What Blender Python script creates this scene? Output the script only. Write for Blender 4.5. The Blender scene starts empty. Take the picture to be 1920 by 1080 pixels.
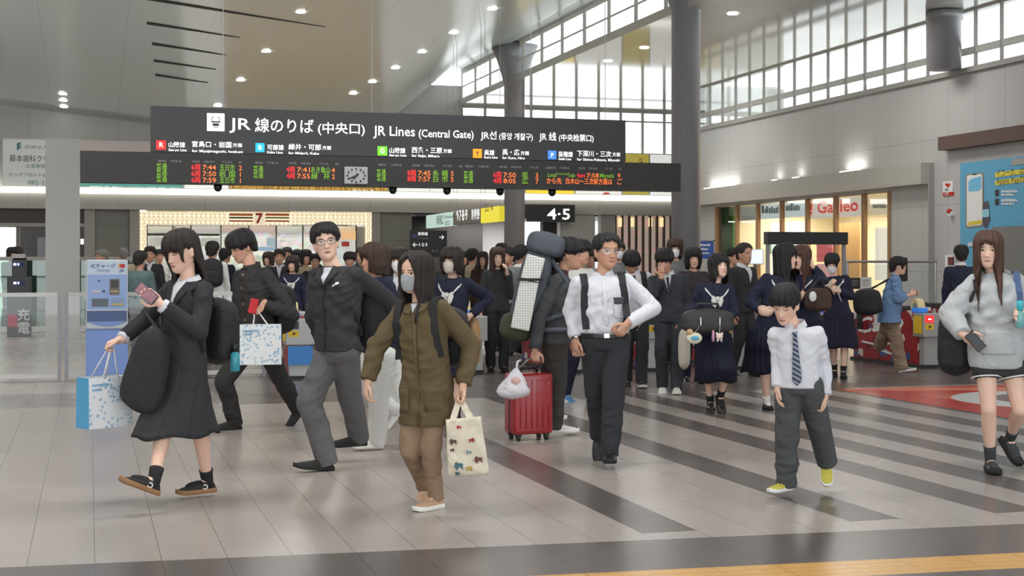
# Station concourse in front of the ticket gates, rush hour.
import bpy, bmesh, math, random
import numpy as np
from mathutils import Vector, Matrix, Quaternion
from mathutils.bvhtree import BVHTree

random.seed(7)
rng = np.random.RandomState(11)
SC = bpy.context.scene
COL = SC.collection
V = Vector

# ------------------------------------------------------------------ camera
F, HY, CZ, YAW = 2680.0, 495.0, 1.5, math.radians(16.5)
SY, CY = math.sin(YAW), math.cos(YAW)
FWD, RGT, UP = V((SY, CY, 0)), V((CY, -SY, 0)), V((0, 0, 1))
cam_data = bpy.data.cameras.new('camera')
cam_data.sensor_width = 36.0
cam_data.lens = 36.0 * F / 1920.0
cam_data.shift_y = (HY - 540.0) / 1920.0
cam_data.clip_end = 400
cam = bpy.data.objects.new('camera', cam_data)
COL.objects.link(cam)
cam.location = (0, 0, CZ)
cam.rotation_euler = (math.pi / 2, 0, -YAW)
SC.camera = cam

# ------------------------------------------------------------------ sky, light, exposure
SC.view_settings.view_transform = 'Standard'
SC.view_settings.look = 'None'
SC.view_settings.exposure = 0.0
SC.view_settings.gamma = 1.0
SC.view_settings.use_curve_mapping = False
SC.cycles.use_denoising = True
SC.cycles.max_bounces = 6
SC.cycles.diffuse_bounces = 3
SC.cycles.glossy_bounces = 3
SC.cycles.transmission_bounces = 4
SC.cycles.transparent_max_bounces = 8
SC.cycles.sample_clamp_indirect = 6.0
SC.cycles.caustics_reflective = False
SC.cycles.caustics_refractive = False
world = bpy.data.worlds.new('overcast_sky')
SC.world = world
world.use_nodes = True
wb = world.node_tree.nodes['Background']
wb.inputs['Color'].default_value = (0.93, 0.97, 1.0, 1)
wb.inputs['Strength'].default_value = 3.0

def area_light(name, loc, sx, sy, power, col=(1, .98, .95), rot=(0, 0, 0)):
    l = bpy.data.lights.new(name, 'AREA')
    l.shape = 'RECTANGLE'; l.size = sx; l.size_y = sy
    l.energy = power; l.color = col
    o = bpy.data.objects.new(name, l); COL.objects.link(o)
    o.location = loc; o.rotation_euler = rot
    return o

# light coming from the concourse ceiling's lamp rows
for lx, ly in ((-6.5, 9), (-1, 9), (4.5, 9), (-6.5, 20), (-1, 20), (5.5, 20), (-4, 31), (4.5, 31)):
    area_light('ceiling_lamp_light', (lx, ly, 6.55), 2.2, 2.2, 190)
for lx, ly in ((13.4, 15), (13.4, 24), (13.4, 33)):
    area_light('aisle_lamp_light', (lx, ly, 6.15), 1.6, 1.6, 120)

# ------------------------------------------------------------------ picking measured places
def depth_floor(v): return F * CZ / (v - HY)
def P(u, v, d):
    return V((0, 0, CZ)) + FWD * d + RGT * ((u - 960.0) / F * d) + UP * ((HY - v) / F * d)
def floor_pt(u, v):
    p = P(u, v, depth_floor(v)); p.z = 0; return p
def on_y(u, v, Y):
    return P(u, v, Y / (CY - (u - 960.0) / F * SY))
def on_x(u, v, X):
    return P(u, v, X / (SY + (u - 960.0) / F * CY))

# ------------------------------------------------------------------ materials
def lin(c):
    out = []
    for x in c[:3]:
        x = x / 255.0
        out.append(x / 12.92 if x <= 0.04045 else ((x + 0.055) / 1.055) ** 2.4)
    return (out[0], out[1], out[2], 1.0)

class NG:
    """short-hand for building node graphs"""
    def __init__(s, m):
        s.nt = m.node_tree
    def new(s, t): return s.nt.nodes.new(t)
    def link(s, a, b): s.nt.links.new(a, b)
    def put(s, sock, v):
        if hasattr(v, 'is_output'): s.link(v, sock)
        else: sock.default_value = v
    def m(s, op, a, b=None, c=None, clamp=False):
        n = s.new('ShaderNodeMath'); n.operation = op; n.use_clamp = clamp
        s.put(n.inputs[0], a)
        if b is not None: s.put(n.inputs[1], b)
        if c is not None: s.put(n.inputs[2], c)
        return n.outputs[0]
    def add(s, a, b): return s.m('ADD', a, b)
    def sub(s, a, b): return s.m('SUBTRACT', a, b)
    def mul(s, a, b): return s.m('MULTIPLY', a, b)
    def mx(s, a, b): return s.m('MAXIMUM', a, b)
    def mn(s, a, b): return s.m('MINIMUM', a, b)
    def lt(s, a, b): return s.m('LESS_THAN', a, b)
    def gt(s, a, b): return s.m('GREATER_THAN', a, b)
    def rng(s, x, a, b): return s.mul(s.gt(x, a), s.lt(x, b))
    def step(s, x, a, b):
        n = s.new('ShaderNodeMapRange'); n.interpolation_type = 'SMOOTHSTEP'
        s.put(n.inputs['Value'], x); s.put(n.inputs['From Min'], a); s.put(n.inputs['From Max'], b)
        return n.outputs[0]
    def mix(s, f, a, b):
        n = s.new('ShaderNodeMix'); n.data_type = 'RGBA'
        s.put(n.inputs[0], f); s.put(n.inputs[6], a); s.put(n.inputs[7], b)
        return n.outputs[2]
    def noise(s, vec, scale, detail=2.0, rough=.5):
        n = s.new('ShaderNodeTexNoise'); n.inputs['Scale'].default_value = scale
        n.inputs['Detail'].default_value = detail; n.inputs['Roughness'].default_value = rough
        if vec is not None: s.link(vec, n.inputs['Vector'])
        return n.outputs['Fac']
    def obj(s): return s.new('ShaderNodeTexCoord').outputs['Object']
    def sep(s, v):
        n = s.new('ShaderNodeSeparateXYZ'); s.link(v, n.inputs[0]); return n.outputs
    def scaled(s, v, sc):
        n = s.new('ShaderNodeMapping'); s.link(v, n.inputs['Vector']); n.inputs['Scale'].default_value = sc
        return n.outputs[0]
    def bump(s, h, strength, dist=.01):
        n = s.new('ShaderNodeBump'); n.inputs['Strength'].default_value = strength
        n.inputs['Distance'].default_value = dist; s.link(h, n.inputs['Height']); return n.outputs[0]

MATS = {}
def new_mat(name):
    m = bpy.data.materials.new(name); m.use_nodes = True
    return m, m.node_tree.nodes['Principled BSDF'], NG(m)

def mat(name, c, rough=.6, metal=0.0, spec=.4, var=.08, nscale=30., bump=0., emit=0.0, stretch=(1, 1, 1), alpha=None, coat=0.0):
    """plain procedural material: colour with a little noise variation and optional bump"""
    if name in MATS: return MATS[name]
    m, b, g = new_mat(name)
    co = lin(c)
    b.inputs['Roughness'].default_value = rough
    b.inputs['Metallic'].default_value = metal
    b.inputs['Specular IOR Level'].default_value = spec
    if coat: b.inputs['Coat Weight'].default_value = coat
    vec = g.scaled(g.obj(), stretch)
    f = g.noise(vec, nscale, 3)
    lo = tuple(max(0, x * (1 - var)) for x in co[:3]) + (1,)
    hi = tuple(min(1, x * (1 + var)) for x in co[:3]) + (1,)
    cs = g.mix(f, lo, hi)
    g.link(cs, b.inputs['Base Color'])
    if bump: g.link(g.bump(f, bump), b.inputs['Normal'])
    if emit:
        g.link(cs, b.inputs['Emission Color']); b.inputs['Emission Strength'].default_value = emit
    if alpha is not None: b.inputs['Alpha'].default_value = alpha
    MATS[name] = m
    return m

def cloth(name, c, rough=.85, var=.12, scale=60., bump=.25):
    if name in MATS: return MATS[name]
    m, b, g = new_mat(name)
    co = lin(c)
    b.inputs['Roughness'].default_value = rough
    b.inputs['Specular IOR Level'].default_value = .25
    o = g.obj()
    f1 = g.noise(o, 5., 3); f2 = g.noise(o, scale * 6, 2)
    f = g.add(g.mul(f1, .6), g.mul(f2, .4))
    lo = tuple(x * (1 - var) for x in co[:3]) + (1,)
    hi = tuple(min(1, x * (1 + var)) for x in co[:3]) + (1,)
    g.link(g.mix(f, lo, hi), b.inputs['Base Color'])
    nz = g.new('ShaderNodeTexNoise'); nz.inputs['Scale'].default_value = 6.5; nz.inputs['Detail'].default_value = 2.5; nz.inputs['Distortion'].default_value = 1.1
    g.link(g.scaled(o, (1.2, 1.2, .75)), nz.inputs['Vector'])
    ridge = g.sub(1.0, g.m('ABSOLUTE', g.sub(g.mul(nz.outputs['Fac'], 2.0), 1.0)))
    h = g.add(g.add(g.mul(g.m('POWER', ridge, 3.0), 1.0), g.mul(g.noise(o, 16., 3), .35)), g.mul(f2, .05))
    g.link(g.bump(h, min(1.0, bump * 1.1), .022), b.inputs['Normal'])
    MATS[name] = m
    return m

def glass(name, tint=(235, 245, 242), refl=.10):
    if name in MATS: return MATS[name]
    m = bpy.data.materials.new(name); m.use_nodes = True
    nt = m.node_tree; nt.nodes.remove(nt.nodes['Principled BSDF'])
    g = NG(m)
    t = g.new('ShaderNodeBsdfTransparent'); t.inputs[0].default_value = lin(tint)
    gl = g.new('ShaderNodeBsdfGlossy'); gl.inputs['Roughness'].default_value = .02
    mx = g.new('ShaderNodeMixShader')
    fr = g.new('ShaderNodeLayerWeight'); fr.inputs[0].default_value = .25
    g.link(g.add(g.mul(fr.outputs['Fresnel'], .5), refl * .5), mx.inputs[0])
    g.link(t.outputs[0], mx.inputs[1]); g.link(gl.outputs[0], mx.inputs[2])
    g.link(mx.outputs[0], nt.nodes['Material Output'].inputs[0])
    MATS[name] = m
    return m

# ------------------------------------------------------------------ mesh helpers
def to_mesh(bm, name='mesh', smooth=False):
    me = bpy.data.meshes.new(name)
    bmesh.ops.recalc_face_normals(bm, faces=bm.faces[:])
    bm.to_mesh(me); bm.free()
    if smooth: me.polygons.foreach_set('use_smooth', [True] * len(me.polygons))
    return me

def thing(name, label, cat, loc=(0, 0, 0), group=None):
    o = bpy.data.objects.new(name, None); COL.objects.link(o)
    o.empty_display_size = .1
    o.location = loc; o['label'] = label; o['category'] = cat
    if group: o['group'] = group
    return o

def tag(o, label, cat, group=None):
    o['label'] = label; o['category'] = cat
    if group: o['group'] = group
    return o

def root_loc(o):
    l = V((0, 0, 0))
    while o: l = l + V(o.location); o = o.parent
    return l

def obj(name, bm, m, parent=None, smooth=False, label=None):
    """link a mesh (built in world coordinates) as one object"""
    me = to_mesh(bm, name, smooth) if isinstance(bm, bmesh.types.BMesh) else bm
    o = bpy.data.objects.new(name, me); COL.objects.link(o)
    for x in (m if isinstance(m, (list, tuple)) else [m]): me.materials.append(x)
    if parent:
        me.transform(Matrix.Translation(-root_loc(parent))); o.parent = parent
    if label: o['label'] = label
    return o

def solo(name, bm, m, label, cat, base=None, group=None, smooth=False):
    """a thing that is one mesh, its origin at its base"""
    me = to_mesh(bm, name, smooth) if isinstance(bm, bmesh.types.BMesh) else bm
    if base is None:
        n = len(me.vertices); co = np.zeros(n * 3); me.vertices.foreach_get('co', co); co = co.reshape(-1, 3)
        c = (co.min(0) + co.max(0)) / 2; base = V((c[0], c[1], co[:, 2].min()))
    me.transform(Matrix.Translation(-V(base)))
    o = bpy.data.objects.new(name, me); COL.objects.link(o); o.location = base
    for x in (m if isinstance(m, (list, tuple)) else [m]): me.materials.append(x)
    return tag(o, label, cat, group)

def struct(name, bm, m, parent=None, smooth=False):
    o = obj(name, bm, m, parent, smooth)
    if not parent: o['kind'] = 'structure'
    return o

def box(bm, lo, hi, mi=0):
    x0, y0, z0 = lo; x1, y1, z1 = hi
    vs = [bm.verts.new(p) for p in ((x0, y0, z0), (x1, y0, z0), (x1, y1, z0), (x0, y1, z0), (x0, y0, z1), (x1, y0, z1), (x1, y1, z1), (x0, y1, z1))]
    for f in ((0, 3, 2, 1), (4, 5, 6, 7), (0, 1, 5, 4), (1, 2, 6, 5), (2, 3, 7, 6), (3, 0, 4, 7)):
        bm.faces.new([vs[i] for i in f]).material_index = mi
    return vs

def boxes(*bs):
    bm = bmesh.new()
    for lo, hi in bs: box(bm, lo, hi)
    return bm

def obox(bm, c, ax, ay, az, hx, hy, hz, bev=0.0):
    """box with free axes; optional bevel"""
    c = V(c); vs = []
    for sz in (-1, 1):
        for sy in (-1, 1):
            for sx in (-1, 1):
                vs.append(bm.verts.new(c + ax * hx * sx + ay * hy * sy + az * hz * sz))
    fs = [bm.faces.new([vs[i] for i in f]) for f in ((0, 2, 3, 1), (4, 5, 7, 6), (0, 1, 5, 4), (1, 3, 7, 5), (3, 2, 6, 7), (2, 0, 4, 6))]
    if bev:
        es = list({e for f in fs for e in f.edges})
        bmesh.ops.bevel(bm, geom=es, offset=bev, segments=3, affect='EDGES', profile=.6)

def frame_of(d):
    d = V(d).normalized()
    a = d.cross(UP) if abs(d.z) < .95 else d.cross(V((0, 1, 0)))
    a.normalize(); return d, a, a.cross(d).normalized()

def tube(bm, pts, r, n=10, cap=True):
    """round tube along a polyline; r is a number or a list"""
    pts = [V(p) for p in pts]
    rs = r if isinstance(r, (list, tuple)) else [r] * len(pts)
    rings = []; a = None
    for i, p in enumerate(pts):
        d = (pts[min(i + 1, len(pts) - 1)] - pts[max(i - 1, 0)]).normalized()
        if a is None: a = frame_of(d)[1]
        a = (a - d * a.dot(d)).normalized(); b = d.cross(a)
        rings.append([bm.verts.new(p + (a * math.cos(t) + b * math.sin(t)) * rs[i]) for t in [2 * math.pi * k / n for k in range(n)]])
    for q, w in zip(rings[:-1], rings[1:]):
        for k in range(n): bm.faces.new((q[k], q[(k + 1) % n], w[(k + 1) % n], w[k]))
    if cap:
        bm.faces.new(rings[0][::-1]); bm.faces.new(rings[-1])

def lathe(bm, prof, c, n=24):
    rings = []
    for r, z in prof:
        rings.append([bm.verts.new((c[0] + r * math.cos(2 * math.pi * k / n), c[1] + r * math.sin(2 * math.pi * k / n), c[2] + z)) for k in range(n)])
    for q, w in zip(rings[:-1], rings[1:]):
        for k in range(n): bm.faces.new((q[k], q[(k + 1) % n], w[(k + 1) % n], w[k]))
    bm.faces.new(rings[0][::-1]); bm.faces.new(rings[-1])

_sph = None
def ellipsoid(bm, c, r, axes=None, seg=14, rings=9):
    c = V(c); ax, ay, az = axes or (V((1, 0, 0)), V((0, 1, 0)), V((0, 0, 1)))
    rr = r if isinstance(r, (list, tuple)) else (r, r, r)
    rows = []
    for i in range(1, rings):
        t = math.pi * i / rings; st, ct = math.sin(t), math.cos(t)
        rows.append([bm.verts.new(c + ax * (rr[0] * st * math.cos(2 * math.pi * k / seg)) + ay * (rr[1] * st * math.sin(2 * math.pi * k / seg)) + az * (rr[2] * ct)) for k in range(seg)])
    top = bm.verts.new(c + az * rr[2]); bot = bm.verts.new(c - az * rr[2])
    for k in range(seg):
        bm.faces.new((top, rows[0][k], rows[0][(k + 1) % seg])); bm.faces.new((bot, rows[-1][(k + 1) % seg], rows[-1][k]))
    for q, w in zip(rows[:-1], rows[1:]):
        for k in range(seg): bm.faces.new((q[k], w[k], w[(k + 1) % seg], q[(k + 1) % seg]))

def limb(bm, pts, rs, n=12):
    """capsule chain: tapered tube with a ball at each joint"""
    pts = [V(p) for p in pts]
    for i in range(len(pts) - 1):
        if (pts[i + 1] - pts[i]).length > 1e-4: tube(bm, [pts[i], pts[i + 1]], [rs[i], rs[i + 1]], n)
    for p, r in zip(pts, rs): ellipsoid(bm, p, r * 1.0, seg=n, rings=8)

def loft(bm, rings, cap0=True, cap1=True):
    vs = [[bm.verts.new(p) for p in r] for r in rings]
    n = len(vs[0])
    for q, w in zip(vs[:-1], vs[1:]):
        for k in range(n): bm.faces.new((q[k], q[(k + 1) % n], w[(k + 1) % n], w[k]))
    if cap0: bm.faces.new(vs[0][::-1])
    if cap1: bm.faces.new(vs[-1])
    return vs

def prism(bm, poly, n, t):
    """flat polygon (list of points) extruded by t along n"""
    n = V(n); a = [bm.verts.new(V(p)) for p in poly]; b = [bm.verts.new(V(p) + n * t) for p in poly]
    bm.faces.new(a); bm.faces.new(b[::-1]); k = len(poly)
    for i in range(k): bm.faces.new((a[i], b[i], b[(i + 1) % k], a[(i + 1) % k]))

# scratch scene where modifiers are evaluated
TMP = bpy.data.scenes.new('scratch')
def evaluate(o):
    TMP.collection.objects.link(o)
    vl = TMP.view_layers[0]; vl.update(); dg = vl.depsgraph
    me = bpy.data.meshes.new_from_object(o.evaluated_get(dg), preserve_all_data_layers=False, depsgraph=dg)
    TMP.collection.objects.unlink(o)
    return me

def remesh(bm, vox, smooth=3, fold=0.0, ffreq=38., dec=None):
    """fuse overlapping closed volumes into one continuous surface"""
    me0 = to_mesh(bm)
    o = bpy.data.objects.new('tmp', me0)
    r = o.modifiers.new('r', 'REMESH'); r.mode = 'VOXEL'; r.voxel_size = vox
    if smooth:
        s = o.modifiers.new('s', 'SMOOTH'); s.factor = .5; s.iterations = smooth
    if dec:
        d = o.modifiers.new('d', 'DECIMATE'); d.ratio = dec
    me = evaluate(o)
    bpy.data.objects.remove(o); bpy.data.meshes.remove(me0)
    me.materials.clear()
    n = len(me.vertices)
    if fold and n:
        co = np.zeros(n * 3); me.vertices.foreach_get('co', co); co = co.reshape(-1, 3)
        no = np.zeros(n * 3); me.vertex_normals.foreach_get('vector', no); no = no.reshape(-1, 3)
        ph = rng.rand(12) * 6.28
        x, y, z = co[:, 0], co[:, 1], co[:, 2]
        w = np.sin(ffreq * (.6 * x + .5 * y + 1.0 * z) + 2.2 * np.sin(9 * x - 7 * z + ph[0]) + ph[1])
        w += np.sin(ffreq * .7 * (-.8 * x + .4 * y + .9 * z) + 2.5 * np.sin(8 * y + 6 * z + ph[2]) + ph[3])
        w += .7 * np.sin(ffreq * 1.6 * (.3 * x - .7 * y + .8 * z) + 2.0 * np.sin(11 * x + 5 * y + ph[4]) + ph[5])
        w += .55 * np.sin(ffreq * 2.7 * (.5 * x + .3 * y - .8 * z) + 3.0 * np.sin(13 * z - 9 * y + ph[7]) + ph[8])
        env = .5 + .5 * np.sin(7 * x + 5 * y + 6 * z + ph[6])
        co += no * (.8 * fold * w * env)[:, None]
        me.vertices.foreach_set('co', co.ravel())
    me.polygons.foreach_set('use_smooth', [True] * len(me.polygons))
    me.update()
    return me

def subsurf(bm, lv=1):
    me0 = to_mesh(bm); o = bpy.data.objects.new('tmp', me0)
    s = o.modifiers.new('s', 'SUBSURF'); s.levels = lv; s.render_levels = lv
    me = evaluate(o); bpy.data.objects.remove(o)
    me.polygons.foreach_set('use_smooth', [True] * len(me.polygons))
    return me

# ------------------------------------------------------------------ lettering
def letters(txt, height, origin, xdir, udir, depth=.004, align='LEFT', bold=0.0, width=None, name='lettering', m=None, parent=None):
    """text built as a mesh: origin = baseline point, xdir along the line, udir up; height = cap height"""
    cu = bpy.data.curves.new('txt', 'FONT'); cu.body = txt; cu.size = height / .70
    cu.align_x = align; cu.extrude = 0.0; cu.offset = bold * height
    cu.resolution_u = 2
    o = bpy.data.objects.new('tmp', cu)
    me = evaluate(o); bpy.data.objects.remove(o)
    n = len(me.vertices)
    if n == 0: print('EMPTY TEXT', txt); return None
    co = np.zeros(n * 3); me.vertices.foreach_get('co', co); co = co.reshape(-1, 3)
    sx = 1.0
    if width:
        w = co[:, 0].max() - co[:, 0].min(); sx = width / max(w, 1e-6)
    xd, ud = V(xdir).normalized(), V(udir).normalized(); nd = xd.cross(ud)
    M = Matrix(((xd.x * sx, ud.x, nd.x, origin[0]), (xd.y * sx, ud.y, nd.y, origin[1]), (xd.z * sx, ud.z, nd.z, origin[2]), (0, 0, 0, 1)))
    if width and align == 'LEFT':
        me.transform(Matrix.Translation((-co[:, 0].min(), 0, 0)))
    me.transform(M)
    me.materials.clear()
    if parent is None: return me
    return obj(name, me, m, parent)
# ================================================================== THE SETTING
def xb(u, Y): return on_y(u, HY, Y).x
def zb(u, v, Y): return on_y(u, v, Y).z
def yr(u, X): return on_x(u, HY, X).y
def zr(u, v, X): return on_x(u, v, X).z

# ---- floor: 0.325 m tiles, dark borders, stripes in front of the gates
def floor_material():
    m, b, g = new_mat('stone_tile_floor')
    co = g.obj(); x, y, z = g.sep(co)
    T = .325
    fx = g.m('FRACT', g.m('DIVIDE', g.sub(x, .03 - 30 * T), T))
    fy = g.m('FRACT', g.m('DIVIDE', g.add(y, 20 * .65 - .3), .65))
    ax = g.m('ABSOLUTE', g.sub(fx, .5)); ay = g.m('ABSOLUTE', g.sub(fy, .5))
    jx = g.gt(ax, .5 - .006); jy = g.gt(ay, .5 - .003)
    light = lin((170, 161, 155)); dark = lin((99, 92, 89)); mid = lin((128, 121, 117)); yel = lin((222, 170, 95))
    n1 = g.noise(co, .8, 3); n2 = g.noise(co, 90., 2)
    # per tile tone
    wn = g.new('ShaderNodeTexWhiteNoise'); wn.noise_dimensions = '2D'
    cv = g.new('ShaderNodeCombineXYZ')
    g.link(g.m('FLOOR', g.m('DIVIDE', g.sub(x, .03 - 30 * T), T)), cv.inputs[0]); g.link(g.m('FLOOR', g.m('DIVIDE', g.add(y, 20 * .65 - .3), .65)), cv.inputs[1])
    g.link(cv.outputs[0], wn.inputs['Vector'])
    # stripes (run along y)
    st = None
    for a, c in ((2.955, 3.28), (4.255, 4.58), (5.23, 5.555), (5.88, 6.205), (6.53, 6.855), (7.18, 7.505), (7.83, 8.155), (8.48, 8.805)):
        r = g.rng(x, a, c); st = r if st is None else g.add(st, r)
    st = g.mul(st, g.rng(y, 7.42, 15.45))
    yk = g.add(y, g.mul(g.sub(x, 4.0), .075))          # the border bands run slightly askew to the tile joints
    band = g.rng(yk, 6.42, 7.16)
    band = g.add(band, g.rng(yk, 3.0, 6.08))
    gate = g.mul(g.rng(y, 15.45, 22.5), g.gt(x, 1.4))
    left = g.mul(g.rng(y, 15.7, 17.4), g.lt(x, 1.4))
    d = g.m('MINIMUM', g.add(g.add(st, band), gate), 1.0)
    c = g.mix(d, light, dark)
    c = g.mix(g.mul(left, .75), c, mid)
    yz = g.rng(yk, 6.08, 6.42)
    fb = g.m('ABSOLUTE', g.sub(g.m('FRACT', g.m('DIVIDE', g.sub(yk, 6.08), .085)), .5))
    bar = g.mul(g.step(fb, .36, .28), g.lt(g.m('ABSOLUTE', g.sub(g.m('FRACT', g.m('DIVIDE', g.sub(x, .03 - 30 * T), T)), .5)), .46))
    c = g.mix(yz, c, yel)
    tone = g.add(g.add(.84, g.mul(wn.outputs['Value'], .06)), g.add(g.mul(n1, .08), g.mul(n2, .05)))
    joint = g.mx(jx, g.mul(jy, .35))
    tone = g.mul(tone, g.sub(1.0, g.mul(joint, .62)))
    hm = g.new('ShaderNodeMix'); hm.data_type = 'RGBA'; hm.blend_type = 'MULTIPLY'; hm.inputs[0].default_value = 1
    g.link(c, hm.inputs[6]); cc = g.new('ShaderNodeCombineColor')
    for i in range(3): g.link(tone, cc.inputs[i])
    g.link(cc.outputs[0], hm.inputs[7]); g.link(hm.outputs[2], b.inputs['Base Color'])
    g.link(g.add(.20, g.mul(n1, .14)), b.inputs['Roughness'])
    b.inputs['Specular IOR Level'].default_value = .5
    g.link(g.bump(g.add(g.mul(g.sub(1.0, joint), .15), g.mul(bar, yz)), .8, .006), b.inputs['Normal'])
    return m
M_FLOOR = floor_material()
bm = bmesh.new(); box(bm, (-16, -6, -.2), (22, 48, 0))
struct('floor', bm, M_FLOOR)

def panel_mat(name, c, pu, pv, axis, rough=.4, spec=.4, lw=.006, off=(0, 0), emit=0, linec=None, var=.05):
    """wall panels: joints every pu across and pv up"""
    m, b, g = new_mat(name)
    o = g.obj(); s = g.sep(o)
    u = s[0] if axis == 'x' else s[1]; v = s[2]
    if axis == 'floor': u, v = s[0], s[1]
    fu = g.m('ABSOLUTE', g.sub(g.m('FRACT', g.m('DIVIDE', g.add(u, 100 + off[0]), pu)), .5))
    fv = g.m('ABSOLUTE', g.sub(g.m('FRACT', g.m('DIVIDE', g.add(v, 100 + off[1]), pv)), .5))
    j = g.mx(g.gt(fu, .5 - lw / pu), g.gt(fv, .5 - lw / pv))
    co = lin(c); n = g.noise(o, .7, 3)
    base = g.mix(n, tuple(x * (1 - var) for x in co[:3]) + (1,), tuple(min(1, x * (1 + var)) for x in co[:3]) + (1,))
    g.link(g.mix(g.mul(j, .5), base, linec or tuple(x * .3 for x in co[:3]) + (1,)), b.inputs['Base Color'])
    b.inputs['Roughness'].default_value = rough; b.inputs['Specular IOR Level'].default_value = spec
    return m

M_WALL = panel_mat('grey_wall_panel', (188, 186, 182), 1.2, 40, 'x')
M_WALLR = panel_mat('grey_side_panel', (182, 181, 179), .9, 1.3, 'y', off=(0, .05))
M_GREY = mat('warm_grey_cladding', (166, 163, 157), .5)
M_GREYD = mat('mid_grey_cladding', (128, 127, 122), .5)
M_FASCIA = panel_mat('fascia_panel', (176, 172, 164), 2.4, 40, 'x', rough=.5)
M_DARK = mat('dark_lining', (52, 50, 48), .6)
M_STEEL = mat('brushed_steel', (190, 190, 188), .3, 1.0, stretch=(1, 1, 20))
M_STEELD = mat('steel_column_cladding', (158, 158, 162), .42, .35, nscale=6)
M_WHITEM = mat('white_metal', (225, 225, 222), .4)
M_MULL = bpy.data.materials.new('glare_lightened_window_frame'); M_MULL.use_nodes = True  # window glare put into the frame material: translucent so backlit bars stay pale
_g = NG(M_MULL); _nt = M_MULL.node_tree; _tr = _g.new('ShaderNodeBsdfTranslucent'); _tr.inputs[0].default_value = lin((205, 203, 198)); _mx = _g.new('ShaderNodeMixShader'); _mx.inputs[0].default_value = .5
_nt.nodes['Principled BSDF'].inputs['Base Color'].default_value = lin((205, 203, 198)); _nt.nodes['Principled BSDF'].inputs['Roughness'].default_value = .5
_g.link(_nt.nodes['Principled BSDF'].outputs[0], _mx.inputs[1]); _g.link(_tr.outputs[0], _mx.inputs[2]); _g.link(_mx.outputs[0], _nt.nodes['Material Output'].inputs[0])
M_TRIM = mat('sill_grey', (160, 158, 152), .45)
M_GLASS = glass('clear_glass', (250, 252, 251), .06)
M_CEILR = mat('aisle_ceiling_panel', (210, 209, 202), .07, 0.0, .8, nscale=2, var=.03)

# ---- main ceiling: shallow vault, glossy panels, falling towards the back wall
def ceil_z(x, y):
    t = max(0.0, (y - 26.0) / 16.0)
    tx = min(1.0, max(0.0, (x + 2.0) / 12.6))
    flat = 6.80 + .50 * tx * tx
    end = 5.93 - .11 * (min(max(x, -6.0), 3.0) + 2.4) + .05 * max(0, x - 3.0)
    q = min(1.0, max(0.0, (x - 8.2) / 2.4)); q = q * q * (3 - 2 * q)
    return flat - (flat - end) * t ** 2.6 * (1 - q)
def ceiling_material():
    m, b, g = new_mat('glossy_ceiling_panel')
    o = g.obj(); x, y, z = g.sep(o)
    fu = g.m('ABSOLUTE', g.sub(g.m('FRACT', g.m('DIVIDE', g.add(x, 100.), 1.8)), .5))
    fv = g.m('ABSOLUTE', g.sub(g.m('FRACT', g.m('DIVIDE', g.add(y, 100.), 3.0)), .5))
    j = g.mx(g.gt(fu, .4975), g.gt(fv, .499))
    n = g.noise(o, .35, 2)
    c = g.mix(n, lin((208, 216, 214)), lin((218, 225, 223)))
    g.link(g.mix(g.mul(j, .35), c, lin((70, 70, 66))), b.inputs['Base Color'])
    b.inputs['Roughness'].default_value = .20
    b.inputs['Specular IOR Level'].default_value = .55
    g.link(g.bump(g.noise(g.scaled(o, (1, .3, 1)), .5, 1), .25, .06), b.inputs['Normal'])
    return m
M_CEIL = ceiling_material()
bm = bmesh.new(); gx = np.linspace(-14, 10.62, 60); gy = np.linspace(-6, 42.0, 60)
grid = [[bm.verts.new((x, y, ceil_z(x, y))) for x in gx] for y in gy]
top = [[bm.verts.new((x, y, ceil_z(x, y) + .25)) for x in gx] for y in gy]
for i in range(len(gy) - 1):
    for k in range(len(gx) - 1):
        bm.faces.new((grid[i][k], grid[i + 1][k], grid[i + 1][k + 1], grid[i][k + 1]))
        bm.faces.new((top[i][k], top[i][k + 1], top[i + 1][k + 1], top[i + 1][k]))
for i in range(len(gy) - 1):
    bm.faces.new((grid[i][0], top[i][0], top[i + 1][0], grid[i + 1][0])); bm.faces.new((grid[i][-1], grid[i + 1][-1], top[i + 1][-1], top[i][-1]))
for k in range(len(gx) - 1):
    bm.faces.new((grid[0][k], grid[0][k + 1], top[0][k + 1], top[0][k])); bm.faces.new((grid[-1][k], top[-1][k], top[-1][k + 1], grid[-1][k + 1]))
struct('ceiling', bm, M_CEIL, smooth=True)
# slanted ceiling slots as thin dark strips, the shade inside put into their colour
M_SLOT = mat('ceiling_slot_shadow_gap', (46, 45, 42), .7)
for (u0, v0, u1, v1) in ((276, -3, 610, 50), (275, 43, 450, 70), (285, 82, 425, 103), (288, 114, 405, 130), (291, 141, 390, 155)):
    def hit(u, v):
        lo, hi = 10., 60.
        for _ in range(40):
            md = (lo + hi) / 2; p = P(u, v, md)
            if p.z < ceil_z(p.x, p.y): lo = md
            else: hi = md
        return P(u, v, lo)
    a, c = hit(u0, v0), hit(u1, v1)
    bm = bmesh.new(); pr = []
    for k in range(13):
        p = a.lerp(c, k / 12); z = ceil_z(p.x, p.y); w = .26 * (1 - k / 12) + .02
        pr.append([V((p.x, p.y - w * .5, z - .012)), V((p.x, p.y + w * .5, z - .012)), V((p.x, p.y + w * .5, z + .03)), V((p.x, p.y - w * .5, z + .03))])
    loft(bm, pr)
    o = struct('ceiling_slot', bm, M_SLOT)
# ---- aisle ceiling right of the columns
bm = bmesh.new(); box(bm, (10.8, -6, 6.32), (16.3, 36.6, 6.5)); box(bm, (10.8, 36.6, 6.32), (18.7, 42.3, 6.5)); struct('ceiling_aisle', bm, M_CEILR)
bm = bmesh.new(); box(bm, (10.2, -6, 7.36), (10.95, 42.3, 7.6)); struct('ceiling_monitor', bm, M_CEIL)

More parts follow.
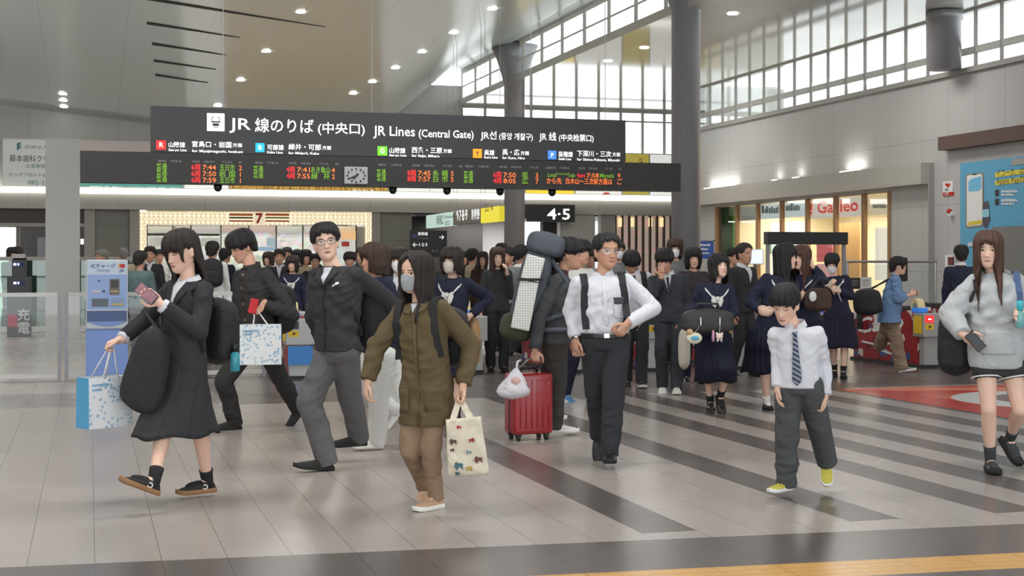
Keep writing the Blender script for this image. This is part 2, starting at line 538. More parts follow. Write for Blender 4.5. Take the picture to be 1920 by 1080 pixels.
# ---- windows: monitor strip above the columns, right clerestory, back clerestory
def window(n, a, c, z0, z1, axis, at, rails=(), t=.035, dp=.03):
    """one bay between a and c: frame with its pane as child"""
    bm = bmesh.new(); h = dp * .8
    def bb(p0, p1, q0, q1, d=h):
        if axis == 'y': box(bm, (at - d, p0, q0), (at + d, p1, q1))
        else: box(bm, (p0, at - d, q0), (p1, at + d, q1))
    bb(a + .001, a + t / 2, z0, z1, dp); bb(c - t / 2, c - .001, z0, z1, dp)
    a2, c2 = a + t / 2, c - t / 2
    bb(a2, c2, z0, z0 + t); bb(a2, c2, z1 - t, z1)
    for r, w in rails: bb(a2, c2, r, r + w)
    o = struct('window_%d' % n, bm, M_MULL)
    bm = bmesh.new()
    if axis == 'y': box(bm, (at - .006, a2, z0 + t), (at + .006, c2, z1 - t))
    else: box(bm, (a2, at - .006, z0 + t), (c2, at + .006, z1 - t))
    struct('window_pane', bm, M_GLASS, o)
wn = 0
ys = np.arange(16.1, 36.0, .8)
for a in ys: wn += 1; window(wn, a, min(a + .8, 36.6), 5.2, 6.32, 'y', 16.0, ((5.47, .13),))
for k in range(13):
    wn += 1; window(wn, 16.1 - 1.6 * (k + 1), 16.1 - 1.6 * k, 5.2, 6.32, 'y', 16.0, ((5.47, .13),))
for k in range(10):
    wn += 1; window(wn, 10.85 + .735 * k, 10.85 + .735 * (k + 1), 4.85, 6.32, 'x', 42.0, ((5.95, .05),), t=.08)
for k in range(20):
    wn += 1; window(wn, 10.0 + 1.6 * k, 10.0 + 1.6 * (k + 1), 6.36, 7.36, 'y', 10.85, ((6.85, .03),), t=.11, dp=.02)

# ---- right wall
X_R = 16.0
s0, s1 = yr(1670, X_R), yr(1340, X_R)          # shop front
z_head = 3.02
bm = boxes(((X_R, s1, 0), (X_R + .3, 36.6, 5.2)), ((X_R + .3, 36.3, 0), (18.7, 36.6, 6.4)), ((X_R, s0, z_head), (X_R + .3, s1, 5.2)), ((X_R, -6, 0), (X_R + .3, s0, 5.2)))
struct('wall_right', bm, M_WALLR)
bm = boxes(((18.4, 36.6, 0), (18.7, 42.3, 6.4))); struct('wall_alcove', bm, M_WALLR)
bm = boxes(((X_R - .1, -6, 5.12), (X_R + .3, 36.6, 5.2))); struct('trim_1', bm, M_TRIM)
yl = yr(1750, X_R)
bm = boxes(((X_R - .28, yl, 3.08), (X_R, 36.6, 3.5))); struct('trim_2', bm, M_FASCIA)
bm = boxes(((X_R - .12, yr(1750, X_R) - .03, 0), (X_R, yr(1750, X_R), 3.5))); struct('trim_3', bm, M_TRIM)
# ---- back wall
Y_B = 42.0
XL = -14.0
zf0, zf1 = 3.04, 3.47
xs0, xs1 = xb(262, Y_B), xb(697, Y_B)
bm = bmesh.new(); box(bm, (XL, Y_B, zf1), (10.85, Y_B + .3, 6.9)); box(bm, (10.85, Y_B, zf1), (18.7, Y_B + .3, 4.85))
struct('wall_back', bm, M_WALL)
bm = boxes(((XL, Y_B - .25, zf0), (18.4, Y_B + .3, zf1))); struct('trim_4', bm, M_FASCIA)
def bwall(name, u0, u1, z0, z1, m, Y=Y_B, t=.3):
    bm = boxes(((xb(u0, Y), Y, z0), (xb(u1, Y), Y + t, z1))); return struct(name, bm, m)
bwall('wall_back_pier', 158, 178, 0, zf0, M_GREY, Y_B - .1)
bwall('wall_back_panel', 178, 243, 0, zf0, panel_mat('back_infill_panel', (132, 131, 124), 1.3, 1.35, 'x', rough=.5))
bwall('wall_back_pier', 243, 262, 0, zf0, M_GREY, Y_B - .1)
bwall('wall_back_pier', 697, 713, 0, zf0, M_GREY, Y_B - .1)
bwall('wall_back_panel', 713, 772, 0, zf0, panel_mat('back_infill_panel_b', (138, 138, 130), 1.0, 1.4, 'x', rough=.5))
bwall('wall_back_pier', 1050, 1116, 0, zf0, M_WALL, Y_B - .1)
bwall('wall_back_pier', 1127, 1152, 0, zf0, M_GREY, Y_B - .1)
# dark shop opening on the far left
bm = bmesh.new(); x0, x1 = XL, xb(158, Y_B)
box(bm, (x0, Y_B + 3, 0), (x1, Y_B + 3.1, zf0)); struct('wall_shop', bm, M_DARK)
bm = boxes(((x0, Y_B - .05, 2.62), (x1, Y_B + .3, 3.04))); struct('trim_5', bm, mat('shop_shutter_box', (86, 82, 76), .6))
bm = boxes(((x0, Y_B - .1, 2.55), (x1, Y_B + .1, 2.64))); struct('trim_6', bm, M_GREY)
bm = boxes(((xb(30, Y_B), Y_B, 0), (xb(37, Y_B), Y_B + .2, 2.6))); struct('trim_7', bm, M_GREYD)
# walkway openings in the back wall
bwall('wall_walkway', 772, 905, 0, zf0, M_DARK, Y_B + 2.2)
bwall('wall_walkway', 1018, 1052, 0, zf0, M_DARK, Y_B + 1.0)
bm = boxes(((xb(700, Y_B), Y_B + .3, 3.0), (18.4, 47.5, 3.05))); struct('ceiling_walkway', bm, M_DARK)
bm = boxes(((xb(903, Y_B), Y_B + 3.2, 0), (xb(1020, Y_B), Y_B + 3.3, 3.0))); struct('wall_passage', bm, mat('white_passage_wall', (232, 232, 230), .5))
area_light('passage_lamp_light', (xb(930, Y_B), Y_B + 1.4, 2.9), 2.2, .6, 110)
# left wall far off to the side
bm = boxes(((XL - .3, -6, 0), (XL, 42.3, 6.9))); struct('wall_left', bm, M_WALL)

# ---- columns
def column(x, y, r, z0, z1, name='column', flare=True):
    bm = bmesh.new()
    prof = [(r, z0)]
    prof += [(r, z1 - .02)]
    if flare: prof += [(r * 1.08, z1), (r * 1.25, z1 + .2), (r * 1.7, z1 + .6), (r * 2.3, z1 + .98)]
    else: prof += [(r * 1.12, z1 - .02), (r * 1.12, z1 + .14)]
    lathe(bm, prof, (x, y, 0), 40)
    return struct(name, bm, M_STEELD, smooth=True)
column(10.88, 25.1, .275, 0, 6.33)
column(10.88, 36.5, .275, 0, 6.33)
column(15.62, 23.75, .31, 5.2, 6.16, flare=False)
# white square pillar beyond the glass barrier
pc = floor_pt(118, 633)
bm = boxes(((pc.x - .33, pc.y - .3, 0), (pc.x + .33, pc.y + .3, 4.03))); struct('column_square', bm, mat('white_pillar_cladding', (205, 206, 203), .45))
# ---- ceiling beam above the passage (grey soffit step at the left of the back clerestory)
# ================================================================== SIGNS, SHOPS, BARRIERS
M_BOARD = mat('sign_board_black', (50, 50, 52), .35, spec=.4, var=.03)
M_BOARD2 = mat('departure_board_black', (46, 45, 44), .45, spec=.4, var=.03)
E_WHITE = mat('lit_white_lettering', (250, 250, 250), .5, emit=1.0, var=0)
E_GREEN = mat('led_green', (120, 170, 50), .5, emit=.55, var=0)
E_RED = mat('led_red', (240, 50, 50), .5, emit=.9, var=0)
E_ORANGE = mat('led_orange', (245, 120, 60), .5, emit=.9, var=0)
M_GREYTXT = mat('grey_print', (150, 150, 148), .6)
M_DARKTXT = mat('dark_print', (60, 60, 62), .6)
M_RED = mat('red_paint', (196, 44, 40), .5); M_WHITE = mat('white_paint', (232, 232, 230), .5); M_YEL = mat('yellow_panel', (238, 222, 60), .5, emit=.45, var=.02)
def lit(name, c, e=1.0, var=0.0): return mat(name, c, .5, emit=e, var=var)
XD = V((1, 0, 0))

# ---- big station sign over the gates
YS = 23.0; YF = YS - .14
def sx(u, Y=YF): return on_y(u, HY, Y).x
def stext(txt, u0, v, u1, hpx, m, parent, Y=YF - .012, bold=.0):
    o = on_y(u0, v, Y); d = (o - V((0, 0, CZ))).dot(FWD)
    if len(txt) == 1: return letters(txt, hpx * d / F, (o + on_y(u1, v, Y)) / 2, XD, UP, align='CENTER', m=m, parent=parent, bold=bold)
    return letters(txt, hpx * d / F, o, XD, UP, width=abs(on_y(u1, v, Y).x - o.x), m=m, parent=parent, bold=bold)
def srect(bm, u0, v0, u1, v1, Y, t=.02):
    a, b = on_y(u0, v0, Y), on_y(u0, v1, Y); c = on_y(u1, v0, Y)
    box(bm, (a.x, Y, b.z), (c.x, Y + t, a.z))
sl, sr = sx(150), sx(1275)
sign = thing('station_sign', 'long black overhead station sign with white line names, coloured icons and departure times', 'sign', ((sl + sr) / 2, YS, 2.76))
uz0, uz1 = 3.245, 3.955
bm = bmesh.new(); box(bm, (sx(283), YF, uz0), (sx(1173), YS + .14, uz1)); obj('line_board', bm, M_BOARD, sign, label='upper black board with line names')
bm = bmesh.new(); box(bm, (sl, YF - .03, 2.755), (sr, YS + .17, 3.235)); obj('departure_board', bm, M_BOARD2, sign, label='lower black board with departure times')
bm = bmesh.new()
for u in (420, 700, 1000, 1140): tube(bm, [(sx(u), YS, uz1 - .02), (sx(u), YS, ceil_z(sx(u), YS))], .006, 8)
obj('hanger', bm, M_STEELD, sign)
# pictogram of a train
ic = bmesh.new(); a, b, c = on_y(388, 212, YF), on_y(388, 245.5, YF), on_y(421, 228, YF)
obox(ic, ((a.x + c.x) / 2, YF - .004, (a.z + b.z) / 2), XD, V((0, 1, 0)), UP, (c.x - a.x) / 2, .006, (a.z - b.z) / 2, .005)
o_ic = obj('train_icon', ic, E_WHITE, sign, label='white square train pictogram')
bm = bmesh.new(); w = (c.x - a.x); h = a.z - b.z; cx_, cz_ = (a.x + c.x) / 2, (a.z + b.z) / 2
def r_(x0, z0, x1, z1): box(bm, (cx_ + x0 * w, YF - .016, cz_ + z0 * h), (cx_ + x1 * w, YF - .009, cz_ + z1 * h))
r_(-.24, -.02, .24, .06); r_(-.18, -.22, .18, -.06); r_(-.24, -.06, -.2, .28); r_(.2, -.06, .24, .28); r_(-.2, .26, -.1, .3); r_(.1, .26, .2, .3); r_(-.12, -.3, .12, -.26)
obj('train_drawing', bm, M_BOARD, o_ic)
for txt, u0, v, u1, h in (('JR', 430, 242, 470, 21), ('線のりば', 478, 245, 588, 20), ('(中央口)', 596, 248, 684, 16), ('JR Lines', 700, 253.5, 778, 18), ('(Central Gate)', 785, 256.5, 888, 14), ('JR선', 901, 259.5, 931, 12), ('(중앙 개찰구)', 936, 260.5, 999, 10), ('JR 线', 1011, 262, 1043, 12), ('(中央检票口)', 1048, 263, 1113, 10)):
    stext(txt, u0, v, u1, h, E_WHITE, sign, bold=.012)
rows_ = [('R', (226, 48, 44), 293, 263, 311, 280.5, '山陽線', 316, 275, 347, 'San-yo Line', 283, 350, '宮島口・岩国', 360, 274.5, 434, '方面', 436, 454, 'for Miyajimaguchi, Iwakuni', 285, 455),
 ('B', (40, 176, 208), 479, 268, 496, 285, '可部線', 501, 280, 532, 'Kabe Line', 287.5, 530, '緑井・可部', 541, 279.5, 602, '方面', 604, 621, 'for Midorii, Kabe', 289, 598),
 ('G', (110, 200, 50), 708, 274, 726, 291.5, '山陽線', 730, 286, 760, 'San-yo Line', 293, 762, '西条・三原', 772, 285.5, 829, '方面', 831, 847, 'for Saijo, Mihara', 294, 824),
 ('Y', (240, 150, 40), 887, 279, 903.5, 296, '呉線', 908, 290, 927, 'Kure Line', 297, 933, '呉・広', 942, 289.5, 974, '方面', 976, 992, 'for Kure, Hiro', 298, 984),
 ('P', (70, 130, 226), 1027.6, 282, 1043, 298.5, '芸備線', 1047, 293, 1074, 'Geibi Line', 300, 1071, '下深川・三次', 1082, 292, 1146, '方面', 1148, 1163, 'for Shimo-Fukawa, Miyoshi', 301, 1162)]
for (L, colr, u0, v0, u1, v1, jp, ju, jv, ju1, en, ev, eu1, dj, du, dv, du1, hm_, hu, hu1, de, dev, deu1) in rows_:
    bm = bmesh.new(); srect(bm, u0, v0, u1, v1, YF - .012, .012)
    o = obj('line_symbol', bm, lit('line_symbol_' + L, colr, .8), sign, label='coloured square with letter %s' % L)
    w = (u1 - u0); stext(L, u0 + w * .30, v1 - w * .26, u1 - w * .30, w * .5, E_WHITE if L != 'Y' else M_BOARD, o, YF - .020, .02)
    stext(jp, ju, jv, ju1, 7.6, E_WHITE, sign, bold=.015); stext(en, ju, ev, eu1, 4.6, E_WHITE, sign, bold=.015)
    stext(dj, du, dv, du1, 8.4, E_WHITE, sign, bold=.015); stext(hm_, hu, dv + .5, hu1, 5.6, E_WHITE, sign, bold=.01); stext(de, du, dev, deu1, 4.8, E_WHITE, sign, bold=.015)
YL = YF - .042
def bars(parent, m, Y, rows):
    """print too small to read: rows of short broken strokes (u0, v, u1, height in px)"""
    r = random.Random(3)
    for (u0, v, u1, h) in rows:
        bm = bmesh.new(); u = u0
        while u < u1 - .4:
            w = min(r.uniform(.6, 1.3) * h, u1 - u); srect(bm, u, v + r.uniform(0, .25) * h, u + w * .82, v + h, Y, .003); u += w
        obj('small_print', bm, m, parent)
def led(rows, cols):
    for (v, cells) in rows:
        for (u0, u1), txt, m in zip(cols, cells, (E_GREEN, E_RED, E_ORANGE, E_GREEN, E_ORANGE)):
            if '　' in txt:
                a, b = txt.split('　'); w_ = (u1 - u0) * .36; vv = v + (u0 - cols[0][0]) * .018
                stext(a, u0, vv, u0 + w_, 9.0, m, sign, YL, .01); stext(b, u1 - w_, vv + .4, u1, 9.0, m, sign, YL, .01)
            elif txt: stext(txt, u0, v + (u0 - cols[0][0]) * .018, u1, 9.0, m, sign, YL, .01)
led([(316.5, ('普通', '6両', '7:44', '五日市', '2')), (328.5, ('普通', '6両', '7:50', '岩　国', '1')), (340.5, ('普通', '6両', '7:59', '五日市', '1'))], ((293, 313), (359, 376), (380, 405), (412, 440), (448, 453.5)))
led([(321, ('普通', '4両', '7:41', 'あき亀山', '4')), (333, ('普通', '4両', '7:55', '緑　井', '2'))], ((474.6, 493.5), (537, 553), (557, 581), (583, 619), (622, 628)))
led([(327.5, ('普通', '8両', '7:45', '糸　崎', '5')), (338.5, ('普通', '8両', '7:57', '白　市', '5'))], ((706, 723.5), (764, 780), (784, 807), (812, 839), (845, 851)))
led([(331, ('普通', '6両', '7:50', '坂', '3')), (342, ('普通', '4両', '8:05', '広', '7'))], ((869, 887), (925, 940.5), (944, 967), (980, 989), (1003.5, 1010)))
for txt, u0, u1, m in (('Local', 1027, 1043, E_GREEN), ('Train', 1064, 1078, E_GREEN), ('4cars', 1082, 1097, E_RED), ('7:58', 1100, 1123, E_ORANGE), ('Miyoshi', 1125, 1151, E_GREEN), ('9', 1158, 1163.5, E_ORANGE)): stext(txt, u0, 331.5 + (u0 - 1027) * .016, u1, 8, m, sign, YL, .01)
stext('connecting', 1044, 327.5, 1064, 4, E_GREEN, sign, YL)
for t_, u0, u1 in (('から先', 1025, 1053), ('白木山～三次駅方面は', 1061, 1148), ('ご', 1156, 1166)): stext(t_, u0, 343.5 + (u0 - 1025) * .012, u1, 8.6, E_ORANGE, sign, YL, .01)
for u in (293, 474.6, 706, 869, 1027):
    for (a, b, s_) in ((3, 18, '種別'), (27, 47, '列車名'), (67, 82, '両数'), (90, 108, '時刻'), (124, 142, '行先'), (154, 161, '番線')):
        if u > 1000: a, b = a * .86, b * .86
        stext(s_, u + a, 303.5 + (u - 293) * .0175 + a * .018, u + b, 3.4, M_GREYTXT, sign, YL)
# clock in the board
bm = bmesh.new(); a, b, c = on_y(645, 311.5, YL), on_y(645, 344.5, YL), on_y(689, 311.5, YL)
cw_, chh = (c.x - a.x) / 2, (a.z - b.z) / 2; cc_ = V(((a.x + c.x) / 2, YL - .01, (a.z + b.z) / 2 - .008))
obox(bm, cc_, XD, V((0, 1, 0)), UP, cw_, .03, chh, .02); ck = obj('clock', bm, mat('clock_face', (176, 178, 178), .5), sign, label='square grey wall clock showing twenty to eight')
bm = bmesh.new()
for q in range(12):
    a = math.radians(q * 30); p = cc_ + V((math.sin(a) * cw_ * .74, -.032, math.cos(a) * chh * .74)); box(bm, p - V((.012, .004, .016)), p + V((.012, .004, .016)))
obj('hour_marks', bm, M_DARKTXT, ck)
for nm, ang, ln, wd in (('hour_hand', 220, .38, .016), ('minute_hand', 246, .64, .011)):
    a = math.radians(ang); bm = bmesh.new(); dv_ = V((math.sin(a), 0, math.cos(a))); tube(bm, [cc_ + V((0, -.036, 0)) - dv_ * .04, cc_ + V((0, -.036, 0)) + dv_ * chh * 1.0 * ln * 1.35], wd, 6); obj(nm, bm, M_DARKTXT, ck)
# dome cameras under the sign
for u, lab in ((410, 'left end, by the white strip'), (740, 'end of the wheat advert'), (842, 'middle, left of the far column'), (942, 'left edge of the far column'), (1040, 'right end, by the yellow advert')):
    bm = bmesh.new(); x = sx(u); lathe(bm, [(.0, -.115), (.03, -.11), (.055, -.085), (.065, -.05), (.065, 0)], (x, YS, 2.757), 16)
    solo('dome_camera', bm, M_BLKP if 'M_BLKP' in globals() else mat('black_plastic', (34, 34, 36), .35), 'small black dome camera under the station sign, ' + lab, 'camera', V((x, YS, 2.757)), 'dome cameras under the station sign', True)

# ---- row of backlit adverts along the back wall, light trough below
YA = Y_B - .32
def advert(label, u0, u1, z0, z1, m, texts=(), name='advert_panel', t=.16, frame=True):
    x0, x1 = on_y(u0, HY, YA).x, on_y(u1, HY, YA).x
    o = thing(name, label, 'advert', ((x0 + x1) / 2, YA + .08, z0), 'backlit adverts along the back wall')
    bm = bmesh.new(); box(bm, (x0 + .012, YA, z0), (x1 - .012, YA + t, z1)); obj('panel', bm, m, o)
    bm = bmesh.new()
    for q in ((x0, z0 - .03, x1, z0), (x0, z1, x1, z1 + .03), (x0, z0, x0 + .012, z1), (x1 - .012, z0, x1, z1)): box(bm, (q[0], YA - .015, q[1]), (q[2], YA + t, q[3]))
    obj('frame', bm, M_WHITEM, o)
    for (txt, a, v, b, h, mm) in texts: stext(txt, a, v, b, h, mm, o, YA - .006)
    return o
T_TEAL = mat('teal_print', (70, 140, 140), .6)
za0, za1 = 3.66, 4.93
ad = advert('white dental-clinic advert panel on the back wall at far left, green leaf mark', 5, 149, za0, za1, lit('advert_white_soft', (206, 208, 204), .22, .04), (('医療法人・・・', 47, 278, 118, 5, M_GREYTXT), ('藤本歯科クリニック', 18, 302, 128, 10, M_DARKTXT), ('広島駅前', 48, 314, 86, 6, T_TEAL), ('ビッグフロント広島ビル3階', 18, 330, 128, 5.5, M_DARKTXT), ('082-263-0648', 52, 346, 130, 8, T_TEAL)))
bm = bmesh.new()
for k in range(3): prism(bm, [on_y(31 + q[0], 268 + 4.2 * k + q[1], YA - .004) for q in ((0, 3), (2, 0), (8, -1), (9, 1), (4, 3), (2, 6))], (0, -1, 0), .004)
obj('leaf_mark', bm, T_TEAL, ad)
ad = advert('pale advert panel with a teal band of white telephone numbers, beneath the sign', 150, 344, za0, za1, lit('advert_pale_pink', (206, 194, 188), .1), (('(0823) 71-8211', 167, 355.5, 228, 7, E_WHITE), ('営業受付', 245, 356.5, 270, 5, E_WHITE), ('(082) 271-1201', 274, 357.5, 334, 7, E_WHITE)))
bm = bmesh.new(); box(bm, (on_y(151, HY, YA).x, YA - .004, za0 + .01), (on_y(343, HY, YA).x, YA + .01, za0 + .62)); obj('teal_band', bm, lit('advert_teal', (112, 188, 178), .22), ad)
advert('blank white backlit advert panel between the teal and the wheat adverts', 345, 429, za0, za1, lit('advert_blank_white', (240, 240, 236), .6))
m_, b_, g_ = new_mat('advert_wheat'); o_ = g_.obj(); f_ = g_.noise(g_.scaled(o_, (9, 1, 2.2)), 3., 5, .7)
cr = g_.new('ShaderNodeValToRGB'); cr.color_ramp.elements[0].position = .35; cr.color_ramp.elements[0].color = lin((120, 66, 20)); cr.color_ramp.elements[1].position = .62; cr.color_ramp.elements[1].color = lin((246, 204, 92)); g_.link(f_, cr.inputs[0])
g_.link(cr.outputs[0], b_.inputs['Base Color']); g_.link(cr.outputs[0], b_.inputs['Emission Color']); b_.inputs['Emission Strength'].default_value = .30
advert('golden wheat-coloured backlit advert panel under the middle of the sign', 430, 728, za0, za1, m_, (('JR', 660, 360, 670, 5, E_WHITE), ('ひろしま', 672, 360.5, 700, 5, E_WHITE)))
advert('long blank white backlit advert panel between the wheat and the yellow adverts', 729, 983, za0, za1, lit('advert_blank_white', (240, 240, 236), .6))
advert('yellow backlit advert panel at the right end of the sign', 985, 1077, za0, za1, lit('advert_yellow', (246, 214, 60), .7))
ad = advert('white backlit advert with orange fruit and a red figure, right of the yellow advert', 1078, 1166, za0, za1, lit('advert_blank_white', (240, 240, 236), .6))
bm = bmesh.new()
for u, v, r in ((1095, 368, 4), (1106, 370, 3), (1160, 369, 3)): prism(bm, [on_y(u + r * math.cos(q), v + r * .7 * math.sin(q), YA - .004) for q in np.linspace(0, 5.9, 14)], (0, -1, 0), .004)
obj('fruit_picture', bm, lit('fruit_orange', (240, 160, 60), .6), ad)
bm = bmesh.new(); prism(bm, [on_y(u, v, YA - .004) for u, v in ((1124, 374), (1127, 366), (1133, 361), (1141, 361), (1146, 366), (1150, 374))], (0, -1, 0), .004); obj('figure_picture', bm, lit('figure_red', (206, 60, 50), .5), ad)
advert('yellow advert panel with a dark character seen right of the station sign', 1167, 1217, 3.66, 4.93, lit('advert_ochre', (206, 190, 90), .35), (('な', 1196, 305, 1208, 8, M_DARKTXT),))
advert('white backlit advert panel just left of the big column', 1218, 1262, 3.66, 4.93, lit('advert_blank_white', (240, 240, 236), .6))
bm = bmesh.new(); box(bm, (XL, YA - .06, 3.475), (xb(1262, Y_B), Y_B, 3.62)); o = obj('trim_light_trough', bm, lit('light_trough', (255, 252, 244), 2.2)); o['kind'] = 'structure'

# ---- hanging direction signs
def hung_panel(label, ua, ub, v0a, v1a, v0b, X, m, txts, name='hanging_sign', fr=True):
    """panel in a plane X = const, seen at a slant; a = near edge in the picture, b = far edge"""
    ya, yb = on_x(ua, HY, X).y, on_x(ub, HY, X).y
    z1, z0 = on_x(ua, v0a, X).z, on_x(ua, v1a, X).z
    o = thing(name, label, 'sign', (X, (ya + yb) / 2, z0), 'slanted hanging signs over the walkway')
    bm = bmesh.new(); box(bm, (X - .06, min(ya, yb), z0), (X + .06, max(ya, yb), z1)); obj('panel', bm, m, o)
    bm = bmesh.new()
    for y in (min(ya, yb) + .15, max(ya, yb) - .15): tube(bm, [(X, y, z1), (X, y, ceil_z(X, y) + .02)], .005, 8)
    obj('hanger', bm, M_STEELD, o)
    for (txt, u0, v, u1, hz, mm) in txts:
        p = on_x(u0, v, X - .07); p1 = on_x(u1, v, X - .07)
        letters(txt, hz, p, V((0, -1, 0)), UP, width=abs(p1.y - p.y), m=mm, parent=o)
    return o
XH = 8.7
hung_panel('yellow right-hand panel of the slanted hanging signs, dark small print', 941, 906, 386, 415, 0, XH, M_YEL, (('出口', 909, 396, 916, .14, M_DARKTXT), ('↑', 919, 397, 924, .14, M_DARKTXT)))
hung_panel('black middle panel of the slanted hanging signs reading 7 8 9', 905, 854, 391, 417, 0, XH, M_BOARD, (('↑7·8·9', 855, 415, 876, .26, E_WHITE), ('新幹線', 884, 404, 899, .12, E_WHITE), ('のりば', 884, 412, 899, .10, E_WHITE)))
hung_panel('pale green left-hand panel of the slanted hanging signs', 853, 803, 397, 423, 0, XH, lit('pale_green_sign', (196, 226, 216), .5), (('新幹線口', 818, 421, 831, .20, M_DARKTXT), ('Shinkansen', 833, 410, 851, .08, M_DARKTXT), ('北口', 834, 422, 843, .09, M_DARKTXT)))
o45 = thing('platform_sign', 'black sign with white platform numbers 4 and 5 beside the far column', 'sign', (xb(1034, Y_B - .6), Y_B - .6, 2.8))
bm = bmesh.new(); srect(bm, 987, 383, 1078, 415.5, Y_B - .65, .4); obj('panel', bm, M_BOARD, o45); stext('4·5', 1026, 411, 1069, 20, E_WHITE, o45, Y_B - .66, .02)
# arrow board standing in the walkway
YW = Y_B - 1.2
ob = thing('direction_board', 'dark board with white arrows and platform numbers 1 2 3 in the walkway', 'sign', (xb(803, YW), YW, 0))
bm = bmesh.new(); srect(bm, 770, 432, 838, 482, YW, .12); obj('panel', bm, M_BOARD, ob)
bm = bmesh.new()
for u in (776, 832): box(bm, (xb(u, YW) - .04, YW + .02, 0), (xb(u, YW) + .04, YW + .10, 1.8))
obj('post', bm, M_STEELD, ob)
stext('新幹線', 784, 441, 802, 5, E_WHITE, ob, YW - .006); stext('Shinkansen', 784, 448, 803, 3.4, M_GREYTXT, ob, YW - .006); stext('→', 822, 449, 834, 9, E_WHITE, ob, YW - .006); stext('←', 773, 463, 784, 9, E_WHITE, ob, YW - .006); stext('1·2·3', 786, 461.5, 801, 6, E_WHITE, ob, YW - .006); stext('4·5→', 809, 473, 831, 5, M_GREYTXT, ob, YW - .006)
bm = bmesh.new(); srect(bm, 773, 440, 782, 446, YW - .005, .006); obj('train_symbol', bm, mat('violet_symbol', (90, 84, 140), .5), ob)

# ---- convenience store in the back wall
YV = Y_B
cs = thing('convenience_store', 'brightly lit convenience store front with patterned cream sign band', 'shop', ((xs0 + xs1) / 2, YV + 1.5, 0))
m_, b_, g_ = new_mat('cream_oval_pattern'); o_ = g_.obj(); s_ = g_.sep(o_)
fx_ = g_.sub(g_.m('FRACT', g_.mul(s_[0], 7.6)), .5); fz_ = g_.sub(g_.m('FRACT', g_.mul(s_[2], 5.2)), .5)
rr_ = g_.m('SQRT', g_.add(g_.m('POWER', g_.mul(fx_, 2.9), 2.0), g_.m('POWER', g_.mul(fz_, 2.3), 2.0)))
ring_ = g_.mul(g_.gt(rr_, .62), g_.lt(rr_, 1.0))
c_ = g_.mix(g_.mul(ring_, .75), lin((252, 240, 206)), lin((172, 132, 84)))
g_.link(c_, b_.inputs['Base Color']); g_.link(c_, b_.inputs['Emission Color']); b_.inputs['Emission Strength'].default_value = .75
M_OVAL = m_
def vrect(name, u0, v0, u1, v1, m, parent=cs, Y=YV - .12, t=.1):
    bm = bmesh.new(); srect(bm, u0, v0, u1, v1, Y, t); return obj(name, bm, m, parent)
for u0, u1 in ((275, 351), (352, 427), (546, 614), (615, 685)): vrect('sign_band', u0, 396.5, u1, 421, M_OVAL)
vrect('sign_band', 428, 397, 545, 421.5, M_OVAL)
for c, v0, v1 in (((176, 92, 40), 400, 404.5), ((46, 60, 50), 406.5, 409.5), ((150, 62, 44), 413, 415.5)):
    for u0, u1 in ((430, 474), (498, 542)): vrect('sign_stripe', u0, v0, u1, v1, lit('stripe_%d' % c[0], c, .25) if not (c[0] == 46 and u0 > 480) else lit('stripe_olive', (104, 104, 50), .3), Y=YV - .135, t=.02)
lg = vrect('logo_plate', 476, 398, 496, 420, lit('logo_cream', (244, 228, 200), .5), Y=YV - .135, t=.02)
stext('7', 479, 418, 492, 18, lit('logo_red', (150, 30, 30), .2), lg, YV - .142, .05)
for u0, u1 in ((262, 275), (686, 697)): vrect('lit_pillar', u0, 396.5, u1, 495, M_OVAL, t=.14)
bm = bmesh.new(); x0, x1 = xb(275, YV), xb(686, YV)
box(bm, (x0, YV + 3.2, 0), (x1, YV + 3.3, 3.0)); 
m_, b_, g_ = new_mat('shelf_goods'); o_ = g_.obj(); vo = g_.new('ShaderNodeTexVoronoi'); vo.inputs['Scale'].default_value = 5.5; vo.inputs['Randomness'].default_value = .55
g_.link(g_.scaled(o_, (1, .02, 1.3)), vo.inputs['Vector']); hs_ = g_.new('ShaderNodeHueSaturation'); hs_.inputs['Saturation'].default_value = .45; hs_.inputs['Value'].default_value = 1.0
g_.link(vo.outputs['Color'], hs_.inputs['Color']); s_ = g_.sep(o_); sh_ = g_.gt(g_.m('FRACT', g_.mul(s_[2], 2.6)), .86)
g_.link(g_.mix(.45, g_.mix(sh_, hs_.outputs[0], lin((235, 235, 230))), lin((240, 238, 230))), b_.inputs['Base Color'])
obj('goods_wall', bm, m_, cs)
bm = bmesh.new(); box(bm, (x0, YV, 2.98), (x1, YV + 3.3, 3.03)); box(bm, (x0 - .05, YV + .2, 0), (x0, YV + 3.3, 3.0)); box(bm, (x1, YV + .2, 0), (x1 + .05, YV + 3.3, 3.0)); obj('shop_shell', bm, M_WHITEM, cs)
for k in range(4):
    bm = bmesh.new(); a_ = x0 + (x1 - x0) * (k + .18) / 4; box(bm, (a_, YV + .9, 2.93), (a_ + .95, YV + 1.2, 2.975)); obj('ceiling_lamp', bm, lit('shop_tube', (255, 252, 245), 6), cs)
area_light('shop_lamp_light', ((x0 + x1) / 2, YV + 1.5, 2.9), 5.5, 1.6, 70, (1, .98, .94))
M_BRONZE = mat('bronze_frame', (84, 70, 58), .45, .3)
for u0, u1, c in ((277, 322, (244, 240, 226)), (330, 358, (232, 226, 210)), (360, 413, (236, 226, 226)), (417, 465, (236, 208, 200)), (469, 516, (240, 214, 206)), (520, 566, (238, 236, 228)), (571, 628, (240, 238, 232)), (632, 668, (246, 226, 190))):
    vrect('shop_poster', u0, 424.5, u1, 436, lit('poster_%d_%d' % (u0, c[2]), c, .38), Y=YV + .10, t=.02)
vrect('door_header', 275, 437.5, 412, 441.5, M_BRONZE, Y=YV)
vrect('sale_poster', 640, 433, 667, 449, lit('poster_orange', (240, 190, 140), .6), Y=YV - .02, t=.02)
vrect('red_banner', 641, 453, 655, 462, lit('poster_red', (176, 60, 56), .3), Y=YV - .02, t=.02)
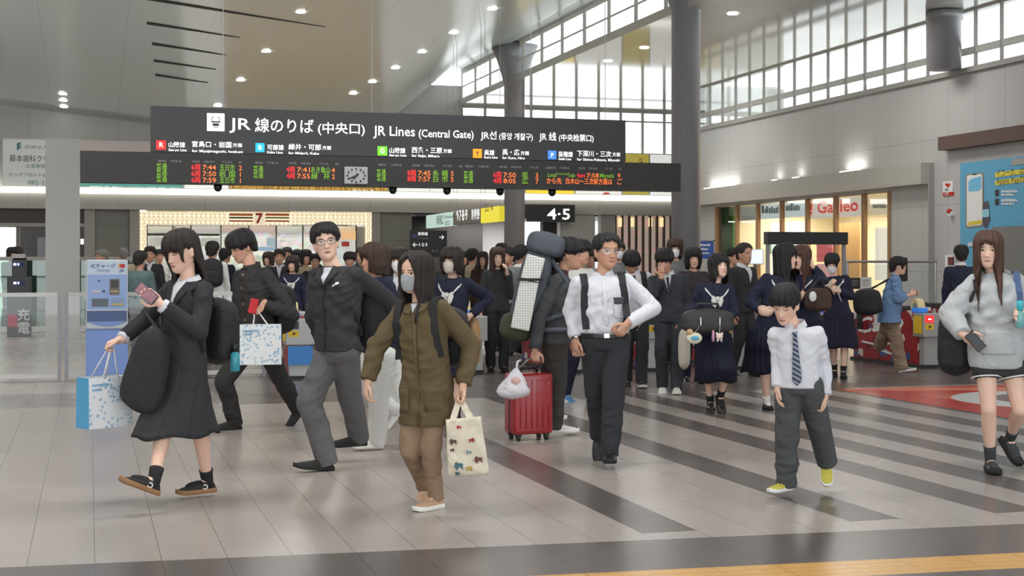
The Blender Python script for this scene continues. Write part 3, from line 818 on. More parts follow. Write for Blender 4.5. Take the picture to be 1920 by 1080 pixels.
vrect('side_panel', 669, 425, 685, 495, M_GREY, Y=YV)
for u in (276, 324, 358, 414.5, 467, 518, 568, 630, 668):
    vrect('mullion', u - 1, 422, u + 1, 555, M_BRONZE, Y=YV, t=.06)
bm = bmesh.new(); box(bm, (x0, YV + .03, 0), (x1, YV + .042, 2.62)); obj('shop_glass', bm, M_GLASS, cs)
for u0, u1, c in ((280, 310, (206, 206, 196)), (376, 412, (214, 214, 206)), (420, 463, (206, 196, 176)), (500, 517, (190, 214, 226))):
    vrect('window_notice', u0, 446, u1, 462, lit('notice_%d' % u0, c, .3, .1), Y=YV + .01, t=.012)
vrect('drink_shelf', 470, 463, 516, 470, lit('blue_goods', (120, 160, 200), .3, .3), Y=YV + .9, t=.3)

# far left shop: bright doorway
bm = bmesh.new(); x0, x1 = XL, xb(29, Y_B); box(bm, (x0, Y_B + 1.2, 0), (x1, Y_B + 1.3, 2.55)); o = solo('lit_doorway_screen', bm, lit('bright_doorway', (255, 255, 255), 1.3), 'bright white glowing doorway at the far left behind the barrier', 'doorway')
bm = bmesh.new(); srect(bm, 70, 445, 86, 591, Y_B + 2.4, .06); o = solo('glass_cabinet', bm, mat('dim_cabinet', (92, 96, 96), .3), 'dim glass-fronted cabinet inside the dark shop at far left', 'cabinet')
bm = bmesh.new(); srect(bm, 151, 448, 157, 458, Y_B + .4, .05); solo('wall_lamp', bm, lit('wall_lamp_glow', (255, 240, 210), 2.0), 'small glowing wall lamp right of the white square pillar', 'lamp')
# decorated shutters right of the far column
sf = thing('patterned_shopfront', 'shop front with brown posts and flower-patterned panels behind the crowd', 'shop', (xb(1205, Y_B), Y_B, 0))
m_, b_, g_ = new_mat('flower_panel'); o_ = g_.obj(); vo = g_.new('ShaderNodeTexVoronoi'); vo.inputs['Scale'].default_value = 7.; g_.link(o_, vo.inputs['Vector'])
c_ = g_.mix(g_.step(vo.outputs['Distance'], .15, .55), lin((226, 176, 168)), lin((196, 180, 164))); g_.link(c_, b_.inputs['Base Color']); g_.link(c_, b_.inputs['Emission Color']); b_.inputs['Emission Strength'].default_value = .4
bm = bmesh.new(); srect(bm, 1153, 404, 1288, 560, Y_B + .15, .1); obj('panel', bm, m_, sf)
for u in np.linspace(1155, 1285, 11): vrect('post', u - 1.3, 404, u + 1.3, 560, M_BRONZE, sf, Y_B + .02, .12)
for u in (1163, 1186, 1220, 1241): vrect('lit_panel', u - 3, 408, u + 3, 425, lit('warm_lit_panel', (250, 226, 170), .9), sf, Y_B + .05, .05)
vrect('header', 1153, 396, 1288, 404, M_WHITEM, sf, Y_B - .1, .1)

# ---- shop in the right wall
rs = thing('side_shop', 'warmly lit shop with brown window posts in the right wall', 'shop', (X_R + 1.5, (s0 + s1) / 2, 0))
M_WOODP = mat('brown_window_post', (158, 120, 82), .5, stretch=(1, 1, 8)); M_CREAM = mat('cream_shop_wall', (232, 218, 186), .6)
bm = bmesh.new(); box(bm, (X_R + 3.6, s0, 0), (X_R + 3.7, s1, 3.0)); obj('back_wall', bm, M_CREAM, rs)
bm = bmesh.new(); box(bm, (X_R + .05, s0, 3.0), (X_R + 3.7, s1, 3.05)); box(bm, (X_R + .3, s0 - .05, 0), (X_R + 3.7, s0, 3.0)); box(bm, (X_R + .3, s1, 0), (X_R + 3.7, s1 + .05, 3.0)); obj('shop_shell', bm, M_CREAM, rs)
area_light('side_shop_light', (X_R + 1.9, (s0 + s1) / 2, 2.9), 1.6, 8, 560, (1, .93, .80))
def rwbox(name, u0, u1, v0, v1, m, parent=rs, X=X_R, t=.08):
    y0, y1 = sorted((on_x(u0, HY, X).y, on_x(u1, HY, X).y)); um = (u0 + u1) / 2
    za, zb2 = on_x(um, v1, X).z, on_x(um, v0, X).z
    bm = bmesh.new(); box(bm, (X, y0, max(za, 0)), (X + t, y1, zb2)); return obj(name, bm, m, parent)
for u in (1343, 1381, 1420, 1465, 1513, 1566, 1619, 1668):
    y = yr(u, X_R); bm = bmesh.new(); box(bm, (X_R - .02, y - .06, 0), (X_R + .06, y + .06, z_head)); obj('window_post', bm, M_WOODP, rs)
bm = bmesh.new(); box(bm, (X_R + .04, s0, .1), (X_R + .052, s1, z_head)); obj('shop_glass', bm, M_GLASS, rs)
rwbox('green_panel', 1353, 1374, 384, 560, mat('green_panel', (70, 128, 44), .6), X=X_R + .2)
def zrect(name, u0, u1, z0, z1, m, X=X_R + .16, parent=rs, t=.05):
    y0, y1 = sorted((on_x(u0, HY, X).y, on_x(u1, HY, X).y)); bm = bmesh.new(); box(bm, (X, y0, z0), (X + t, y1, z1)); return obj(name, bm, m, parent)
def rtext(txt, u0, v, u1, hz, m, parent, X=X_R + .15, bold=.01):
    p, p1 = on_x(u0, v, X), on_x(u1, v, X)
    return letters(txt, hz, p, V((0, -1, 0)), UP, width=abs(p1.y - p.y), m=m, parent=parent, bold=bold)
zrect('sign_board', 1386, 1416, 2.62, 2.98, lit('sign_grey', (190, 196, 190), .4))
zrect('sign_board', 1424, 1462, 2.62, 2.98, lit('sign_ice', (226, 240, 244), .8)); zrect('sign_board', 1470, 1510, 2.62, 2.98, lit('sign_ice', (226, 240, 244), .8))
zrect('sign_board', 1517, 1616, 2.55, 2.98, lit('sign_warm_white', (246, 236, 226), .75)); zrect('sign_board', 1624, 1664, 2.55, 2.98, lit('sign_cream', (246, 228, 190), .75))
def wall_bars(parent, X, m, u0, v, u1, hz, seed=1):
    r = random.Random(seed); bm = bmesh.new(); u = u0
    while u < u1 - .4:
        w = min(r.uniform(2.5, 5.5), u1 - u); p, q = on_x(u, v, X), on_x(u + w * .75, v, X)
        z = p.z - (u - u0) * 0; k_ = r.uniform(.55, 1)
        box(bm, (X, min(p.y, q.y), z), (X + .004, max(p.y, q.y), z + hz * k_)); u += w
    obj('small_print', bm, m, parent)
wall_bars(rs, X_R + .15, mat('dark_teal_print', (60, 110, 120), .6), 1428, 400, 1460, .2, 2); wall_bars(rs, X_R + .15, mat('dark_teal_print', (60, 110, 120), .6), 1473, 395, 1500, .2, 4)
rtext('Galileo', 1532, 400, 1609, .27, lit('sign_red', (226, 52, 40), .8), rs, bold=.03)
rtext('!', 1518, 401, 1523, .24, lit('sign_red', (226, 52, 40), .8), rs, bold=.03)
wall_bars(rs, X_R + .15, M_DARKTXT, 1636, 390, 1662, .14, 7)
zrect('pink_poster', 1531, 1560, 1.55, 2.15, lit('pink_poster', (240, 120, 130), .55), X_R + .5); zrect('green_box', 1437, 1462, 1.75, 2.05, lit('mint_box', (170, 220, 150), .5), X_R + .5)
zrect('white_poster', 1640, 1667, 1.15, 2.3, lit('white_poster', (250, 244, 230), .95), X_R + .3); zrect('lower_pink_poster', 1531, 1556, 1.0, 1.5, lit('pale_pink_poster', (246, 190, 190), .6), X_R + .5)
for u0, u1, z0, z1 in ((1391, 1419, 0, 2.05), (1476, 1508, 1.6, 2.3), (1570, 1612, 1.0, 2.5)):
    zrect('inner_partition', u0, u1, z0, z1, mat('ochre_partition', (206, 166, 108), .6), X_R + 1.8)
# uplights on the ledge
for k, (u0, u1) in enumerate(((1322, 1376), (1449, 1455), (1488, 1496), (1577, 1612))):
    y0, y1 = sorted((yr(u0, X_R - .15), yr(u1, X_R - .15))); lb = ('long uplight on the ledge beside the big column', 'small uplight on the ledge, second from the column', 'small uplight on the ledge, third from the column', 'short uplight on the ledge above the red shop name')[k]
    bm = bmesh.new(); box(bm, (X_R - .19, y0, 3.5), (X_R - .11, y1, 3.53)); solo('ledge_uplight', bm, lit('uplight_glow', (255, 252, 244), 5), lb, 'light', group='uplights on the right wall ledge')
    area_light('ledge_uplight_beam', (X_R - .15, (y0 + y1) / 2, 3.55), .06, max(.1, y1 - y0), 1.0 if k in (1, 2) else (7 if k == 0 else 4), rot=(math.pi, 0, 0))

# ---- poster and fittings on the right wall
po = thing('wall_poster', 'large blue wall poster showing a phone and a smart watch', 'poster', (X_R - .02, yr(1880, X_R), .6))
M_PBLUE = mat('poster_blue', (96, 166, 200), .5, var=.03)
y0, y1 = yr(1990, X_R), yr(1803, X_R); zp1 = 3.42
bm = bmesh.new(); box(bm, (X_R - .03, y0, .5), (X_R, y1, zp1)); obj('poster_sheet', bm, M_PBLUE, po)
XP = X_R - .034
def ppoly(name, pts, m, lift=0.0, parent=po):
    bm = bmesh.new(); prism(bm, [on_x(u, v, XP - lift) for u, v in pts], (-1, 0, 0), .004); return obj(name, bm, m, parent)
def rrect(u0, v0, u1, v1, r, sk=-.11):
    out = []
    for cx, cy, a0 in ((u1 - r, v0 + r, -90), (u1 - r, v1 - r, 0), (u0 + r, v1 - r, 90), (u0 + r, v0 + r, 180)):
        for a in range(0, 91, 18):
            q = math.radians(a0 + a); u = cx + r * math.cos(q); out.append((u, cy + r * math.sin(q) + (u - u0) * sk))
    return out
ppoly('phone_picture', rrect(1811, 327, 1844, 428, 5), mat('phone_gold_rim', (150, 130, 96), .4)); ppoly('phone_screen', rrect(1813, 329, 1842, 425, 4), M_WHITE, .004)
ppoly('screen_map', [(1816, 359), (1816, 341), (1820, 336), (1840, 330), (1840, 352), (1835, 358)], mat('map_blue', (120, 190, 226), .5), .008); ppoly('screen_button', [(1815, 423), (1815, 416), (1841, 412), (1841, 419)], mat('button_yellow', (220, 196, 70), .5), .008)
ppoly('phone_notch', rrect(1824, 326, 1831, 328.5, 1), M_DARKTXT, .008)
ppoly('watch_strap', [(1844, 395), (1843, 385), (1846, 378), (1852, 377), (1855, 384), (1855, 400), (1857, 412), (1851, 427), (1846, 427), (1841, 412)], mat('watch_grey', (84, 80, 88), .5)); ppoly('watch_screen', rrect(1842.5, 393, 1854.5, 408, 2), mat('watch_face', (150, 206, 224), .5), .005)
for v, s_ in ((332.5, 'イコーカ、はいります'), (347.5, 'Apple PayのICOCA')):
    ppoly('highlight_bar', [(1866, v), (1866, v - 9), (1990, v - 24), (1990, v - 15)], mat('highlight_yellow', (232, 214, 70), .5)); p = on_x(1868, v - 2, XP - .006); letters(s_, .10, p, V((0, -1, 0)), UP, width=1.35, m=M_DARKTXT, parent=po)
for v in (362, 379):
    ppoly('small_picture', rrect(1866, v - 6, 1873, v + 6, 2), M_DARKTXT); p = on_x(1878, v - 1, XP - .006); wall_bars(po, XP - .008, M_WHITE, 1878, v - 1, 1908, .05, v); wall_bars(po, XP - .008, M_WHITE, 1878, v + 5, 1902, .045, v + 1)
ppoly('grey_box', [(1897, 311), (1897, 299), (1990, 284), (1990, 296)], M_GREY)
wall_bars(po, XP - .008, M_WHITE, 1815, 462, 1832, .08, 5)
bm = bmesh.new(); box(bm, (X_R - .16, yr(1990, X_R), 0), (X_R - .08, yr(1874, X_R), on_x(1874, 426, X_R).z)); solo('grey_service_door', bm, M_GREYD, 'plain grey door panel in front of the blue poster, behind the hoodie girl', 'door panel')
bm = bmesh.new(); box(bm, (X_R - .22, yr(1990, X_R), on_x(1777, 283, X_R).z), (X_R, yr(1777, X_R), on_x(1777, 258, X_R).z)); solo('brown_beam', bm, mat('brown_beam_paint', (92, 72, 66), .5), 'dark brown horizontal canopy box on the right wall above the blue poster', 'canopy')
aed = thing('aed_sign', 'small white sign with a red heart on the right wall', 'sign', (X_R - .02, yr(1776, X_R), on_x(1776, 367, X_R).z))
rwb = lambda n, u0, u1, v0, v1, m, par, t=.02, X=X_R - .02: rwbox(n, u0, u1, v0, v1, m, par, X, t)
rwb('plate', 1768, 1786, 340, 360, M_WHITE, aed); rwb('red_band', 1768, 1787, 360.5, 367, M_RED, aed)
bm = bmesh.new(); prism(bm, [on_x(1777 + 5 * 1.0 * (16 * math.sin(q) ** 3) / 16, 347 - 4.6 * (13 * math.cos(q) - 5 * math.cos(2 * q) - 2 * math.cos(3 * q) - math.cos(4 * q)) / 16, X_R - .024) for q in np.linspace(0, 6.2, 24)], (-1, 0, 0), .004); obj('heart', bm, M_RED, aed)
p = on_x(1771, 358, X_R - .026); letters('AED', .05, p, V((0, -1, 0)), UP, m=M_DARKTXT, parent=aed)
p = on_x(1771, 366, X_R - .026); letters('設置', .05, p, V((0, -1, 0)), UP, m=M_WHITE, parent=aed)
al = thing('fire_alarm', 'small red alarm lamp on a bracket below the heart sign', 'alarm', (X_R - .1, yr(1781, X_R), on_x(1781, 402, X_R).z))
p = on_x(1780, 396, X_R - .08); bm = bmesh.new(); ellipsoid(bm, p, (.05, .05, .05)); obj('lamp', to_mesh(bm, 'l', True), M_RED, al)
bm = bmesh.new(); obox(bm, p + V((.04, 0, -.05)), V((1, 0, 0)), V((0, 1, 0)), UP, .05, .06, .04, .01); obj('bracket', bm, M_WHITE, al)
ph = thing('wall_telephone', 'small white and dark red wall unit beside the man turned away', 'wall unit', (X_R - .05, yr(1779, X_R), on_x(1779, 500, X_R).z))
rwb('case', 1772, 1786, 478, 508, M_WHITE, ph, .08, X_R - .08); rwb('handset', 1777, 1786, 482, 497, mat('dark_red_panel', (110, 50, 52), .5), ph, .03, X_R - .11)
# ================================================================== GATES, BARRIERS, MACHINES
C_GATE = mat('gate_grey_metal', (176, 176, 174), .4, .4); M_GATED = mat('gate_dark_panel', (62, 62, 62), .5); M_GYEL = mat('gate_yellow', (236, 196, 50), .5)
E_NOENTRY = lit('no_entry_glow', (250, 40, 36), 1.6); M_GBLUE = mat('reader_blue', (60, 130, 220), .35, emit=.3)
def carp_material():
    m, b, g = new_mat('red_team_wrap'); o = g.obj(); vo = g.new('ShaderNodeTexVoronoi'); vo.inputs['Scale'].default_value = 7.0; g.link(g.scaled(o, (1, 1.2, 1)), vo.inputs['Vector'])
    s = g.sep(vo.outputs['Color'])
    c = g.mix(g.gt(s[0], .70), lin((158, 42, 46)), lin((120, 32, 40))); c = g.mix(g.gt(s[1], .86), c, lin((70, 96, 150))); c = g.mix(g.gt(s[2], .92), c, lin((220, 214, 208)))
    g.link(c, b.inputs['Base Color']); b.inputs['Roughness'].default_value = .4
    return m
M_CARP = carp_material()
gl = ['left of the uniformed student, far left of the row', 'behind the man in the zip jacket', 'behind the olive-jacket woman, showing a no-entry plate', 'behind the backpacker', 'behind the bowed schoolboy', 'behind the sailor girl with charms', 'behind the boy, script lettering on its side', 'beside the blue-shirted woman, lit red no-entry lamp', 'at the right, partly behind the hoodie girl']
GX = [2.62, 3.85, 5.03, 6.35, 7.6, 8.9, 10.25, 11.62, 13.0]
for i, x in enumerate(GX):
    y0 = 18.55 - (.55 if i == 7 else 0) if i != 2 else 18.85; y1 = y0 + 2.0; w = .14
    g = thing('ticket_gate', 'ticket gate ' + gl[i], 'ticket gate', (x, y0 + 1, 0), 'ticket gates in a row')
    bm = bmesh.new(); obox(bm, (x, (y0 + y1) / 2 + .06, .42), XD, V((0, 1, 0)), UP, w * .85, .92, .40, .02); obj('body', bm, M_CARP if i != 2 else C_GATE, g)
    bm = bmesh.new(); box(bm, (x - w * 1.15, y0 + .02, 0), (x + w * 1.15, y1, .05)); obj('base', bm, M_GATED, g)
    # end cabinet facing us
    bm = bmesh.new(); obox(bm, (x, y0 + .05, .62), XD, V((0, 1, 0)), UP, .185, .14, .17, .015); hd = obj('end_cabinet', bm, C_GATE, g)
    bm = bmesh.new(); box(bm, (x - .13, y0 - .02, .05), (x + .13, y0 + .1, .46)); obj('end_post', bm, C_GATE, g)
    bm = bmesh.new(); box(bm, (x - .155, y0 - .095, .66), (x - .02, y0 - .09, .76)); obj('signal_lamp', bm, E_NOENTRY if i == 7 else (M_WHITE if i == 2 else M_GATED), hd)
    if i in (2, 7):
        bm = bmesh.new(); prism(bm, [(x - .0875 + .045 * math.cos(q), y0 - .096, .71 + .045 * math.sin(q)) for q in np.linspace(0, 6, 18)], (0, -1, 0), .004); obj('no_entry_disc', bm, E_NOENTRY if i == 7 else M_RED, hd)
        bm = bmesh.new(); box(bm, (x - .115, y0 - .104, .70), (x - .06, y0 - .1, .72)); obj('no_entry_bar', bm, E_WHITE if i == 7 else M_WHITE, hd)
    bm = bmesh.new(); box(bm, (x - .155, y0 - .095, .56), (x - .02, y0 - .09, .64)); ar = obj('arrow_plate', bm, M_GYEL, hd)
    letters('➤', .05, V((x - .115, y0 - .098, .58)), XD, UP, m=M_DARKTXT, parent=ar)
    for sg in (-1, 1):
        bm = bmesh.new(); box(bm, (x + sg * .187 - .006, y0 - .05, .5), (x + sg * .187 + .006, y0 + .15, .75)); obj('yellow_edge', bm, M_GYEL, hd)
    # reader arch and top deck
    bm = bmesh.new()
    arc = [(y0 + .27 + .115 * math.cos(q), .80 + .20 * math.sin(q)) for q in np.linspace(math.pi, 0.2, 14)]
    inn = [(y0 + .27 + .07 * math.cos(q), .80 + .14 * math.sin(q)) for q in np.linspace(0.2, math.pi, 14)]
    prism(bm, [(x - .10, a, b) for a, b in arc + inn], (1, 0, 0), .11); obj('reader_arch', bm, mat('arch_cream', (226, 212, 160), .4), g)
    bm = bmesh.new(); obox(bm, (x - .05, y0 + .22, .83), XD, V((0, 1, 0)), UP, .075, .10, .035, .012); obj('card_reader', bm, M_GBLUE, g)
    bm = bmesh.new(); obox(bm, (x + .08, y0 + .35, .82), XD, V((0, 1, 0)), UP, .07, .12, .05, .012); obj('ticket_unit', bm, mat('ticket_unit_grey', (206, 206, 204), .4), g)
    bm = bmesh.new(); obox(bm, (x, y0 + 1.2, .84), XD, V((0, 1, 0)), UP, .13, .7, .04, .015); obj('top_deck', bm, M_GATED, g)
    for yy in (y0 + .8, y0 + 1.7):
        for sg in (-1, 1):
            bm = bmesh.new(); obox(bm, (x + sg * (w + .03), yy, .62), XD, V((0, 1, 0)), UP, .05, .018, .13, .01); obj('flap', bm, M_GATED if sg < 0 else M_GATED, g)
    if i in (6, 5, 7, 8):
        p = V((x - w * .85 - .006, y1 - .12, .42))
        o = letters('Carp', .24, p, V((0, -1, .10)), V((0, -.22, 1)), width=1.35, m=M_WHITE, parent=g, bold=.03)
        bm = bmesh.new(); tube(bm, [(x - w * .85 - .004, y1 - .3, .30), (x - w * .85 - .004, y1 - .8, .26), (x - w * .85 - .004, y1 - 1.45, .36)], .018, 6); obj('underline', bm, M_WHITE, g)
    if i == 0:
        bm = bmesh.new(); box(bm, (x - .16, y0 - .10, .2), (x + .16, y0 - .095, .44)); obj('blue_plate', bm, mat('gate_blue', (70, 140, 214), .4), g)

# ---- glass barrier left of the gates
YG = 19.25
gb = thing('glass_barrier', 'glass barrier with white rails left of the blue machine', 'barrier', (-2.6, YG, 0))
xa, xc = XL + 6.0, xb(118, YG); ztop = on_y(118, 553, YG).z
for x0, x1 in ((-6.2, xc - .05), (xc + .05, GX[0] - .35)):
    bm = bmesh.new(); box(bm, (x0, YG - .03, ztop - .02), (x1, YG + .03, ztop + .03)); obj('top_rail', bm, M_WHITEM, gb)
    bm = bmesh.new(); box(bm, (x0, YG - .03, .04), (x1, YG + .03, .09)); obj('bottom_rail', bm, M_WHITEM, gb)
    bm = bmesh.new(); box(bm, (x0, YG - .005, .09), (x1, YG + .005, ztop - .02)); obj('glass_pane', bm, M_GLASS, gb)
for x in (xc - .045, xc + .045, -4.2, -6.2, 1.25, GX[0] - .38):
    bm = bmesh.new(); box(bm, (x - .022, YG - .035, 0), (x + .022, YG + .035, ztop + .03)); obj('post', bm, M_STEELD, gb)
# second glass partition farther back
Y2 = 32.8
gp = thing('glass_partition', 'taller glass partition with pale top rail farther back at the left', 'partition', (-3, Y2, 0))
z2 = on_y(60, 484, Y2).z
bm = bmesh.new(); box(bm, (-9, Y2 - .05, z2 - .05), (xb(345, Y2) - .5, Y2 + .05, z2 + .03)); obj('top_rail', bm, M_GREY, gp)
bm = bmesh.new(); box(bm, (-9, Y2 - .05, .02), (xb(345, Y2) - .5, Y2 + .05, .14)); obj('bottom_rail', bm, M_WHITEM, gp)
bm = bmesh.new(); box(bm, (-9, Y2 - .006, .14), (xb(345, Y2) - .5, Y2 + .006, z2 - .05)); obj('glass_pane', bm, glass('green_tint_glass', (190, 210, 200), .2), gp)
for x in np.linspace(-9, xb(345, Y2) - .55, 6):
    bm = bmesh.new(); box(bm, (x, Y2 - .05, 0), (x + .05, Y2 + .05, z2)); obj('post', bm, M_GREYD, gp)

# ---- phone-charging tower
ct = floor_pt(37, 632); YT = ct.y
tw = thing('charging_tower', 'dark phone-charging tower with glowing displays behind the barrier', 'charging station', (ct.x, YT, 0))
M_TOW = mat('tower_dark', (60, 60, 62), .35)
x0, x1 = xb(13, YT), xb(58, YT)
bm = bmesh.new(); obox(bm, ((x0 + x1) / 2, YT + .25, .62), XD, V((0, 1, 0)), UP, (x1 - x0) / 2, .22, .62, .02); obj('lower_cabinet', bm, M_TOW, tw)
bm = bmesh.new(); obox(bm, ((xb(22, YT) + xb(49, YT)) / 2, YT + .25, 1.42), XD, V((0, 1, 0)), UP, (xb(49, YT) - xb(22, YT)) / 2, .2, .22, .02); obj('upper_cabinet', bm, M_TOW, tw)
bm = bmesh.new(); srect(bm, 23, 476, 47, 487, YT + .05, .3); obj('top_light', bm, mat('tower_top', (190, 190, 186), .4), tw)
for v in (492, 527):
    bm = bmesh.new(); srect(bm, 23, v, 46, v + 8, YT + .02, .02); d_ = obj('display', bm, lit('display_navy', (30, 36, 80), .5), tw)
    bm = bmesh.new(); srect(bm, 25, v + 1.5, 31, v + 6, YT + .012, .01); srect(bm, 33, v + 1.5, 36, v + 6, YT + .012, .01); obj('display_digits', bm, lit('display_white', (220, 226, 255), 1.2), d_)
stext('充', 34, 599, 54, 17, M_WHITE, tw, YT + .02, .01); stext('電', 34, 624, 54, 17, M_WHITE, tw, YT + .02, .01)
bm = bmesh.new(); srect(bm, 14, 590, 32, 613, YT + .022, .01); obj('pink_label', bm, mat('pink_label', (196, 70, 96), .5), tw)

# ---- blue card-charging machine
mb = floor_pt(200, 724); YM = mb.y
cm = thing('charge_machine', 'pale blue card-charging machine with white header standing at the barrier', 'machine', (mb.x, YM, 0))
M_PB = mat('machine_blue', (132, 160, 222), .45, var=.03); M_PB2 = mat('machine_light_blue', (158, 184, 232), .45, var=.03); M_PBH = mat('machine_header', (206, 222, 240), .45, var=.02); M_PBD = mat('machine_recess', (88, 106, 150), .5)
x0, x1 = xb(161, YM), xb(240, YM); zt = on_y(200, 487, YM).z
bm = bmesh.new(); obox(bm, ((x0 + x1) / 2, YM + .26, .50), XD, V((0, 1, 0)), UP, (x1 - x0) / 2, .22, .50, .01); obj('lower_case', bm, M_PB, cm)
zm = on_y(200, 617, YM).z
bm = bmesh.new(); obox(bm, ((x0 + x1) / 2, YM + .24, (zm + zt) / 2), XD, V((0, 1, 0)), UP, (x1 - x0) / 2, .24, (zt - zm) / 2, .025); obj('upper_case', bm, mat('machine_rim', (206, 212, 216), .4), cm)
def mrect(name, u0, v0, u1, v1, m, off=0.0, parent=cm, t=.012):
    bm = bmesh.new(); srect(bm, u0, v0, u1, v1, YM - .004 - off, t); return obj(name, bm, m, parent)
mrect('header_panel', 164, 490, 238, 515, M_PBH); mrect('control_panel', 164, 515, 238, 580, M_PB2); mrect('tray_recess', 163, 583, 238, 603, M_PBD)
bm = bmesh.new(); pts = [on_y(163 + 75 * q / 12, 603 + 9 * math.sin(math.pi * q / 12), YM - .004) for q in range(13)]; prism(bm, pts, (0, -1, 0), .01); obj('tray_lip', bm, M_PB, cm)
stext('ICチャージ', 171, 502, 216, 6.5, mat('machine_print', (60, 76, 130), .6), cm, YM - .012, .01); stext('Charge', 182, 509, 206, 5, mat('machine_print2', (120, 140, 170), .6), cm, YM - .012); stext('JR', 223, 510, 233, 5.5, mat('machine_print3', (90, 100, 150), .6), cm, YM - .012)
mrect('card_logo', 226, 495, 234, 502, mat('logo_crimson', (206, 44, 48), .5), .008); mrect('card_logo_stripe', 222.5, 495, 225.5, 502, mat('logo_orange', (236, 160, 80), .5), .008)
md = mrect('screen_unit', 205.5, 523, 224, 553, mat('machine_bezel', (120, 112, 104), .4), .008); mrect('screen', 208, 526, 222, 539, M_TOW, .016, md); mrect('card_slot', 207.5, 545, 222, 547.5, mat('slot_gold', (206, 186, 120), .4), .016, md)
mrect('button', 184, 525, 187, 528, M_DARKTXT, .008); mrect('coin_slot', 173, 544, 188, 549, mat('pale_slot', (206, 206, 214), .5), .008); mrect('coin_lever', 192, 544, 197, 548, mat('dark_teal', (60, 96, 110), .5), .008)
mrect('bill_window', 172, 560, 203, 575, mat('bill_window', (104, 112, 124), .4), .008); mrect('bill_slot', 208, 559, 233, 575, mat('bill_slot', (146, 168, 206), .5), .008); mrect('bill_label', 209, 569, 232, 572.5, mat('slot_gold', (206, 186, 120), .4), .016)

# ---- dark display board on a frame beside the gates
YD = 21.6
dd = thing('display_frame', 'dark overhead display panel on a thin steel frame behind the gates', 'display', (xb(1514, YD), YD, 0))
bm = bmesh.new(); srect(bm, 1440, 434.5, 1590, 458, YD, .16); obj('panel', bm, M_BOARD, dd)
for u in (1443, 1586):
    bm = bmesh.new(); box(bm, (xb(u, YD) - .025, YD + .04, 0), (xb(u, YD) + .025, YD + .1, 1.85)); obj('post', bm, M_STEELD, dd)
# rail with notices right of it
rl = thing('guard_rail', 'thin steel rail with posts between the display frame and the wall', 'rail', (xb(1665, YD), YD, 0))
bm = bmesh.new(); tube(bm, [(xb(1592, YD), YD + .1, on_y(1640, 490.5, YD).z), (xb(1762, YD), YD + .1, on_y(1640, 490.5, YD).z)], .022, 10); obj('rail', bm, M_STEEL, rl)
for u in (1594, 1760):
    bm = bmesh.new(); tube(bm, [(xb(u, YD), YD + .1, 0), (xb(u, YD), YD + .1, 1.53)], .02, 10); obj('post', bm, M_STEEL, rl)
bm = bmesh.new(); box(bm, (xb(1596, YD), YD + .095, .35), (xb(1758, YD), YD + .105, 1.49)); obj('glass_pane', bm, M_GLASS, rl)
for u0, u1, v0, v1, m, lb, tx in ((1594, 1613, 521, 542, M_BOARD, 'small black notice with fine print on the rail glass', ('ご案内', M_GREYTXT)), (1614, 1634, 520, 542, M_WHITE, 'small white paper notice on the rail glass', ('お知らせ', M_GREYTXT))):
    bm = bmesh.new(); srect(bm, u0, v0, u1, v1, YD + .06, .012); o = solo('notice', bm, m, lb, 'notice'); bars(o, tx[1], YD + .055, ((u0 + 3, v0 + 4, u1 - 3, 2), (u0 + 3, v0 + 8, u1 - 4, 1.2), (u0 + 3, v0 + 11, u1 - 3, 1.2), (u0 + 3, v0 + 14, u1 - 6, 1.2)))
# dark screen behind the blue-shirted woman
bm = bmesh.new(); p = on_y(1689, 505, 19.9); obox(bm, p, XD, V((0, 1, 0)), UP, .11, .04, .19, .03); tube(bm, [(p.x, p.y + .02, p.z - .15), (p.x, p.y + .02, 0)], .03, 10)
solo('gate_monitor', bm, M_BOARD, 'dark upright monitor behind the blue-shirted woman\'s head', 'monitor', V((p.x, p.y, 0)))
# blue notice board beside the column
YN = 26.2
nb = thing('blue_notice', 'blue notice board with white writing beside the big column', 'notice board', (xb(1308, YN), YN, 0))
bm = bmesh.new(); srect(bm, 1278, 452, 1338, 485, YN, .05); obj('panel', bm, mat('notice_blue', (64, 96, 176), .5), nb)
bm = bmesh.new(); srect(bm, 1275, 449.5, 1340.5, 452, YN - .01, .07); srect(bm, 1338, 449.5, 1340.5, 486, YN - .01, .07); obj('frame', bm, M_GREY, nb)
bm = bmesh.new()
for u in (1281, 1335): box(bm, (xb(u, YN) - .03, YN + .01, 0), (xb(u, YN) + .03, YN + .06, 1.7))
obj('post', bm, M_STEELD, nb)
bars(nb, M_WHITE, YN - .006, ((1284, 457, 1332, 4.5), (1313, 465, 1328, 4), (1284, 473, 1296, 3), (1316, 473, 1330, 3.2)))
# glowing monitor near the older man
YQ = 24.5
mo = thing('office_monitor', 'glowing pale blue monitor behind the older suited man', 'monitor', (xb(1417, YQ), YQ, 0))
bm = bmesh.new(); srect(bm, 1403, 467, 1432, 496, YQ, .05); obj('bezel', bm, M_WHITEM, mo)
bm = bmesh.new(); srect(bm, 1404.5, 468.5, 1430.5, 494, YQ - .008, .008); obj('screen', bm, lit('screen_glow', (206, 220, 255), 1.1), mo)
bm = bmesh.new(); tube(bm, [(xb(1417, YQ), YQ + .03, 1.5), (xb(1417, YQ), YQ + .03, 1.02)], .03, 10); obj('stand', bm, M_GREYD, mo)
bm = bmesh.new(); box(bm, (xb(1396, YQ), YQ - .25, 0), (xb(1440, YQ), YQ + .3, 1.02)); obj('counter', bm, M_GREYD, mo, label='grey counter under the monitor')

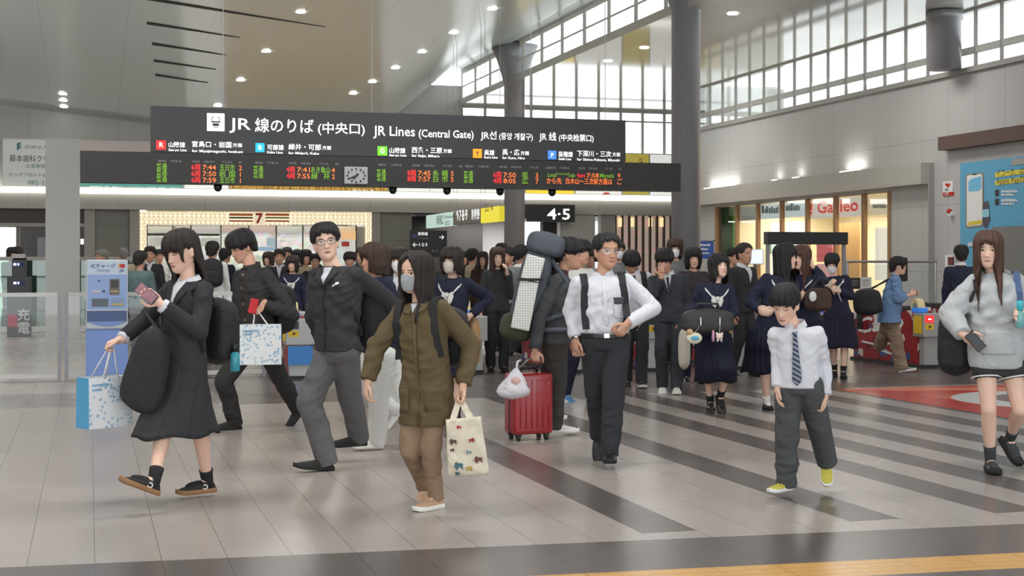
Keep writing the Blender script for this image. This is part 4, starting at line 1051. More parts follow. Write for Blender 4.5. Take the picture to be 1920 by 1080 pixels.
# ---- painted emblem on the floor at the right
fe = thing('floor_emblem', 'large red floor print with a white open ring at the right, before the gates', 'floor graphic', (11.0, 13.6, 0))
def disc(name, cx, cy, rx, ry, z, m, y1=None, n=72, hole=None):
    bm = bmesh.new(); pts = [(cx + rx * math.cos(q), min(cy + ry * math.sin(q), y1 or 1e9), z) for q in [2 * math.pi * k / n for k in range(n)]]
    prism(bm, pts, (0, 0, 1), .0012); return obj(name, bm, m, fe)
m_, b_, g_ = new_mat('red_floor_print'); o_ = g_.obj(); n_ = g_.noise(g_.scaled(o_, (1, .35, 1)), 1.4, 4, .6)
g_.link(g_.mix(g_.step(n_, .55, .7), lin((196, 62, 52)), lin((226, 132, 100))), b_.inputs['Base Color']); b_.inputs['Roughness'].default_value = .25
bm = bmesh.new(); box(bm, (8.58, 10.3, .0005), (14.2, 15.3, .0020)); obj('red_field', bm, m_, fe)
bm = bmesh.new(); prism(bm, [(8.58, 15.3, .0022), (9.6, 15.3, .0022), (10.9, 14.75, .0022), (12.4, 15.1, .0022), (12.4, 14.6, .0022), (10.8, 14.5, .0022), (9.2, 14.9, .0022)], (0, 0, 1), .0006); obj('light_streak', bm, mat('coral_floor_print', (226, 136, 104), .25), fe)
bm = bmesh.new(); R0, R1 = 1.08, .70; aa = [math.radians(a) for a in range(28, 333, 5)]
prism(bm, [(10.2 + R0 * math.cos(a), 13.42 + R0 * math.sin(a), .0024) for a in aa] + [(10.28 + R1 * math.cos(a), 13.46 + R1 * math.sin(a), .0024) for a in aa[::-1]], (0, 0, 1), .0008); obj('white_ring', bm, mat('white_floor_print', (222, 224, 222), .25), fe, label='white open ring like a letter C')
bm = bmesh.new(); prism(bm, [(10.28 + .70 * math.cos(q), 13.46 + .70 * math.sin(q), .0022) for q in np.linspace(0, 6.2, 40)], (0, 0, 1), .0006); obj('ring_centre', bm, mat('mauve_floor_print', (140, 116, 116), .25), fe)

# ---- ceiling downlights
dl = 0
def downlight(x, y, lab):
    z = ceil_z(x, y) if x < 10.7 else 6.32
    bm = bmesh.new(); lathe(bm, [(.0, -.006), (.10, -.006), (.10, .02), (.0, .02)], (x, y, z - .012), 20)
    o = solo('downlight', bm, lit('downlight_glow', (255, 252, 244), 14), lab, 'ceiling light', V((x, y, z - .02)), 'recessed ceiling downlights')
def ceil_hit(u, v):
    lo, hi = 8., 60.
    for _ in range(44):
        md = (lo + hi) / 2; p = P(u, v, md)
        if p.z < (ceil_z(p.x, p.y) if p.x < 10.7 else 6.32): lo = md
        else: hi = md
    return P(u, v, lo)
for k, (u, v) in enumerate(((923, 16), (850, 61), (791, 97), (741, 127), (698, 153), (662, 175))):
    p = ceil_hit(u, v); downlight(p.x, p.y, 'ceiling downlight, number %s from the front in the row above the sign\'s middle' % ('one', 'two', 'three', 'four', 'five', 'six')[k])
for k, (u, v) in enumerate(((564, 22), (499, 96), (451, 150), (408, 198))):
    p = ceil_hit(u, v); downlight(p.x, p.y, 'ceiling downlight, number %s from the front in the row above the sign\'s left' % ('one', 'two', 'three', 'four')[k])
for k, (u, v) in enumerate(((118, 176), (119, 188), (120, 200))):
    p = ceil_hit(u, v); downlight(p.x, p.y, '%s of three downlights close together at the far left of the ceiling' % ('uppermost', 'middle', 'lowest')[k])
for k, (u, v) in enumerate(((1208, 89), (1140, 114), (1374, 25))):
    p = ceil_hit(u, v); downlight(p.x, p.y, ('downlight in the aisle ceiling left of the big column', 'farther downlight in the aisle ceiling left of the big column', 'downlight in the aisle ceiling just right of the big column')[k])
# ================================================================== PEOPLE: builders
def skin_mat(name, c, eyes='open', lip=(176, 104, 96)):
    """skin with the face's own colours (eyes, brows, lips) laid out in head coordinates"""
    if name in MATS: return MATS[name]
    m, b, g = new_mat(name)
    at = g.new('ShaderNodeAttribute'); at.attribute_name = 'hc'
    x, y, z = g.sep(at.outputs['Vector'])
    ax = g.m('ABSOLUTE', x); front = g.gt(y, .035)
    def ell(px, cx, cz, rx, rz, soft=.25, tilt=0.0):
        dx = g.m('DIVIDE', g.sub(px, cx), rx)
        zz = g.sub(z, cz)
        if tilt: zz = g.sub(zz, g.mul(g.sub(px, cx), tilt))
        dz = g.m('DIVIDE', zz, rz)
        r = g.m('SQRT', g.add(g.mul(dx, dx), g.mul(dz, dz)))
        return g.mul(g.step(r, 1 + soft, 1 - soft), front)
    base = lin(c)
    n = g.noise(at.outputs['Vector'], 18., 3)
    col = g.mix(n, tuple(q * .93 for q in base[:3]) + (1,), tuple(min(1, q * 1.06) for q in base[:3]) + (1,))
    col = g.mix(g.mul(ell(ax, .042, -.035, .026, .022, .6), .25), col, lin((214, 140, 124)))
    hairc = lin((48, 38, 34))
    if eyes == 'open':
        w = ell(ax, .031, 0.0, .0150, .0043, .2, .08)
        col = g.mix(w, col, lin((224, 216, 210)))
        col = g.mix(g.mul(ell(ax, .031, .0008, .0062, .0066, .15), w), col, lin((34, 24, 20)))
        col = g.mix(ell(ax, .0315, .0045, .0172, .0022, .5, .08), col, lin((46, 34, 30)))
    else:
        col = g.mix(ell(ax, .0315, -.002, .0165, .0028, .5, .08), col, lin((52, 38, 34)))
        col = g.mix(g.mul(ell(ax, .0315, .0075, .0165, .0012, .5), .5), col, lin((120, 84, 70)))
    col = g.mix(g.mul(ell(ax, .032, .0205, .0185, .0036, .5, .05), .8), col, hairc)
    col = g.mix(g.mul(ell(x, 0, -.0685, .0235, .0085, .3), .75), col, lin(lip))
    col = g.mix(g.mul(ell(x, 0, -.0680, .0215, .0013, .5), .8), col, lin((92, 48, 44)))
    col = g.mix(g.mul(ell(ax, .0075, -.0445, .0040, .0022, .5), .7), col, lin((110, 66, 56)))
    g.link(col, b.inputs['Base Color'])
    b.inputs['Roughness'].default_value = .52; b.inputs['Specular IOR Level'].default_value = .35
    b.inputs['Subsurface Weight'].default_value = .0
    MATS[name] = m
    return m

def hair_mat(name, c):
    if name in MATS: return MATS[name]
    m, b, g = new_mat(name)
    co = lin(c); o = g.obj()
    f = g.noise(g.scaled(o, (1, 1, .12)), 130., 3)
    g.link(g.mix(f, tuple(q * .6 for q in co[:3]) + (1,), tuple(q * 1.5 for q in co[:3]) + (1,)), b.inputs['Base Color'])
    b.inputs['Roughness'].default_value = .55; b.inputs['Specular IOR Level'].default_value = .3
    g.link(g.bump(f, .8, .008), b.inputs['Normal'])
    MATS[name] = m
    return m

# ---- head profile (metres, adult): z, half width, front, back
HEADP = [(-.118, .014, .066, -.030), (-.110, .032, .080, -.020), (-.098, .043, .088, -.016), (-.082, .051, .091, -.030), (-.066, .057, .090, -.048),
         (-.048, .0625, .089, -.066), (-.025, .067, .087, -.083), (0, .0705, .086, -.094), (.025, .0735, .089, -.100), (.050, .0745, .087, -.101),
         (.075, .071, .077, -.094), (.095, .061, .058, -.078), (.108, .046, .036, -.055), (.116, .026, .012, -.030), (.1185, .006, -.004, -.014)]
_HZ = np.array([p[0] for p in HEADP])
def head_r(phi, z, grow=0.0):
    """point on the bare head at angle phi (0 = front, + = person's left) and height z"""
    zc = min(max(z, -.116), .1184)
    w, f, bk = (np.interp(zc, _HZ, [p[i] for p in HEADP]) for i in (1, 2, 3))
    s, c = math.sin(phi), math.cos(phi)
    x = w * math.copysign(abs(s) ** .88, s)
    y = (f if c > 0 else -bk) * math.copysign(abs(c) ** .88, c)
    l = math.hypot(x, y) or 1e-6
    return V((x * (1 + grow / l), y * (1 + grow / l), z))

def head_verts(bm, M, male=False):
    n = 48; rings = []
    zs = np.concatenate([np.linspace(-.118, -.09, 5), np.linspace(-.084, .03, 24), np.linspace(.036, .1185, 13)])
    for z in zs:
        ring = []
        for k in range(n):
            phi = 2 * math.pi * k / n
            p = head_r(phi, z)
            if p.y > .02:
                ax = abs(p.x); d = 0.0
                # nose: bridge to tip
                t = (.012 - z) / .052
                if -.2 < t < 1.25:
                    prof = max(0, min(1, t)) ** 1.2 * .021 if t <= 1 else .021 * max(0, 1 - (t - 1) / .22)
                    wd = .008 + .008 * max(0, min(1, t))
                    d += (prof + (.004 if t > 0 and t < 1 else 0)) * math.exp(-(ax / wd) ** 2)
                d -= .0075 * math.exp(-((ax - .030) / .014) ** 2 - ((z - .001) / .010) ** 2)          # eye sockets
                d += .0038 * math.exp(-((ax - .030) / .011) ** 2 - ((z - .000) / .006) ** 2)          # eyeballs under the lids
                d += .0030 * math.exp(-((ax - .028) / .020) ** 2 - ((z - .020) / .008) ** 2)          # brow
                d += .0055 * math.exp(-(ax / .020) ** 2 - ((z + .0635) / .0045) ** 2)                 # upper lip
                d += .0055 * math.exp(-(ax / .017) ** 2 - ((z + .0740) / .0045) ** 2)                 # lower lip
                d -= .0035 * math.exp(-(ax / .022) ** 2 - ((z + .0685) / .0016) ** 2)
                d += .0045 * math.exp(-(ax / .016) ** 2 - ((z + .100) / .010) ** 2)                   # chin
                d += .003 * math.exp(-((ax - .043) / .016) ** 2 - ((z + .028) / .016) ** 2)           # cheekbone
                p = V((p.x, p.y + d, p.z))
            ring.append(M @ p)
        rings.append(ring)
    loft(bm, rings)
    R = M.to_3x3()
    s = R.col[0].length
    for sd in (-1, 1):                                                                                 # ears
        ax_ = [(R @ V(a)).normalized() for a in ((1, .25 * sd, .1 * sd), (-.25 * sd, 1, -.15), (0, .15, 1))]
        ellipsoid(bm, M @ V((.0745 * sd, -.006, -.012)), (.009 * s, .018 * s, .031 * s), ax_, 12, 8)
        ellipsoid(bm, M @ V((.0765 * sd, -.010, .004)), (.008 * s, .019 * s, .017 * s), ax_, 10, 7)

def ik(a, c, l1, l2, hint):
    """middle joint of a two-bone chain a-?-c bending towards hint"""
    a, c = V(a), V(c); d = c - a; L = d.length
    if L > (l1 + l2) * .999:
        c = a + d.normalized() * (l1 + l2) * .999; d = c - a; L = d.length
    if L < abs(l1 - l2) * 1.01: L = abs(l1 - l2) * 1.01
    t = (l1 * l1 - l2 * l2 + L * L) / (2 * L); h = math.sqrt(max(0, l1 * l1 - t * t))
    dn = d.normalized(); hv = V(hint); hv = hv - dn * hv.dot(dn)
    if hv.length < 1e-5: hv = V((0, 0, -1)) - dn * dn.z * -1
    return a + dn * t + hv.normalized() * h, c

class Skel: pass

def yaw_axes(psi):
    """facing angle seen from the camera: 0 = to the camera, + = towards picture right -> (left axis, forward axis)"""
    a = math.radians(psi)
    f = -FWD * math.cos(a) + RGT * math.sin(a)
    l = RGT * math.cos(a) + FWD * math.sin(a)
    return l, f

def skeleton(d, h, J, male=True):
    """J: pixel measurements of one person; entries (u, v, depth offset)"""
    S = Skel(); S.d, S.h, S.male = d, h, male
    k = h / 1.70; S.k = k
    def pt(key):
        q = J[key]
        if q[0] == 'f':                                   # planted foot: pixel on the floor under the ankle
            p = floor_pt(q[1], q[2]); p.z = .078 * k + (q[3] if len(q) > 3 else 0); return p
        return P(q[0], q[1], d + (q[2] if len(q) > 2 else 0))
    S.pelvis, S.neck, S.headc = pt('pelvis'), pt('neck'), pt('head')
    S.neck = S.neck + (S.headc - S.neck).normalized() * .016 * k
    S.bl, S.bf = yaw_axes(J.get('byaw', 0)); S.pl, S.pf = yaw_axes(J.get('pyaw', J.get('byaw', 0)))
    up = (S.neck - S.pelvis).normalized(); S.up = up
    S.bl = (S.bl - up * S.bl.dot(up)).normalized(); S.bf = up.cross(S.bl) * -1
    if S.bf.dot(yaw_axes(J.get('byaw', 0))[1]) < 0: S.bf = -S.bf
    sw = J.get('sw', (.168 if male else .150) * k); S.sw = sw
    drop = J.get('drop', .056 * k)
    S.sh = {'l': S.neck + S.bl * sw - up * drop, 'r': S.neck - S.bl * sw - up * drop}
    for s in 'lr':
        if s + 's' in J: S.sh[s] = pt(s + 's')
    hw = (.082 if male else .080) * k
    S.hip = {'l': S.pelvis + S.pl * hw, 'r': S.pelvis - S.pl * hw}
    # head frame
    hl, hf = yaw_axes(J.get('hyaw', J.get('byaw', 0)))
    R = Matrix((hl, hf, UP)).transposed()                 # columns: left, forward, up
    R = R @ Matrix.Rotation(math.radians(J.get('hpitch', 0)), 3, 'X') @ Matrix.Rotation(math.radians(J.get('hroll', 0)), 3, 'Y')
    hs = J.get('hs', 1.09 * (k if k > .93 else .5 * k + .47)); S.hs = hs
    S.HM = Matrix.Translation(S.headc) @ R.to_4x4() @ Matrix.Scale(hs, 4)
    # arms
    ua, fa = .178 * h, .152 * h
    S.elbow, S.wrist, S.knee, S.ankle = {}, {}, {}, {}
    for s in 'lr':
        sg = 1 if s == 'l' else -1
        w = pt(s + 'w') if s + 'w' in J else S.sh[s] + S.bl * sg * .06 * k - UP * (ua + fa) * .97 + S.bf * .05
        if s + 'e' in J:
            e = pt(s + 'e')
        else:
            e, w = ik(S.sh[s], w, ua, fa, S.bl * sg * .5 - S.bf * .8 - UP * .3)
        S.elbow[s], S.wrist[s] = e, w
        th, shk = .243 * h, .238 * h
        a = pt(s + 'a')
        if s + 'k' in J: kn = pt(s + 'k')
        else: kn, a = ik(S.hip[s], a, th, shk, S.pf + S.pl * sg * .12)
        S.knee[s], S.ankle[s] = kn, a
    S.foot = {}
    for s in 'lr':
        fy, fp = J.get(s + 'foot', (J.get('pyaw', J.get('byaw', 0)), 0))
        fl, ff = yaw_axes(fy)
        q = Matrix.Rotation(math.radians(-fp), 3, -fl if False else fl)
        ff2 = ff * math.cos(math.radians(fp)) + UP * math.sin(math.radians(fp))
        S.foot[s] = (fl, ff2, ff2.cross(fl) * (-1 if ff2.cross(fl).z < 0 else 1))
    S.J = J
    return S

def ring(c, l, f, hw, hd, n=28, e=.85):
    out = []
    for k in range(n):
        t = 2 * math.pi * k / n; s, co = math.sin(t), math.cos(t)
        out.append(c + l * (hw * math.copysign(abs(s) ** e, s)) + f * (hd * math.copysign(abs(co) ** e, co)))
    return out

def torso_rings(S, rows):
    """rows: (s along the spine, half width, half depth[, forward shift]); s < 0 goes below the pelvis"""
    out = []
    for r in rows:
        s = r[0]; t = min(1, max(0, (s + .0) / .7))
        l = (S.pl.lerp(S.bl, t)).normalized(); f = (S.pf.lerp(S.bf, t)).normalized()
        c = S.pelvis + (S.neck - S.pelvis) * s if s >= 0 else S.pelvis + UP * (s * (S.neck - S.pelvis).length)
        c = c + f * (r[3] if len(r) > 3 else 0) * S.k
        out.append(ring(c, l, f, r[1] * S.k, r[2] * S.k))
    return out

def hand(bm, w, d, pn, side, k, curl=(.5, .6, .4), spread=1.0, thumb=.5, fr=.0088):
    """palm, four fingers and a thumb; d = pointing direction, pn = palm normal"""
    d = V(d).normalized(); pn = V(pn); pn = (pn - d * pn.dot(d)).normalized()
    t = d.cross(pn) * (1 if side == 'r' else -1)
    k = k * 1.02
    ellipsoid(bm, w + d * .045 * k, (.050 * k, .039 * k, .0165 * k), (d, t, pn), 14, 9)
    ellipsoid(bm, w + d * .068 * k, (.026 * k, .041 * k, .0145 * k), (d, t, pn), 14, 9)
    limb(bm, [w - d * .02 * k, w + d * .02 * k], [.026 * k, .026 * k])
    cl = curl if isinstance(curl[0], (tuple, list)) else [curl] * 4
    for i in range(4):
        off = (.030, .0105, -.0095, -.0285)[i] * k * spread; L = (.070, .079, .073, .057)[i] * k
        b = w + d * (.084, .088, .085, .077)[i] * k + t * off
        dd = d + t * (.10, .02, -.05, -.12)[i] * spread; dd.normalize()
        pts = [w + d * .05 * k + t * off * .85, b]; a = 0.0
        for seg, c in zip((.44, .31, .25), cl[i]):
            a += c
            v = dd * math.cos(a) + pn * math.sin(a)
            pts.append(pts[-1] + v * L * seg)
        r = fr * k * (.92 if i == 3 else 1)
        limb(bm, pts, [r * 1.05, r * 1.05, r, r * .92, r * .8], 8)
    b = w + d * .022 * k + t * .026 * k
    v1 = (d * .62 + t * .72 + pn * .35 * thumb).normalized(); v2 = (d * .85 + t * (.45 - .5 * thumb) + pn * .5 * thumb).normalized()
    v3 = (d * .9 + t * (.2 - .8 * thumb) + pn * .6 * thumb).normalized()
    p1 = b + v1 * .042 * k; p2 = p1 + v2 * .034 * k; p3 = p2 + v3 * .026 * k
    limb(bm, [b, p1, p2, p3], [.0125 * k, .0115 * k, .0098 * k, .0082 * k], 8)

HANDS = {'relaxed': (.35, .45, .3), 'fist': (1.25, 1.45, .9), 'hold': (.95, 1.25, .7), 'grip': (1.1, 1.3, .8), 'flat': (.08, .12, .08), 'phone': (.35, .8, .5), 'loose': (.55, .75, .5)}

def body(S, parent, skin, vox=.006, legs=.86, hand_l='relaxed', hand_r='relaxed'):
    k = S.k; bm = bmesh.new()
    m = S.male
    rows = [(-.12, .10, .08), (0, .150, .098), (.16, .150, .1), (.36, .128 if m else .115, .088), (.6, .150 if m else .135, .100), (.78, .160 if m else .140, .100), (.90, .12, .070), (.97, .06, .055), (1.03, .05, .05)]
    loft(bm, torso_rings(S, rows))
    nb = S.neck - S.up * .05 * k
    nt = S.HM @ V((0, -.018, -.055))
    limb(bm, [nb, nb.lerp(nt, .5), nt], [.062 * k, (.054 if m else .048) * k, (.056 if m else .05) * k])
    head_verts(bm, S.HM, m)
    A = (1.0 if m else .9) * k
    for s in 'lr':
        sh, e, w = S.sh[s], S.elbow[s], S.wrist[s]
        limb(bm, [S.neck - S.up * .07 * k + S.bl * (.05 if s == 'l' else -.05) * k, sh, sh.lerp(e, .5), e, e.lerp(w, .45), w], [.036 * k, .041 * A, .044 * A, .038 * A, .036 * A, .0255 * A])
        spec = hand_l if s == 'l' else hand_r
        d = (w - e).normalized(); pn = None; curl = HANDS['relaxed']; th = .5; sp = 1.0
        if isinstance(spec, str): curl = HANDS[spec]
        else:
            curl = HANDS[spec.get('c', 'relaxed')]
            if 'd' in spec: d = cam_vec(spec['d'])
            if 'p' in spec: pn = cam_vec(spec['p'])
            th = spec.get('t', .5); sp = spec.get('s', 1.0)
        if pn is None: pn = S.bl * (-1 if s == 'l' else 1) + S.bf * -.15
        hand(bm, w, d, pn, s, k, curl, sp, th, .0088 if vox < .009 else .0105)
        S.__dict__.setdefault('hd', {})[s] = (w, d, V(pn))
        hp, kn, an = S.hip[s], S.knee[s], S.ankle[s]
        L = legs * k
        cf = (hp - an).normalized()
        back = -S.pf
        limb(bm, [hp, hp.lerp(kn, .45), kn], [.080 * L, .070 * L, .052 * L])
        limb(bm, [kn, kn.lerp(an, .3) + back * .014 * k, kn.lerp(an, .65) + back * .004 * k, an], [.050 * L, .053 * L, .040 * L, .034 * L])
        fl, ff, fu = S.foot[s]
        limb(bm, [an, an + ff * .06 * k - fu * .035 * k, an + ff * .12 * k - fu * .05 * k], [.034 * k, .030 * k, .022 * k], 8)
        ellipsoid(bm, an - ff * .02 * k - fu * .03 * k, .03 * k, None, 8, 6)
    me = remesh(bm, vox, 2)
    n = len(me.vertices); co = np.ones((n, 4)); c3 = np.zeros(n * 3); me.vertices.foreach_get('co', c3); co[:, :3] = c3.reshape(-1, 3)
    Mi = np.array(S.HM.inverted()); hc = (co @ Mi.T)[:, :3]
    far = (np.abs(hc[:, 0]) > .11) | (hc[:, 2] < -.135)
    hc[far] = (0, -.05, -.2)
    at = me.attributes.new('hc', 'FLOAT_VECTOR', 'POINT'); at.data.foreach_set('vector', hc.astype(np.float32).ravel())
    return obj('body', me, skin, parent)

def cam_vec(v):
    """(right, up, away) as seen from the camera -> world"""
    return (RGT * v[0] + UP * v[1] + FWD * v[2]).normalized()

TOP_M = [(-.14, .172, .128), (0, .176, .130), (.20, .168, .126), (.36, .160, .118), (.6, .182, .128), (.78, .192, .128), (.88, .180, .114), (.955, .128, .090), (1.01, .080, .070)]
TOP_F = [(-.14, .176, .130), (0, .172, .126), (.20, .154, .116), (.36, .142, .108), (.6, .160, .124), (.78, .166, .118), (.88, .156, .104), (.955, .112, .082), (1.01, .073, .064)]

def top(S, parent, m, name='jacket', rows=None, sleeve=(.064, .056, .046), arm=.96, vox=.009, grow=1.0, hem=None, fold=.004, shoulder=.062, cuffw=None, extra=None, no_sleeves=False, smooth=3):
    bm = bmesh.new(); k = S.k
    rows = [list(r) for r in (rows or (TOP_M if S.male else TOP_F))]
    if hem is not None: rows[0][0] = hem
    for r in rows:
        if r[0] < .93: r[1] *= grow; r[2] *= grow
    loft(bm, torso_rings(S, rows))
    for s in 'lr':
        if no_sleeves: break
        sh, e, w = S.sh[s], S.elbow[s], S.wrist[s]
        end = e.lerp(w, arm)
        inn = S.neck - S.up * .06 * k + S.bl * (.075 if s == 'l' else -.07) * k
        limb(bm, [inn, sh, sh.lerp(e, .55), e], [.056 * k, shoulder * k, (sleeve[0] * .6 + sleeve[1] * .4) * k, sleeve[1] * k], 14)
        a, b = e.lerp(w, .5), end
        limb(bm, [e, a], [sleeve[1] * k, (sleeve[1] * .5 + sleeve[2] * .5) * k], 14)
        tube(bm, [a, b], [(sleeve[1] * .5 + sleeve[2] * .5) * k, sleeve[2] * k], 14)
    if extra: extra(bm)
    me = remesh(bm, vox, smooth, fold)
    o = obj(name, me, m, parent)
    S.bvh = BVHTree.FromPolygons([v.co + root_loc(parent) for v in me.vertices], [p.vertices for p in me.polygons])
    return o

def trousers(S, parent, m, r=(.096, .072, .062), vox=.009, name='trousers', end=1.10, fold=.004, waist=.20, grow=1.0):
    bm = bmesh.new(); k = S.k
    loft(bm, torso_rings(S, [(-.16, .12 * grow, .10 * grow), (-.04, .166 * grow, .118 * grow), (.06, .168 * grow, .118 * grow), (waist, .158 * grow, .113 * grow)]))
    for s in 'lr':
        hp, kn, an = S.hip[s], S.knee[s], S.ankle[s]
        limb(bm, [hp, hp.lerp(kn, .5), kn], [r[0] * k, (r[0] + r[1]) / 2 * k, r[1] * k], 16)
        b = kn.lerp(an, end)
        limb(bm, [kn, kn.lerp(an, .45) - S.pf * .008 * k], [r[1] * k, (r[1] + r[2]) / 2 * k], 16)
        tube(bm, [kn.lerp(an, .4) - S.pf * .006 * k, b], [(r[1] + r[2]) / 2 * k, r[2] * k], 16)
    return obj(name, remesh(bm, vox, 2, fold, 30.), m, parent)

def skirt(S, parent, m, hem_v, waist=.30, hw=(.135, .20, .26), pleats=22, amp=.012, name='skirt', shift=(0, 0), hd=None, mg=.10):
    """pleated skirt: waist to hem height z, widths at waist, hip, hem"""
    bm = bmesh.new(); k = S.k; n = 132; rows = []
    z1 = hem_v; cw = S.pelvis + (S.neck - S.pelvis) * waist
    km = (S.knee['l'] + S.knee['r']) / 2
    for i in range(19):
        t = i / 18
        z = cw.z + (z1 - cw.z) * t
        w = np.interp(t, [0, .35, 1], hw) * k
        dd = np.interp(t, [0, .35, 1], [hw[0] * .74, hw[1] * .78, (hd or hw[2] * .86)]) * k
        lp = []
        for q in 'lr':
            hp, kn, an = S.hip[q], S.knee[q], S.ankle[q]
            a_, b_ = (hp, kn) if z > kn.z else (kn, an)
            f_ = min(1, max(0, (a_.z - z) / max(1e-4, a_.z - b_.z))); lp.append(a_.lerp(b_, f_))
        mid = (lp[0] + lp[1]) / 2; df = lp[0] - lp[1]
        tt = min(1, t * 1.6); c = cw.lerp(mid, tt); c.z = z
        if t > .12:
            w = max(w, 1.06 * (max(abs((q - c).dot(S.pl)) for q in lp) + (mg + .015 * t) * k)); dd = max(dd, 1.06 * (max(abs((q - c).dot(S.pf)) for q in lp) + (mg + .015 * t) * k))
        c = c + RGT * shift[0] * t + FWD * shift[1] * t
        r = []
        for q in range(n):
            a = 2 * math.pi * q / n
            saw = ((q * pleats / n) % 1.0); pl = amp * k * min(1, t * 2.2 + .25) * (saw - .5) * 2
            wob = .010 * k * t * math.sin(3 * a + 1.3 + S.h * 40) + .006 * k * t * math.sin(7 * a + S.h * 17)
            zz = .012 * k * math.sin(5 * a + S.d) * t * t
            r.append(c + S.pl * (math.sin(a) * (w + pl + wob)) + S.pf * (math.cos(a) * (dd + pl + wob)) + UP * zz)
        rows.append(r)
    last = rows[-1]; cc = sum(last, V((0, 0, 0))) / n
    rows.append([cc + (p - cc) * .965 + UP * .002 for p in last]); rows.append([cc + (p - cc) * .93 + UP * .05 for p in last])
    loft(bm, rows)
    me = to_mesh(bm, 'skirt', True)
    return obj(name, me, m, parent)

SHOE = {'sneaker': [(0, .022, .030), (.04, .034, .072), (.14, .037, .086), (.25, .038, .092), (.36, .040, .084), (.5, .044, .066), (.66, .049, .056), (.8, .048, .050), (.92, .038, .042), (1, .012, .026)],
        'loafer': [(0, .022, .030), (.04, .034, .068), (.14, .037, .078), (.25, .038, .076), (.36, .041, .074), (.5, .045, .069), (.66, .048, .060), (.8, .045, .047), (.92, .036, .040), (1, .012, .026)]}
def shoe(S, parent, s, m, ms, kind='sneaker', L=.262, sole=.026, band=None):
    k = S.k; fl, ff, fu = S.foot[s]
    a = S.ankle[s]; h0 = .078 * k
    o = a - fu * h0 - ff * (.20 * L * k)
    L *= k
    bm = bmesh.new(); rr = []
    for t, w, h in SHOE[kind]:
        c = o + ff * (t * L); r = []
        for q in range(16):
            an = 2 * math.pi * q / 16; sx, cz = math.sin(an), math.cos(an)
            zz = (h + .008) / 2 + (h - .012) / 2 * math.copysign(abs(cz) ** .7, cz) * (1 if cz < 0 else 1)
            ww = w * math.copysign(abs(sx) ** .75, sx) * (1.0 if cz < .2 else 1 - .35 * (cz - .2))
            r.append(c + fl * ww * k + fu * zz * k)
        rr.append(r)
    loft(bm, rr)
    sh = obj('shoe', subsurf(bm, 1), m, parent)
    bm = bmesh.new(); rr = []
    for t, w, h in SHOE[kind]:
        t2 = -.015 + 1.03 * t; c = o + ff * (t2 * L); r = []
        w2 = (w + .0045) * k if t < .99 else .02 * k
        lift = .010 * k * max(0, (t - .8) / .2) ** 2
        for (sx, z) in ((-1, .004), (-.9, 0), (.9, 0), (1, .004), (1, sole), (.9, sole + .004), (-.9, sole + .004), (-1, sole)):
            r.append(c + fl * (sx * w2) + fu * (z * k + lift))
        rr.append(r)
    loft(bm, rr)
    obj('sole', to_mesh(bm, 'sole', True), ms, sh)
    return sh

def sock(S, parent, s, m, up=.35, r=(.038, .046)):
    a, kn = S.ankle[s], S.knee[s]; k = S.k
    bm = bmesh.new(); t = a.lerp(kn, up)
    back = -S.pf * .010 * k * min(1, up * 2)
    tube(bm, [a - S.foot[s][2] * .05 * k, a, a.lerp(t, .35), a.lerp(t, .7) + back * .7, t + back, t + back], [.040 * k, r[0] * k, (r[0] * .8 + r[1] * .2) * k * 1.02, (r[0] * .4 + r[1] * .6) * k, r[1] * k, r[1] * .9 * k], 16)
    fl, ff, fu = S.foot[s]
    ellipsoid(bm, a + ff * .055 * k - fu * .030 * k, (.037 * k, .105 * k, .036 * k), (fl, ff, fu), 14, 9)
    return obj('sock', to_mesh(bm, 'sock', True), m, parent)

